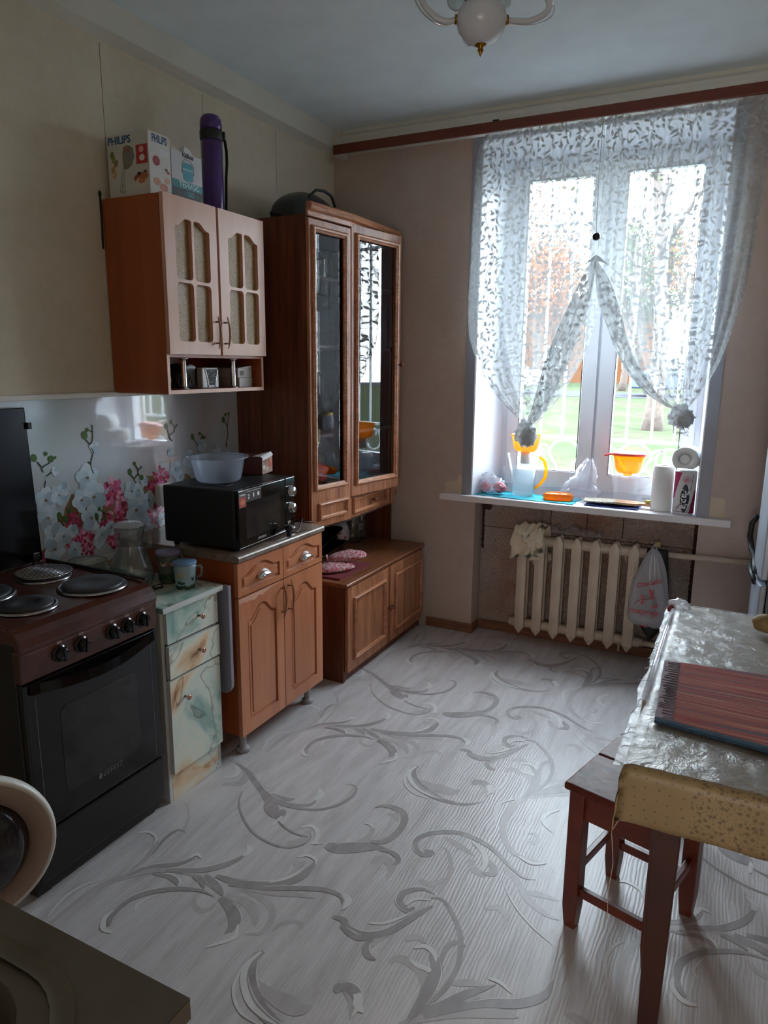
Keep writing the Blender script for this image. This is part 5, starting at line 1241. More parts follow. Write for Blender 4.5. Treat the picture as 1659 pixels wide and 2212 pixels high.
for z in (.108, .598): MB().lathe([(.023, -.052), (.027, -.050), (.027, 6 * RP + .055), (.020, 6 * RP + .060), (.020, 6 * RP + .075), (.0, 6 * RP + .076)], (0, 0, z), 20, axis='x').obj('hub_tube', M_iron, ra)
MB().lathe([(0, -.072), (.018, -.070), (.024, -.064), (.024, -.050)], (0, 0, .108), 6, axis='x').obj('end_plug', M_iron, ra)
for x, z in ((5.55 * RP, .575), (5.55 * RP, .07)): MB().tube([(x, .0, z - .03), (x, -.012, z + .01), (x, .01, z + .035)], .006, 8).obj('bracket', M_iron, ra)
pp = thing('heating_pipe', 'cream heating pipes running right from the radiator to the fridge', 'pipe', (1.880, .0285, 0))
MB().tube([(0, 0, .598), (.03, 0, .600), (.05, 0, .602)], .016, 12).tube([(.05, 0, .604), (.09, -.02, .610), (.15, -.045, .618), (1.05, -.045, .640)], .0145, 12).obj('supply_pipe', M_iron, pp)
MB().tube([(0, 0, .108), (.06, 0, .108), (.20, -.0, .105)], .0145, 12).tube([(.20, 0, .105), (.212, -.045, .105), (1.05, -.045, .110)], .0145, 12).obj('return_pipe', M_iron, pp)
MB().lathe([(.019, 0), (.022, .004), (.022, .03), (.017, .034)], (.012, 0, .598), 12, axis='x').obj('union_nut', M_iron, pp)
MB().lathe([(.011, .0), (.011, .02), (.016, .022), (.016, .052), (.010, .056), (0, .056)], (.030, -.0, .612), 14).obj('valve_knob', P((206, 186, 140), .4), pp)
# rag
rg = MB()
def rag(u, v):
    a = -PI * .62 + PI * 1.24 * v; x = 1.173 + .155 * u + .012 * math.sin(v * 9 + u * 4); n_ = noise.noise(Vector((u * 4, v * 5, 1.3))); n2 = noise.noise(Vector((u * 11, v * 9, 4.3)))
    R_ = .070 + .022 * n_ + .008 * n2; return (x + .014 * n2, .018 - R_ * math.sin(a + PI / 2) * 1.15 * (1 if True else 0) - .012, .600 + R_ * 1.1 * math.cos(a + PI / 2) * 1.0 + .028 * n_)
def rag(u, v):
    n_ = noise.noise(Vector((u * 3.5, v * 4.5, 1.3))); n2 = noise.noise(Vector((u * 10, v * 9, 4.3)))
    path = [(.095, .47), (.088, .60), (.06, .665), (.02, .690), (-.02, .682), (-.058, .650), (-.072, .600), (-.066, .550), (-.060, .518)]
    q = v * (len(path) - 1); i = min(int(q), len(path) - 2); f = q - i; y = path[i][0] * (1 - f) + path[i + 1][0] * f; z = path[i][1] * (1 - f) + path[i + 1][1] * f
    low = max(0, .56 - z) / .12
    return (1.172 + .170 * u + .02 * n_ - .02 * low * (1 - 2 * u), y - .030 * abs(n_) - .022 * abs(n2) - .006, z + .040 * n_ + .022 * n2)
k = NT('old_cream_rag'); v = k.coords(); f = k.noise(v, 9, 3, .5)
k.base(k.ramp(f, [(.36, srgb(84, 86, 74)), (.42, srgb(216, 200, 178)), (.7, srgb(230, 218, 198))])); k.b.inputs['Roughness'].default_value = .9; k.bump(k.noise(v, 60, 3), .4, .002)
tag(rg.grid(rag, 26, 34).obj('rag', k.m, solid=.004), 'crumpled cream rag with green print draped over the radiator end', 'rag')
fl_ = MB()
def film(u, v):
    n_ = noise.noise(Vector((u * 6, v * 4, 8))); return (1.36 + .27 * u, .085 - .10 * v, .662 + .045 * abs(n_) * math.sin(PI * v) + .03 * max(0, noise.noise(Vector((u * 3, v * 2, 2)))))
tag(fl_.grid(film, 30, 12).obj('plastic_film', M_bag), 'crumpled clear plastic film lying on top of the radiator', 'plastic film')
# carrier bag
cbg = thing('carrier_bag', 'white translucent carrier bag with red print hanging beside the radiator', 'bag', (1.905, -.085, 0))
def bagf(u, v, sc_=1.0):
    # v 0 top .. 1 bottom ; cross-section flattened ellipse
    prof = [(0, .655, .012), (.12, .625, .03), (.3, .54, .062), (.5, .46, .085), (.7, .37, .104), (.86, .29, .104), (.95, .255, .085), (1, .245, .035)]
    for i in range(len(prof) - 1):
        if v <= prof[i + 1][0]: f = (v - prof[i][0]) / (prof[i + 1][0] - prof[i][0]); z = prof[i][1] * (1 - f) + prof[i + 1][1] * f; r = prof[i][2] * (1 - f) + prof[i + 1][2] * f; break
    a = 2 * PI * u; n_ = noise.noise(Vector((math.cos(a) * 2.2, math.sin(a) * 2.2, v * 2.5))); pl_ = 1 + .16 * n_ + .10 * math.sin(a * 7 + v * 3) * (1 - v) 
    return (r * sc_ * pl_ * math.cos(a), r * sc_ * .42 * pl_ * math.sin(a), z + .012 * n_)
bgm = MB().grid(lambda u, v: bagf(u, v), 48, 26); bgm.obj('film', M_bagm, cbg)
for s in (-1, 1): MB().tube([(s * .012, 0, .60), (s * .022, -.004, .635), (s * .010 + .004, -.010, .662), (0 + .004, -.004, .675), (-.014 * s, .01, .66)], [.010, .007, .005, .005, .004], 8, flat=.4).obj('handle', M_bagm, cbg)
red = P((190, 60, 70), .4)
def btext(s, size, u, z, shear=.3, roll=0, bold=.0006):
    return text(s, size, red, cbg, (u, -.049 - max(0, .0) - (.002), z), '-y', shear=shear, roll=roll, bold=bold)
btext('Спасибо', .030, -.005, .487, .3, .35); btext('за', .028, .030, .375, .3, .25); btext('покупку', .036, -.020, .335, .35); btext('9 кг', .024, -.012, .262, 0)
tl = MB(); yb = -.0515
for pts in ([(-.002, .455), (.004, .462), (.012, .450), (.018, .460), (.020, .440), (.024, .420), (.022, .405), (.012, .412), (.006, .432)],): V, F = plate(pts, (), .0006); tl.raw([(u, yb - w, v_) for u, v_, w in V], F)
tl.tube([(.014, yb, .412), (-.01, yb, .402), (-.035, yb, .398), (-.055, yb, .385), (-.066, yb, .368)], .0014, 5)
for u, v_, r_ in ((-.030, .414, .6), (-.028, .386, -.5)): V, F = plate(oval(u, v_, .013, .006, 12, PI / 2 + r_ * .4), (), .0006); tl.raw([(a, yb - w, b) for a, b, w in V], F)
tl.obj('tulip_print', red, cbg)
bk = thing('black_bag', 'black bag hanging behind and below the carrier bag', 'bag', (1.915, -.03, 0))
MB().grid(lambda u, v: (.072 * math.cos(2 * PI * u) * (1 - .6 * abs(v - .55)) * (1 + .1 * math.sin(u * 20)) * (1 if v < .85 else (1.02 - v) * 5.5), .016 * math.sin(2 * PI * u) + .0, .642 - .49 * v), 30, 18).obj('sack', M_blackm, bk)

# ------------------------------------------------------------------ things on the window sill
SL = .8258
def cloth(name, label, cat, cx, cy, lx, ly, rz, mat, amp=.004, z=SL, nx=24, ny=16, seed=0, th=.002):
    def fn(u, v):
        x, y = (u - .5) * lx, (v - .5) * ly; n_ = noise.noise(Vector((u * 4 + seed, v * 3, 1))) ; e = 1 + .05 * noise.noise(Vector((u * 3, v * 3, seed + 7)))
        x *= e; y *= e
        return (cx + x * math.cos(rz) - y * math.sin(rz), cy + x * math.sin(rz) + y * math.cos(rz), z + .0014 + amp * max(0, n_ + .1))
    return tag(MB().grid(fn, nx, ny).obj(name, mat, solid=th), label, cat)
cloth('turquoise_cloth', 'turquoise cloth spread on the window sill under the jug', 'cloth', 1.19, .095, .58, .20, -.05, M_teal, .004, seed=2)
def bagblob(name, label, c, r, seed, amp=.45, mat=M_bag):
    return tag(MB().ball(c, r, 36, 22, amp, 2.6, seed=seed).obj(name, mat), label, 'bag')
sb = thing('food_bag', 'clear bag with pink meat packets in the left sill corner', 'bag', (1.0, .09, SL + .004))
MB().ball((-.015, 0, .045), (.085, .06, .044), 34, 20, .4, 2.6, seed=4).ball((-.035, .005, .085), (.045, .035, .035), 24, 16, .6, 3, seed=6).obj('film', M_bag, sb)
MB().ball((-.045, 0, .035), (.030, .026, .028), 16, 10, .2, 3, seed=2).ball((.040, -.01, .038), (.038, .026, .030), 18, 12, .2, 3, seed=5).obj('pink_contents', P((226, 110, 124), .5), sb)
def filter_jug(label, x, y, rz, tilt_funnel, lid, cartridge, hnd, fill, zf, h=.235):
    t = thing('filter_jug', label, 'water jug', (x, y, SL + .0045), rz, 'water filter jugs on the sill')
    lev = [(0, .050, .038), (.004, .058, .044), (h * .6, .066, .050), (h, .078, .056)]
    m = MB(); n = 30
    def sup(a, rx, ry): return (math.copysign(abs(math.cos(a)) ** .55, math.cos(a)) * rx, math.copysign(abs(math.sin(a)) ** .55, math.sin(a)) * ry)
    def ring(m, levs, cap=True, sp=0, mi=0):
        b = len(m.V)
        for z, rx, ry in levs:
            for i in range(n):
                q = sup(2 * PI * i / n, rx, ry); s_ = sp * (z / h) * max(0, -math.cos(2 * PI * i / n)) ** 6; m.V.append((q[0] - s_, q[1], z))
        for j in range(len(levs) - 1):
            for i in range(n): m.quad((b + j * n + i, b + j * n + (i + 1) % n, b + (j + 1) * n + (i + 1) % n, b + (j + 1) * n + i), mi, True)
        if cap: m.quad([b + i for i in range(n)][::-1], mi)
    ring(m, lev, True, .018); m.obj('body', M_clearp, t)
    if fill:
        w = MB(); ring(w, [(.005, .054, .040), (fill, .0605, .0455), (fill, .0, .0)], True); w.obj('water', M_water, t)
    fo_ = MB(); fz = zf; fh = .092
    ring(fo_, [(0, .030, .024), (.0, .052, .040), (.02, .066, .048), (fh, .080, .058), (fh + .002, .085, .062), (fh - .004, .085, .062)], True)
    fu = fo_.obj('funnel', M_orange if not lid else M_orange2, t); fu.location = (0.004, 0, fz)
    MB().lathe([(.026, -.068), (.026, 0), (.0, .0)], (.004, 0, fz), 22).obj('cartridge', M_white if cartridge else M_orange2, t) if cartridge else MB().lathe([(.024, -.016), (.024, 0)], (.004, 0, fz), 22).obj('outlet', M_orange2, t)
    if hnd: MB().tube([(.082, 0, h - .01), (.108, 0, h - .03), (.122, 0, h - .075), (.118, 0, h - .125), (.092, 0, h - .165), (.064, 0, h - .19)], [.006, .008, .008, .008, .007, .006], 8, flat=1.2).obj('handle', M_orange2, t)
    else: MB().tube([(.080, 0, h - .05), (.115, 0, h - .07), (.135, 0, h - .11), (.112, 0, h - .15), (.07, 0, h - .17)], .006, 8, flat=1.3).obj('handle', M_clearp, t)
    if lid:
        l = MB(); ring(l, [(0, .088, .064), (.006, .090, .066), (.012, .080, .056), (.02, .05, .03), (.021, 0, 0)], True); lo_ = l.obj('lid', M_redlid, t); lo_.location = (.004, 0, fz + fh + .002)
        MB().hexa([(-.125, -.02, -.012), (-.078, -.03, .0), (-.078, .03, .0), (-.125, .02, -.012), (-.125, -.02, -.004), (-.078, -.03, .010), (-.078, .03, .010), (-.125, .02, -.004)]).obj('spout_flap', M_redlid, lo_, bevel=.003)
    return t
filter_jug('clear filter jug of water with orange funnel perched on it, at the left', 1.170, .105, .10, 0, False, True, True, .150, .252)
filter_jug('clear empty filter jug with amber funnel and coral red lid, at the right', 1.712, .172, .10, 0, True, False, False, 0, .165)
ol_ = thing('orange_lid', 'glossy orange jug lid lying on the turquoise cloth', 'lid', (1.375, .075, SL + .006), .15)
m = MB(); n = 30; b = 0
for z, s_ in ((0, .86), (.006, .97), (.018, 1), (.030, .94), (.036, .8), (.037, .0)):
    for i in range(n):
        a = 2 * PI * i / n; m.V.append((math.copysign(abs(math.cos(a)) ** .6, math.cos(a)) * .082 * s_, math.copysign(abs(math.sin(a)) ** .7, math.sin(a)) * .045 * s_, z))
for j in range(5):
    for i in range(n): m.quad((j * n + i, j * n + (i + 1) % n, (j + 1) * n + (i + 1) % n, (j + 1) * n + i), 0, True)
m.quad([i for i in range(n)][::-1]); m.obj('shell', M_orange, ol_); MB().box(-.018, .018, -.012, .012, .0365, .042).obj('grip', M_orange, ol_, bevel=.003)
b2 = thing('clear_bag', 'crumpled clear plastic bag standing up behind the orange lid', 'bag', (1.46, .165, SL + .003))
def bf(u, v):
    a = 2 * PI * u; prof = [(0, .115, .05), (.25, .105, .05), (.5, .07, .042), (.75, .045, .03), (1, .012, .012)]; q = v * 4; i = min(3, int(q)); f = q - i
    rx = prof[i][1] * (1 - f) + prof[i + 1][1] * f; ry = prof[i][2] * (1 - f) + prof[i + 1][2] * f; n_ = noise.noise(Vector((math.cos(a) * 2, math.sin(a) * 2, v * 4 + 3))); n2 = noise.noise(Vector((math.cos(a) * 6, math.sin(a) * 6, v * 9)))
    return (rx * (1 + .35 * n_ + .15 * n2) * math.cos(a) + .055 * v, ry * (1 + .3 * n_) * math.sin(a), .225 * v ** 1.1 + .02 * n2 * (v > .05))
MB().grid(bf, 44, 24).obj('film', M_bag, b2)
cloth('navy_cloth', 'folded navy blue cloth under the trivet on the sill', 'cloth', 1.665, .075, .27, .15, .02, M_navy, .012, seed=5)
tv = MB().box(-.098, .098, -.052, .052, 0, .007)
k = NT('worn_trivet'); v = k.coords(); f = k.noise(v, 14, 3, .5); k.base(k.ramp(f, [(.35, srgb(186, 166, 132)), (.5, srgb(206, 200, 184)), (.7, srgb(150, 150, 130))])); k.b.inputs['Roughness'].default_value = .5
tvt = thing('trivet', 'pale woven-edged trivet lying on the navy cloth', 'trivet', (1.615, .080, SL + .018), .12); tv.obj('plate', k.m, tvt, bevel=.002)
m = MB()
for i in range(26): m.ball((-.094 + i * .0075, -.0545, .004), (.0042, .0035, .0045), 8, 6)
for i in range(26): m.ball((-.094 + i * .0075, .0545, .004), (.0042, .0035, .0045), 8, 6)
m.obj('beaded_edge', P((190, 186, 170), .6), tvt, kind='stuff')
cbd = thing('cutting_board', 'light wooden cutting board sticking out behind the paper towel roll', 'board', (1.755, .075, SL + .016), -.05)
MB().prism([(-.08, -.045), (.03, -.045), (.05, -.022), (.105, -.018), (.115, 0), (.105, .018), (.05, .022), (.03, .045), (-.08, .045)], 'z', 0, .012).obj('board', wood('light_beech', (180, 130, 90), (200, 152, 108), (212, 168, 126), .5, 'x', 20, .1), cbd, bevel=.002)
MB().ball((.085, 0, .022), (.018, .012, .010), 12, 8).obj('lemon_rind', P((206, 190, 90), .5), cbd)
ptw = thing('paper_towel', 'white paper towel roll standing on the right of the sill', 'paper towel', (1.905, .075, SL + .002))
MB().lathe([(.018, .0), (.050, .0), (.0525, .004), (.0525, .226), (.050, .230), (.018, .230), (.018, .0)], n=40).obj('roll', M_paper, ptw)
MB().shell([(.0178, .001), (.0178, .229)], n=20).obj('core', P((176, 160, 140), .8), ptw)
pk = thing('towel_pack', 'printed paper towel pack standing at the right end of the sill', 'pack', (2.012, .045, SL + .002))
m = MB(); n = 40; b = len(m.V)
MB().lathe([(0, 0), (.046, 0), (.051, .006), (.051, .212), (.046, .218), (0, .216)], n=40).obj('wrapper', P((222, 220, 220), .35), pk)
def onroll(pts, mi_mat, name, r=.0516):
    V = [(r * math.sin(u / r), -r * math.cos(u / r), v) for u, v in pts]; return MB().raw(V, [tuple(range(len(V)))]).obj(name, mi_mat, pk)
def rolltext(s, size, u0, v0, mat, roll=0, shear=.0, bold=.0008, r=.0522, wide=1):
    V, F = text_mesh(s, size, .0002, shear, bold=bold); W = []; ca, sa = math.cos(roll), math.sin(roll)
    for u, v, w in V: u *= wide; W.append((u * ca - v * sa + u0, u * sa + v * ca + v0, w))
    return MB().raw([((r + w) * math.sin(u / r), -(r + w) * math.cos(u / r), v) for u, v, w in W], F).obj('lettering', mat, pk)
def strip(pts, mat, name, n=8):
    m = MB(); r = .0514; (u0, v0), (u1, v1), (u2, v2), (u3, v3) = pts
    m.grid(lambda a, b: (r * math.sin(((u0 * (1 - a) + u1 * a) * (1 - b) + (u3 * (1 - a) + u2 * a) * b) / r), -r * math.cos(((u0 * (1 - a) + u1 * a) * (1 - b) + (u3 * (1 - a) + u2 * a) * b) / r), (v0 * (1 - a) + v1 * a) * (1 - b) + (v3 * (1 - a) + v2 * a) * b), n, n); return m.obj(name, mat, pk)
strip([(-.075, .07), (-.052, .08), (-.016, .211), (-.075, .211)], P((190, 50, 110)), 'magenta_field'); strip([(.030, .006), (.070, .006), (.070, .14), (.052, .11)], P((140, 24, 60)), 'wine_field')
for i in range(-10, 11):  # navy leaf-shaped badge in vertical slices so that it follows the roll
    w = .0021; u = .006 + i * w; h = .072 * (1 - abs(i / 11) ** 2.2); strip([(u - w / 2, .082 - h), (u + w / 2, .082 - h), (u + w / 2, .082 + h), (u - w / 2, .082 + h)], P((20, 26, 48)), 'navy_badge', 3)
rolltext('Papia', .048, .006, .082, P((236, 236, 240)), -PI / 2, .25, r=.0520); rolltext('JJS', .018, .010, .176, P((190, 60, 110)))
m = MB().tube([(.0522 * math.sin((.010 + .017 * math.cos(a)) / .0522), -.0522 * math.cos((.010 + .017 * math.cos(a)) / .0522), .176 + .017 * math.sin(a)) for a in [i * PI / 12 for i in range(25)]], .0012, 5).obj('round_badge', P((190, 60, 110)), pk)
for q in ([(-.03, .02), (-.01, .06)], [(-.04, .03), (-.015, .045)], [(.02, .012), (.04, .06)], [(.04, .20), (.03, .12)], [(-.045, .012), (.03, .014)]):
    m = MB().tube([(.0518 * math.sin(u / .0518), -.0518 * math.cos(u / .0518), v) for u, v in [(q[0][0] * (1 - s) + q[1][0] * s, q[0][1] * (1 - s) + q[1][1] * s) for s in (0, .33, .66, 1)]], .0013, 5).obj('dark_line', P((60, 56, 66)), pk)
rl = thing('paper_roll', 'white paper roll lying on top of the printed pack', 'paper towel', (2.010, .045, SL + .222), -.15)
m = MB(); n = 40
def lob(r): return [(r, r)]
m.lathe([(.022, -.055), (.058, -.055), (.061, -.051), (.061, .051), (.058, .055), (.022, .055), (.022, -.055)], (0, 0, .0), 44, axis='y'); m.V = [(x * (1 + .04 * (abs(z) > .03)), y, (z * .97 if z > -.045 else -.0455) + .058 - .0) for x, y, z in m.V]; m.obj('roll', M_paper, rl)
MB().shell([(.0215, -.054), (.0215, .054)], (0, 0, .058), 22, axis='y').obj('core', P((206, 200, 190), .8), rl)
sc_c = thing('glass_saucer', 'small clear glass saucer edge behind the paper towel roll', 'saucer', (1.84, .20, SL + .0))
MB().shell([(0, .002), (.02, .002), (.045, .028), (.047, .029)], n=30).obj('dish', M_clearg, sc_c)

# ------------------------------------------------------------------ curtain rail and net curtains
cr_ = thing('curtain_rail', 'long brown curtain rail across the whole window wall', 'curtain rail', (0, -.10, 2.71))
MB().box(.06, XR - .06, -.009, .009, -.024, .022).obj('fascia', M_rod, cr_, bevel=.002)
MB().box(.06, XR - .06, .010, .05, .012, .018).obj('track', M_white, cr_)
for x in (.98, 2.25): MB().box(x, x + .03, -.006, .094, .022, .030).obj('bracket', M_blackm, cr_)
def cmat(name, base_op, leaf_op, shade=1.0, tcol=1.0):
    k = NT(name); k.n.remove(k.b); uv = k.add('ShaderNodeTexCoord'); mp = k.add('ShaderNodeMapping'); k.link(uv.outputs['UV'], mp.inputs[0]); vec = mp.outputs[0]
    masks = []
    for sc__, off, L_, Wd in ((23, 0, .34, .145), (27, 3.7, .34, .14)):
        a = k.add('ShaderNodeVectorMath', operation='ADD'); k.link(vec, a.inputs[0]); a.inputs[1].default_value = (off, off * 1.3, 0)
        vo = k.add('ShaderNodeTexVoronoi'); vo.voronoi_dimensions = '2D'; k.link(a.outputs[0], vo.inputs['Vector']); vo.inputs['Scale'].default_value = sc__; vo.inputs['Randomness'].default_value = .7
        s1 = k.add('ShaderNodeVectorMath', operation='SUBTRACT'); k.link(a.outputs[0], s1.inputs[0]); k.link(vo.outputs['Position'], s1.inputs[1])
        s2 = k.add('ShaderNodeVectorMath', operation='SCALE'); k.link(s1.outputs[0], s2.inputs[0]); s2.inputs['Scale'].default_value = sc__
        sx = k.add('ShaderNodeSeparateXYZ'); k.link(vo.outputs['Color'], sx.inputs[0]); ang_ = k.math('MULTIPLY', sx.outputs[0], 3.1)
        ro = k.add('ShaderNodeVectorRotate', rotation_type='Z_AXIS'); k.link(s2.outputs[0], ro.inputs['Vector']); k.link(ang_, ro.inputs['Angle'])
        s3 = k.add('ShaderNodeSeparateXYZ'); k.link(ro.outputs[0], s3.inputs[0])
        t_ = k.math('DIVIDE', s3.outputs[0], L_); t2 = k.math('MULTIPLY', t_, t_); hw = k.math('MULTIPLY', k.math('SUBTRACT', 1.0, t2), Wd); leaf = k.math('LESS_THAN', k.math('ABSOLUTE', s3.outputs[1]), hw)
        stem = k.math('MULTIPLY', k.math('LESS_THAN', k.math('ABSOLUTE', s3.outputs[1]), .028), k.math('LESS_THAN', k.math('ABSOLUTE', s3.outputs[0]), .62))
        masks += [leaf, k.math('MULTIPLY', stem, .7)]
    wv = k.add('ShaderNodeTexWave', wave_type='BANDS', bands_direction='X'); k.link(vec, wv.inputs[0]); wv.inputs['Scale'].default_value = 3.4; wv.inputs['Distortion'].default_value = 7; wv.inputs['Detail'].default_value = 1; wv.inputs['Detail Scale'].default_value = 1.6
    vine = k.math('MULTIPLY', k.math('LESS_THAN', wv.outputs['Fac'], .025), .6)
    f = vine
    for q in masks: f = k.math('MAXIMUM', f, q)
    op = k.math('ADD', k.math('MULTIPLY', f, leaf_op - base_op), base_op)
    tr = k.add('ShaderNodeBsdfTransparent'); df = k.add('ShaderNodeBsdfDiffuse'); tl = k.add('ShaderNodeBsdfTranslucent')
    df.inputs[0].default_value = (.72 * shade, .73 * shade, .74 * shade, 1); tl.inputs[0].default_value = (.70 * shade, .74 * shade, .77 * shade, 1)
    a = k.add('ShaderNodeMixShader'); a.inputs[0].default_value = .5; k.link(df.outputs[0], a.inputs[1]); k.link(tl.outputs[0], a.inputs[2])
    mx = k.add('ShaderNodeMixShader'); k.link(op, mx.inputs[0]); k.link(k.mix(f, (.36 * tcol, .38 * tcol, .39 * tcol, 1), (.20 * tcol, .205 * tcol, .21 * tcol, 1)), tl.inputs[0]); k.link(tr.outputs[0], mx.inputs[1]); k.link(a.outputs[0], mx.inputs[2]); k.link(mx.outputs[0], k.out.inputs['Surface']); return k.m
M_net = cmat('leaf_patterned_net', .46, .975); M_net2 = cmat('gathered_net', .88, .99, 1.0, .9); M_net3 = cmat('knotted_net', .86, .96, 1.2, 2.0)
def interp(poly, z):
    for i in range(len(poly) - 1):
        (x0, z0), (x1, z1) = poly[i], poly[i + 1]
        if z0 >= z >= z1: f = (z0 - z) / max(1e-6, z0 - z1); f2 = f; return x0 + (x1 - x0) * f2
    return poly[-1][0] if z < poly[-1][1] else poly[0][0]
def smoothpoly(poly): return [(a, b) for a, b in catmull(poly, 8)]
def curtain_mesh(left, right, y0, folds, amp, name, mat, parent, nu=90, nv=110, width=1.1, ph=0, uo=0):
    """sheet between two side curves given by arc fraction, with vertical folds that tighten toward the knot"""
    def res(poly):
        P_ = smoothpoly(poly); L = [0]
        for i in range(1, len(P_)): L.append(L[-1] + math.dist(P_[i], P_[i - 1]))
        def at(t):
            d = t * L[-1]
            for i in range(1, len(P_)):
                if L[i] >= d: f = (d - L[i - 1]) / max(1e-9, L[i] - L[i - 1]); return (P_[i - 1][0] + (P_[i][0] - P_[i - 1][0]) * f, P_[i - 1][1] + (P_[i][1] - P_[i - 1][1]) * f)
            return P_[-1]
        return at, L[-1]
    la, ll = res(left); ra_, rl_ = res(right)
    def fn(u, v):
        a = la(v); b = ra_(v); x = a[0] + (b[0] - a[0]) * u; z = a[1] + (b[1] - a[1]) * u
        # sheet hangs lower/higher between its edges only slightly
        w = abs(b[0] - a[0]); am = amp * (1.0 + 1.2 * v) * min(1, w / .25)
        y = y0 + am * math.sin(2 * PI * folds * (u + .04 * math.sin(v * 4 + ph)) + ph) + am * .5 * math.sin(2 * PI * folds * 2.3 * u + ph * 2 + v * 2) + .006 * noise.noise(Vector((u * 5, v * 4, ph)))
        return (x, y, z)
    m = MB().grid(fn, nu, nv); o = m.obj(name, mat, parent)
    uvl = o.data.uv_layers.new(name='UVMap'); 
    me = o.data
    for lp in me.loops:
        p = me.vertices[lp.vertex_index].co; uvl.data[lp.index].uv = (p.x + p.y * .6 + uo, p.z)   # the weave keeps its true size; the folds hide the rest
    return o
cl = thing('net_curtain', 'left white leaf-patterned net curtain gathered into a low knot', 'curtain', (0, 0, 0), group='net curtains at the window')
crr = thing('net_curtain', 'right white leaf-patterned net curtain, wider, with knot at the right pane', 'curtain', (0, 0, 0), group='net curtains at the window')
LL = [(.935, 2.695), (.893, 2.606), (.876, 2.387), (.869, 2.092), (.865, 1.787), (.905, 1.618), (1.017, 1.425), (1.137, 1.307), (1.217, 1.240)]
LR = [(1.520, 2.695), (1.527, 2.391), (1.526, 2.163), (1.523, 2.036), (1.540, 1.884), (1.530, 1.730), (1.490, 1.585), (1.40, 1.411), (1.30, 1.277), (1.254, 1.240)]
RL = [(1.528, 2.695), (1.530, 2.391), (1.530, 2.163), (1.526, 2.036), (1.547, 1.884), (1.598, 1.752), (1.685, 1.553), (1.792, 1.433), (1.903, 1.372), (1.951, 1.352)]
RR = [(2.26, 2.695), (2.225, 2.512), (2.216, 2.288), (2.208, 2.175), (2.192, 1.942), (2.164, 1.763), (2.115, 1.578), (2.041, 1.417), (1.992, 1.352)]
curtain_mesh(LL, LR, -.075, 4, .010, 'sheet', M_net, cl, width=.95, ph=.4)
curtain_mesh(RL, RR, -.075, 5, .010, 'sheet', M_net, crr, width=1.05, ph=1.7, uo=2.2)
BLi = [(1.500, 2.045), (1.440, 1.92), (1.350, 1.709), (1.292, 1.526), (1.250, 1.337), (1.221, 1.245)]; BLo = [(1.530, 2.045), (1.515, 1.90), (1.470, 1.70), (1.40, 1.50), (1.318, 1.32), (1.256, 1.245)]
BRi = [(1.535, 2.045), (1.605, 1.94), (1.660, 1.80), (1.708, 1.66), (1.785, 1.52), (1.883, 1.398), (1.958, 1.356)]; BRo = [(1.520, 2.045), (1.545, 1.88), (1.600, 1.735), (1.680, 1.570), (1.790, 1.438), (1.884, 1.372), (1.953, 1.346)]
curtain_mesh(BLi, BLo, -.098, 3, .007, 'gathered_edge', M_net2, cl, 40, 60, .5, .3, 5); curtain_mesh(BRi, BRo, -.098, 3, .007, 'gathered_edge', M_net2, crr, 40, 60, .5, 1.1, 6)
def knot(parent, c, r, seed, tail):
    m = MB().ball(c, r, 44, 28, .42, 3.6, seed=seed).ball((c[0] + .02, c[1] - .008, c[2] - .012), tuple(q * .72 for q in r), 30, 20, .5, 5.0, seed=seed + 3)
    m.obj('knot', M_net3, parent)
    m = MB()
    for i in range(tail): m.tube([(c[0] + .03 * math.sin(i), c[1] - .01, c[2] - .02), (c[0] + .045 * math.cos(i * 2.1), c[1] - .03, c[2] - .055 - .006 * i), (c[0] + .03 * math.cos(i * 1.3), c[1] - .02, c[2] - .075)], .0013, 4)
    m.obj('loose_thread', M_net2, parent, kind='stuff')
knot(cl, (1.220, -.085, 1.196), (.054, .038, .064), 3, 2); knot(crr, (1.970, -.085, 1.318), (.054, .040, .052), 12, 7)
m = MB().grid(lambda u, v: (1.528 + (u - .5) * (.018 + .25 * v) * (1 if 1 else 0), -.105 - .014 * math.sin(u * PI) + .006 * math.sin(u * 40) * v, 2.075 - .005 - .11 * v * (1 - .75 * math.cos((u - .5) * PI)) + 0), 40, 12)
m.obj('gathered_crown', M_net2, crr)
mg = thing('curtain_clip', 'round black magnetic curtain clip on the curtain above the gather', 'clip', (1.521, -.1, 2.158))
MB().lathe([(.0, -.012), (.016, -.010), (.0175, -.004), (.0175, .002), (0, .002)], (0, 0, 0), 26, axis='y').obj('button', M_black, mg); MB().lathe([(.018, -.001), (.0195, .001), (.018, .003)], (0, 0, 0), 26, axis='y').obj('rim', M_chrome, mg)
MB().tube([(1.515, -.090, 2.69), (1.512, -.086, 2.45), (1.516, -.09, 2.2), (1.522, -.09, 2.16)], .0016, 6).obj('seam', M_net, cl)
# ------------------------------------------------------------------ fridge
fg = thing('fridge', 'silver-blue two-door fridge at the right edge of the room', 'fridge', (2.345, -.72, 0))
MB().box(.045, .60, 0, .60, .03, 1.86).obj('cabinet', M_fridge_side, fg, bevel=.008)
def fdoor(z0, z1):
    prof = [(.042, .0)] + [(.018 - .020 * math.sin(PI * i / 12) ** .6, .60 * i / 12) for i in range(13)] + [(.042, .60)]
    return MB().prism(prof, 'z', z0, z1, sm=False).obj('door', M_fridge, fg, bevel=.005)
d1 = fdoor(.735, 1.86); d2 = fdoor(.06, .712)
MB().tube([(-.004, .50, .90), (-.024, .505, .86), (-.026, .50, .80), (-.012, .46, .745), (.0, .36, .738), (.0, .10, .738)], .009, 8, flat=1.4).obj('handle', M_blackm, d1)
MB().tube([(.002, .46, .705), (-.012, .42, .700), (-.014, .30, .698), (.0, .10, .700)], .011, 8, flat=1.3).obj('handle', M_blackm, d2)
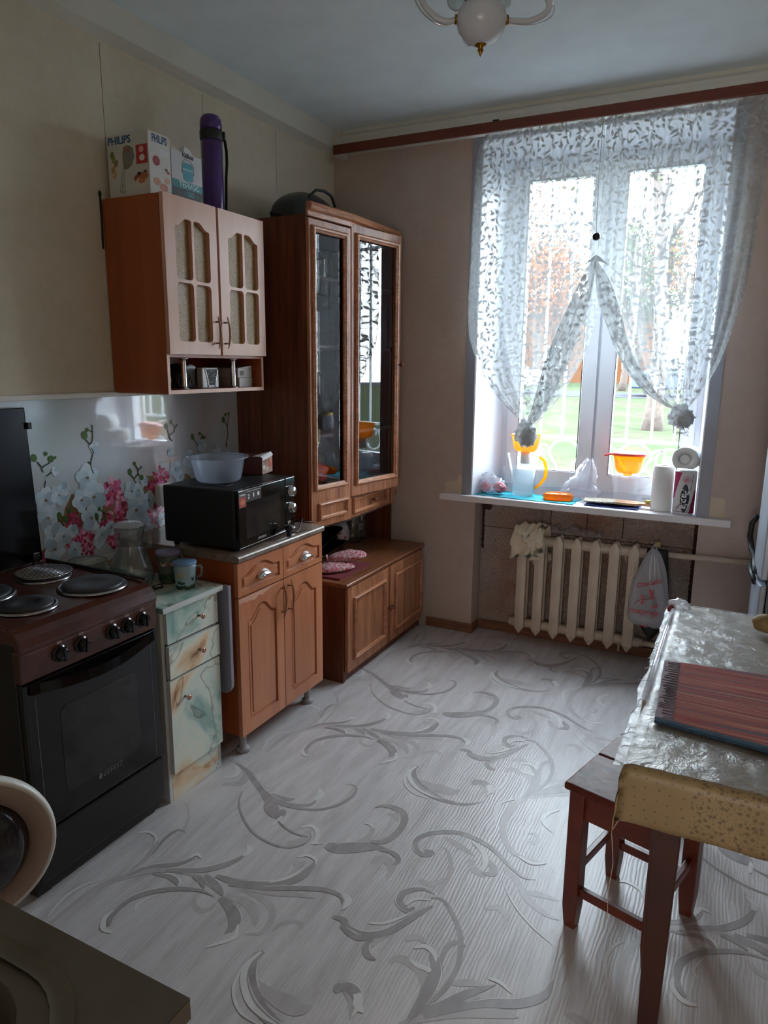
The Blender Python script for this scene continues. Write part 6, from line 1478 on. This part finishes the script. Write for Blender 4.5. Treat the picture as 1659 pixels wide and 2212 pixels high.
MB().box(.06, .10, .04, .08, 0, .03).box(.52, .56, .52, .56, 0, .03).box(.06, .10, .52, .56, 0, .03).box(.52, .56, .04, .08, 0, .03).obj('foot', M_blackm, fg)
# ------------------------------------------------------------------ table with oilcloth
tbx, tby0, tby1, tbx1 = 2.098, -2.355, -1.225, 2.80
tt = thing('dining_table', 'dining table with dark brown-red tapered legs under a spotted oilcloth', 'table', (0, 0, 0))
MB().box(tbx + .012, tbx1, tby0 + .012, tby1 - .012, .722, .742).obj('tabletop', M_tabpaint, tt, bevel=.003)
MB().box(tbx + .06, tbx1 - .05, tby0 + .055, tby0 + .075, .64, .722).box(tbx + .06, tbx1 - .05, tby1 - .075, tby1 - .055, .64, .722).box(tbx + .055, tbx + .075, tby0 + .075, tby1 - .075, .64, .722).box(tbx1 - .075, tbx1 - .055, tby0 + .075, tby1 - .075, .64, .722).obj('apron', M_tabpaint, tt)
def tleg(x, y):
    w, w2 = .031, .020
    return MB().hexa([(x - w2, y - w2, 0), (x + w2, y - w2, 0), (x + w2, y + w2, 0), (x - w2, y + w2, 0), (x - w, y - w, .722), (x + w, y - w, .722), (x + w, y + w, .722), (x - w, y + w, .722)]).obj('leg', M_tabpaint, tt, bevel=.003)
for x in (tbx + .085, tbx1 - .085):
    for y in (tby0 + .082, tby1 - .085): tleg(x, y)
k = NT('spotted_oilcloth'); v = k.coords(); sp_ = k.add('ShaderNodeSeparateXYZ'); k.link(v, sp_.inputs[0]); cb_ = k.add('ShaderNodeCombineXYZ'); k.link(sp_.outputs[0], cb_.inputs[0]); k.link(k.math('ADD', sp_.outputs[1], sp_.outputs[2]), cb_.inputs[1])
def spots(scale, rnd_, rad_):
    vo = k.add('ShaderNodeTexVoronoi'); vo.voronoi_dimensions = '2D'; k.link(cb_.outputs[0], vo.inputs['Vector']); vo.inputs['Scale'].default_value = scale; vo.inputs['Randomness'].default_value = rnd_; return k.math('LESS_THAN', k.math('ADD', vo.outputs['Distance'], k.math('MULTIPLY', k.noise(v, 260, 2), .22)), rad_ + .11)
big = k.math('GREATER_THAN', sp_.outputs[0], 2.225); small_d = spots(44, .35, .10); big_d = k.math('MAXIMUM', spots(60, .9, .22), spots(110, 1.0, .16)); nz = k.noise(v, 5, 4, .6)
dot2 = k.math('ADD', k.math('MULTIPLY', small_d, k.math('SUBTRACT', 1.0, big)), k.math('MULTIPLY', big_d, big))
k.base(k.mix(k.math('MULTIPLY', dot2, .75), k.ramp(nz, [(.3, srgb(124, 103, 70)), (.7, srgb(148, 126, 92))]), srgb(92, 74, 52))); k.b.inputs['Roughness'].default_value = .5; k.bump(nz, .3, .004); M_oil = k.m
oc = thing('oilcloth', 'yellowed oilcloth with small dots draped over the dining table', 'tablecloth', (0, 0, 0))
def ocf(u, v):
    # u across x from left drop to right, v along the y direction from near drop to far drop
    X = [(-.03, None)]; s = u * (tbx1 - tbx + .17) - .055; t_ = v * (tby1 - tby0 + .13 + .03) - .125
    x = tbx + max(s, 0) if s < tbx1 - tbx else tbx1; y = tby0 + min(max(t_, 0), tby1 - tby0); z = .7455
    dn = max(0, -s) + max(0, s - (tbx1 - tbx)); dn2 = max(0, -t_) + max(0, t_ - (tby1 - tby0)); n_ = noise.noise(Vector((x * 9, y * 9, 0)))
    if dn2 > 0: y = (tby0 - .006 - .010 * abs(n_) * min(1, dn2 * 12)) if t_ < 0 else tby1 + .006; z -= dn2 * (1 - .10 * abs(n_))
    if dn > 0:
        x = (tbx - .006 - .008 * abs(noise.noise(Vector((y * 14, 3, z * 20)))) - (.10 * dn2)) if s < 0 else tbx1 + .006; z -= dn * (1 + .25 * n_)
    if dn == 0 and dn2 == 0: z += .0012 * noise.noise(Vector((x * 12, y * 12, 2)))
    return (x, y, z)
MB().grid(ocf, 70, 90).obj('cover', M_oil, oc, solid=.0012)
M_filmt = NT('cloudy_film'); k = M_filmt; k.n.remove(k.b); v = k.coords(); nz = k.noise(v, 16, 5, .65, .8); tr = k.add('ShaderNodeBsdfTransparent'); df = k.add('ShaderNodeBsdfDiffuse'); df.inputs[0].default_value = (.62, .64, .68, 1); gl = k.add('ShaderNodeBsdfGlossy'); gl.inputs['Roughness'].default_value = .22
bp_ = k.add('ShaderNodeBump'); k.link(nz, bp_.inputs['Height']); bp_.inputs['Strength'].default_value = .8; bp_.inputs['Distance'].default_value = .01; k.link(bp_.outputs[0], gl.inputs['Normal'])
a = k.add('ShaderNodeMixShader'); k.link(k.math('MULTIPLY', k.math('MULTIPLY', nz, nz), 1.0), a.inputs[0]); k.link(tr.outputs[0], a.inputs[1]); k.link(df.outputs[0], a.inputs[2]); b_ = k.add('ShaderNodeMixShader'); b_.inputs[0].default_value = .14; k.link(a.outputs[0], b_.inputs[1]); k.link(gl.outputs[0], b_.inputs[2]); k.link(b_.outputs[0], k.out.inputs['Surface'])
pf = thing('table_film', 'torn clear plastic film covering the oilcloth on the table', 'plastic film', (0, 0, 0))
def pff(u, v):
    x = tbx - .012 + u * .62; y = tby0 + .006 + v * (tby1 - tby0 - .006); n_ = noise.noise(Vector((x * 8, y * 8, 5))); n2 = noise.noise(Vector((x * 22, y * 22, 1))); n3 = noise.noise(Vector((3, y * 8, 1)))
    z = .7485 + .006 * max(0, n_) + .003 * abs(n2)
    if u < .03: x -= .014 + .012 * n3; z -= .010 + .012 * abs(n3)
    return (x, y, z)
MB().grid(pff, 60, 110).obj('sheet', M_filmt.m, pf)
m = MB()
for i in range(16):
    y = tby0 + .02 + random.random() ** .7 * (tby1 - tby0 - .04); L_ = .003 + .020 * random.random() ** 2; m.tube([(tbx - .004, y, .752), (tbx - .016, y + .006 * random.random(), .748), (tbx - .016 - L_, y + random.uniform(-.012, .012), .744 - random.random() * .02)], .0011, 4)
m.obj('frayed_edge', M_bagm, pf, kind='stuff')
MB().tube([(tbx - .006, tby0 + .33, .7525), (tbx - .005, tby0 + .56, .7545), (tbx - .006, tby0 + .84, .753), (tbx - .003, tby0 + 1.03, .755)], .0075, 10).obj('rolled_edge', M_bag, pf)
m = MB().ball((tbx + .01, tby1 - .03, .752), (.035, .03, .022), 26, 16, .35, 3, seed=8); m.obj('bunched_corner', M_bagm, pf)
MB().ball((tbx - .012, tby1 - .045, .738), (.014, .024, .022), 16, 12, .2, 3, seed=2).obj('print_scrap', P((120, 40, 36), .5), pf); MB().ball((tbx - .010, tby1 - .060, .718), (.012, .020, .012), 14, 10, .2, 3, seed=4).obj('print_scrap', P((60, 76, 40), .5), pf)
MB().tube([(tbx - .012, tby0 + .02, .63), (tbx - .018, tby0 + .01, .61), (tbx - .010, tby0 + .02, .60), (tbx - .020, tby0 + .01, .58), (tbx - .012, tby0 + .015, .50), (tbx - .018, tby0 + .02, .42), (tbx - .014, tby0 + .015, .36)], .0009, 4).obj('hanging_thread', P((200, 180, 160), .9), pf)
# striped place mat
k = NT('striped_weave'); v = k.coords(); sp_ = k.add('ShaderNodeSeparateXYZ'); k.link(v, sp_.inputs[0])
cm = k.add('ShaderNodeCombineXYZ'); k.link(sp_.outputs[1], cm.inputs[0]); k.link(k.math('MULTIPLY', sp_.outputs[0], .012), cm.inputs[1]); f = k.noise(cm.outputs[0], 40, 2, .9)
col = k.ramp(f, [(.28, srgb(40, 62, 84)), (.36, srgb(96, 96, 108)), (.40, srgb(150, 56, 62)), (.46, srgb(176, 104, 96)), (.50, srgb(120, 42, 54)), (.545, srgb(186, 128, 112)), (.59, srgb(150, 66, 64)), (.64, srgb(66, 86, 104)), (.68, srgb(166, 92, 84)), (.74, srgb(176, 120, 104))])
wv = k.add('ShaderNodeTexWave'); wv.bands_direction = 'Y'; k.link(v, wv.inputs[0]); wv.inputs['Scale'].default_value = 70; k.base(col); k.b.inputs['Roughness'].default_value = .9; k.bump(wv.outputs['Fac'], .7, .002); M_stripe = k.m
pmt = thing('place_mat', 'red and blue striped woven place mat on the table', 'place mat', (0, 0, 0))
A, B_, Cc, D = Vector((2.128, -2.160)), Vector((2.52, -2.205)), Vector((2.52, -1.742)), Vector((2.113, -1.782))
def pmf(u, v): p = (A * (1 - u) + B_ * u) * (1 - v) + (D * (1 - u) + Cc * u) * v; return (p.x, p.y, .7575 + .0025 * max(0, noise.noise(Vector((p.x * 14, p.y * 8, 3)))) + .003 * max(0, math.sin(v * 7 - 1)) * max(0, 1 - u * 2))
MB().grid(lambda u, v: pmf(.10 + .9 * u, .05 + .95 * v), 50, 40).obj('weave', M_stripe, pmt, solid=.003)
MB().grid(lambda u, v: pmf(u, .055 * v), 50, 4).obj('blue_border', plain('petrol_weave', (36, 62, 82), .9, var=.15, nscale=60, bump=.6, bscale=150), pmt, solid=.005)
m = MB()
for i in range(46):
    v_ = .06 + .92 * i / 45; p = pmf(.10, v_); q = pmf(.0, v_ + .006 * math.sin(i * 3)); m.tube([(p[0], p[1], p[2] + .0012), (q[0] + random.uniform(.002, .018), q[1] + random.uniform(-.003, .003), q[2] + .0012)], .0009, 5)
m.obj('fringe', P((104, 86, 96), .9), pmt, kind='stuff'); MB().grid(lambda u, v: pmf(.10 * u, .05 + .95 * v), 8, 40).obj('woven_hem', P((160, 146, 156), .9), pmt, solid=.002)
po_ = MB().ball((0, 0, .030), (.036, .028, .028), 24, 16, .12, 2, seed=4)
pto = thing('potato', 'brown potato lying at the right edge of the table', 'potato', (2.362, -1.405, .7545)); po_.obj('tuber', plain('potato_skin', (134, 112, 66), .7, var=.12, nscale=30), pto)
# ------------------------------------------------------------------ stool
SA = math.atan2(.323, .09); ux = Vector((math.cos(SA), math.sin(SA))); uy = Vector((ux.y, -ux.x))
stl = thing('stool', 'brown-red painted wooden stool with chipped plank seat by the table', 'stool', (1.906, -2.001, 0), SA)
# local x runs along the left seat edge, local y = left normal, so the seat lies at negative y
SWX, SWY = .335, .292
MB().box(0, SWX * .585, -SWY, 0, .428, .450).obj('seat_plank', M_stooltop, stl, bevel=.007, seg=3); MB().box(SWX * .595, SWX, -SWY, 0, .428, .449).obj('seat_plank', M_stooltop, stl, bevel=.007, seg=3)
i0, i1 = .030, .030
lx = (.034, SWX - .034); ly = (-.034, -SWY + .034)
for x in lx:
    for y in ly:
        w, w2 = .0215, .016
        MB().hexa([(x - w2, y - w2, 0), (x + w2, y - w2, 0), (x + w2, y + w2, 0), (x - w2, y + w2, 0), (x - w, y - w, .07), (x + w, y - w, .07), (x + w, y + w, .07), (x - w, y + w, .07)]).hexa([(x - w, y - w, .07), (x + w, y - w, .07), (x + w, y + w, .07), (x - w, y + w, .07), (x - w, y - w, .428), (x + w, y - w, .428), (x + w, y + w, .428), (x - w, y + w, .428)]).obj('leg', M_redpaint, stl, bevel=.003)
for y in ly:
    MB().box(lx[0] + .02, lx[1] - .02, y - .009, y + .009, .345, .428).obj('apron', M_redpaint, stl, bevel=.002)
    MB().box(lx[0] + .02, lx[1] - .02, y - .009, y + .009, .165, .192).obj('stretcher', M_redpaint, stl, bevel=.003)
for x in lx:
    MB().box(x - .009, x + .009, ly[1] + .02, ly[0] - .02, .345, .428).obj('apron', M_redpaint, stl, bevel=.002)
    MB().box(x - .009, x + .009, ly[1] + .02, ly[0] - .02, .105, .132).obj('stretcher', M_redpaint, stl, bevel=.003)
# ------------------------------------------------------------------ sink unit at the lower left
sk = thing('sink_unit', 'dull stainless steel sink top on a brown cabinet in the near corner', 'sink', (0, 0, 0))
SX0, SX1, SY0, SY1 = 1.02, 1.752, -3.93, -3.262
out = [(SX0, SY0), (SX1, SY0), (SX1, SY1), (SX0, SY1)]; hole = rrect(1.14, 1.640, -3.84, -3.345, .10, 8)
V, F = plate(out, [hole], .0015); m = MB().raw([(u, v, .8485 + w) for u, v, w in V], F)
m.box(SX0, SX1, SY1 - .0015, SY1, .822, .8495).box(SX1 - .0015, SX1, SY0, SY1 - .0015, .822, .8495); m.obj('steel_top', M_sink, sk)
rm = MB(); 
h1 = rrect(1.085, 1.70, -3.89, -3.302, .13, 8); h2 = rrect(1.097, 1.688, -3.878, -3.314, .12, 8); n = len(h1); b = 0
rm.V += [(u, v, .8500) for u, v in h1] + [(u, v, .8455) for u, v in h2] + [(u, v, .8502) for u, v in rrect(1.109, 1.676, -3.866, -3.326, .11, 8)]
for j in range(2):
    for i in range(n): rm.quad((j * n + i, j * n + (i + 1) % n, (j + 1) * n + (i + 1) % n, (j + 1) * n + i), 0, True)
rm.V = [(x, y, z + .0045) for x, y, z in rm.V]; rm.obj('pressed_rim', M_sink, sk)
bs = MB(); lv = [(1.0, .8495), (.985, .842), (.93, .72), (.80, .690), (.1, .688)]; cx, cy = 1.39, -3.5925; n = len(hole)
for s_, z in lv: bs.V += [(cx + (u - cx) * s_, cy + (v - cy) * s_, z) for u, v in hole]
for j in range(len(lv) - 1):
    for i in range(n): bs.quad((j * n + i, j * n + (i + 1) % n, (j + 1) * n + (i + 1) % n, (j + 1) * n + i), 0, True)
bs.quad([(len(lv) - 1) * n + i for i in range(n)]); bs.obj('basin', M_sink, sk)
MB().box(SX1 - .025, SX1 - .005, SY0 + .01, SY1 - .02, 0, .820).box(SX0 + .01, SX0 + .026, SY0 + .01, SY1 - .02, 0, .820).box(SX0 + .026, SX1 - .025, SY0 + .01, SY0 + .02, 0, .820).obj('cabinet', M_carcass, sk)
MB().box(SX0 + .03, SX1 - .03, SY1 - .030, SY1 - .014, .10, .812).obj('door', M_carcass, sk, bevel=.003)
# ------------------------------------------------------------------ washing machine with its round door standing open
wm = thing('washing_machine', 'white washing machine with its round door standing open beside the sink', 'washing machine', (.36, -3.80, 0))
V, F = plate([(0, .0), (.60, 0), (.60, .85), (0, .85)], [oval(.30, .50, .155, .155, 40)], .02)
MB().raw([(u, .555 + w, v) for u, v, w in V], F).box(0, .60, 0, .554, .01, .849).obj('body', M_white, wm, bevel=.004)
MB().lathe([(.155, .535), (.165, .578), (.150, .582), (.135, .57)], (.30, 0, .50), 44, axis='y').obj('door_opening', M_greyp, wm)
MB().box(.02, .58, .576, .582, .73, .84).obj('control_panel', M_greyp, wm)
dm = MB().shell([(.118, .012), (.125, .020), (.150, .020), (.166, .012), (.168, .0), (.166, -.012), (.160, -.016), (.156, -.014)], (0, 0, 0), 60, axis='y'); dring = dm.obj('door', M_white, wm)
mid_ = MB().shell([(.112, .0), (.116, -.010), (.150, -.014), (.157, -.0145)], (0, 0, 0), 60, axis='y').obj('inner_ring', P((176, 160, 150), .3), dring)
MB().shell([(.118, .006), (.112, -.01), (.09, -.045), (.0, -.055)], (0, 0, 0), 60, axis='y').obj('bowl_glass', M_blackwin, dring)
MB().box(-.190, -.160, -.008, .004, -.03, .03).obj('hinge', M_white, dring, bevel=.002)
dring.location = (.552, .795, .556); dring.rotation_euler = (0, 0, math.radians(62))
for x in (.05, .55):
    for y in (.06, .5): MB().lathe([(.02, 0), (.02, .01), (0, .011)], (x, y, 0), 12).obj('foot', M_blackm, wm)
# ------------------------------------------------------------------ chandelier
def smooth3(P_, n=5):
    out = []
    for i in range(len(P_) - 1):
        p0 = P_[max(i - 1, 0)]; p1 = P_[i]; p2 = P_[i + 1]; p3 = P_[min(i + 2, len(P_) - 1)]
        for k_ in range(n):
            t = k_ / n; out.append([.5 * ((2 * p1[d]) + (-p0[d] + p2[d]) * t + (2 * p0[d] - 5 * p1[d] + 4 * p2[d] - p3[d]) * t * t + (-p0[d] + 3 * p1[d] - 3 * p2[d] + p3[d]) * t ** 3) for d in range(3)])
    return out + [list(P_[-1])]
ch = thing('chandelier', 'white and brass ceiling lamp with looped arms', 'lamp', (1.462, -1.631, 2.505))
prof = [(0, -.060), (.02, -.060), (.045, -.048), (.066, -.022), (.072, .004), (.066, .028), (.046, .048), (.028, .056), (0, .056)]
MB().lathe(prof, n=40).obj('hub', M_porc, ch)
MB().lathe([(0, -.092), (.003, -.086), (.009, -.074), (.006, -.066), (.016, -.062), (.018, -.055), (.010, -.050)], n=22).obj('finial', M_brass, ch)
MB().lathe([(.016, .05), (.016, .10), (.010, .11), (.010, .25), (.05, .262), (.055, .313), (0, .3135)], n=24).obj('stem', M_brass, ch)
VR = Vector((.892, .452, 0))     # arms spread in several directions
for i in range(3):
    a = math.radians(26.9 + 90 * i) ; d = Vector((math.cos(a), math.sin(a), 0)); e = Vector((-d.y, d.x, 0)); rr_ = [(.070, 0, .004), (.10, .006, .004), (.14, .014, .008), (.178, .022, .026), (.196, .028, .050), (.186, .024, .074), (.15, .014, .092), (.10, .004, .098), (.06, 0, .088), (.03, 0, .08)]
    if i == 2: rr_ = [(.070, 0, .004), (.095, 0, -.002), (.125, 0, .006), (.160, 0, .035), (.180, 0, .075), (.176, 0, .115), (.15, 0, .145), (.10, 0, .150), (.05, 0, .12), (.02, 0, .09)]
    rr_ = [tuple(q) for q in smooth3(rr_)]; pts = [tuple(d * r_ + e * s_ + Vector((0, 0, z_))) for r_, s_, z_ in rr_]; ao = MB().tube(pts, .0085, 10).obj('arm', M_porc, ch)
    w_ = [tuple(d * (r_ * 1.07 + .002) + e * s_ * 1.1 + Vector((0, 0, z_ - .010 + .004 * j / (len(rr_) - 1)))) for j, (r_, s_, z_) in enumerate(rr_)]; MB().tube(w_, .0022, 6).obj('brass_wire', M_chrome, ao)
    MB().tube([tuple(d * .068 + Vector((0, 0, .004))), tuple(d * .076 + Vector((0, 0, .004)))], .0125, 12).obj('collar', M_brass, ao)
    d2 = Vector((math.cos(a + .8), math.sin(a + .8), 0)); so_ = MB().tube([tuple(d2 * .03 + Vector((0, 0, .075))), tuple(d2 * .055 + Vector((0, 0, .078)))], .014, 14).obj('socket', M_brass, ch)
    c = d2 * .092 + Vector((0, 0, .082)); MB().tube([tuple(d2 * .055 + Vector((0, 0, .078))), tuple(d2 * .066 + Vector((0, 0, .079))), tuple(d2 * .080 + Vector((0, 0, .081))), tuple(d2 * .10 + Vector((0, 0, .083))), tuple(d2 * .115 + Vector((0, 0, .084))), tuple(d2 * .122 + Vector((0, 0, .085)))], [.012, .016, .024, .027, .018, .004], 18).obj('bulb', M_clearg, so_)
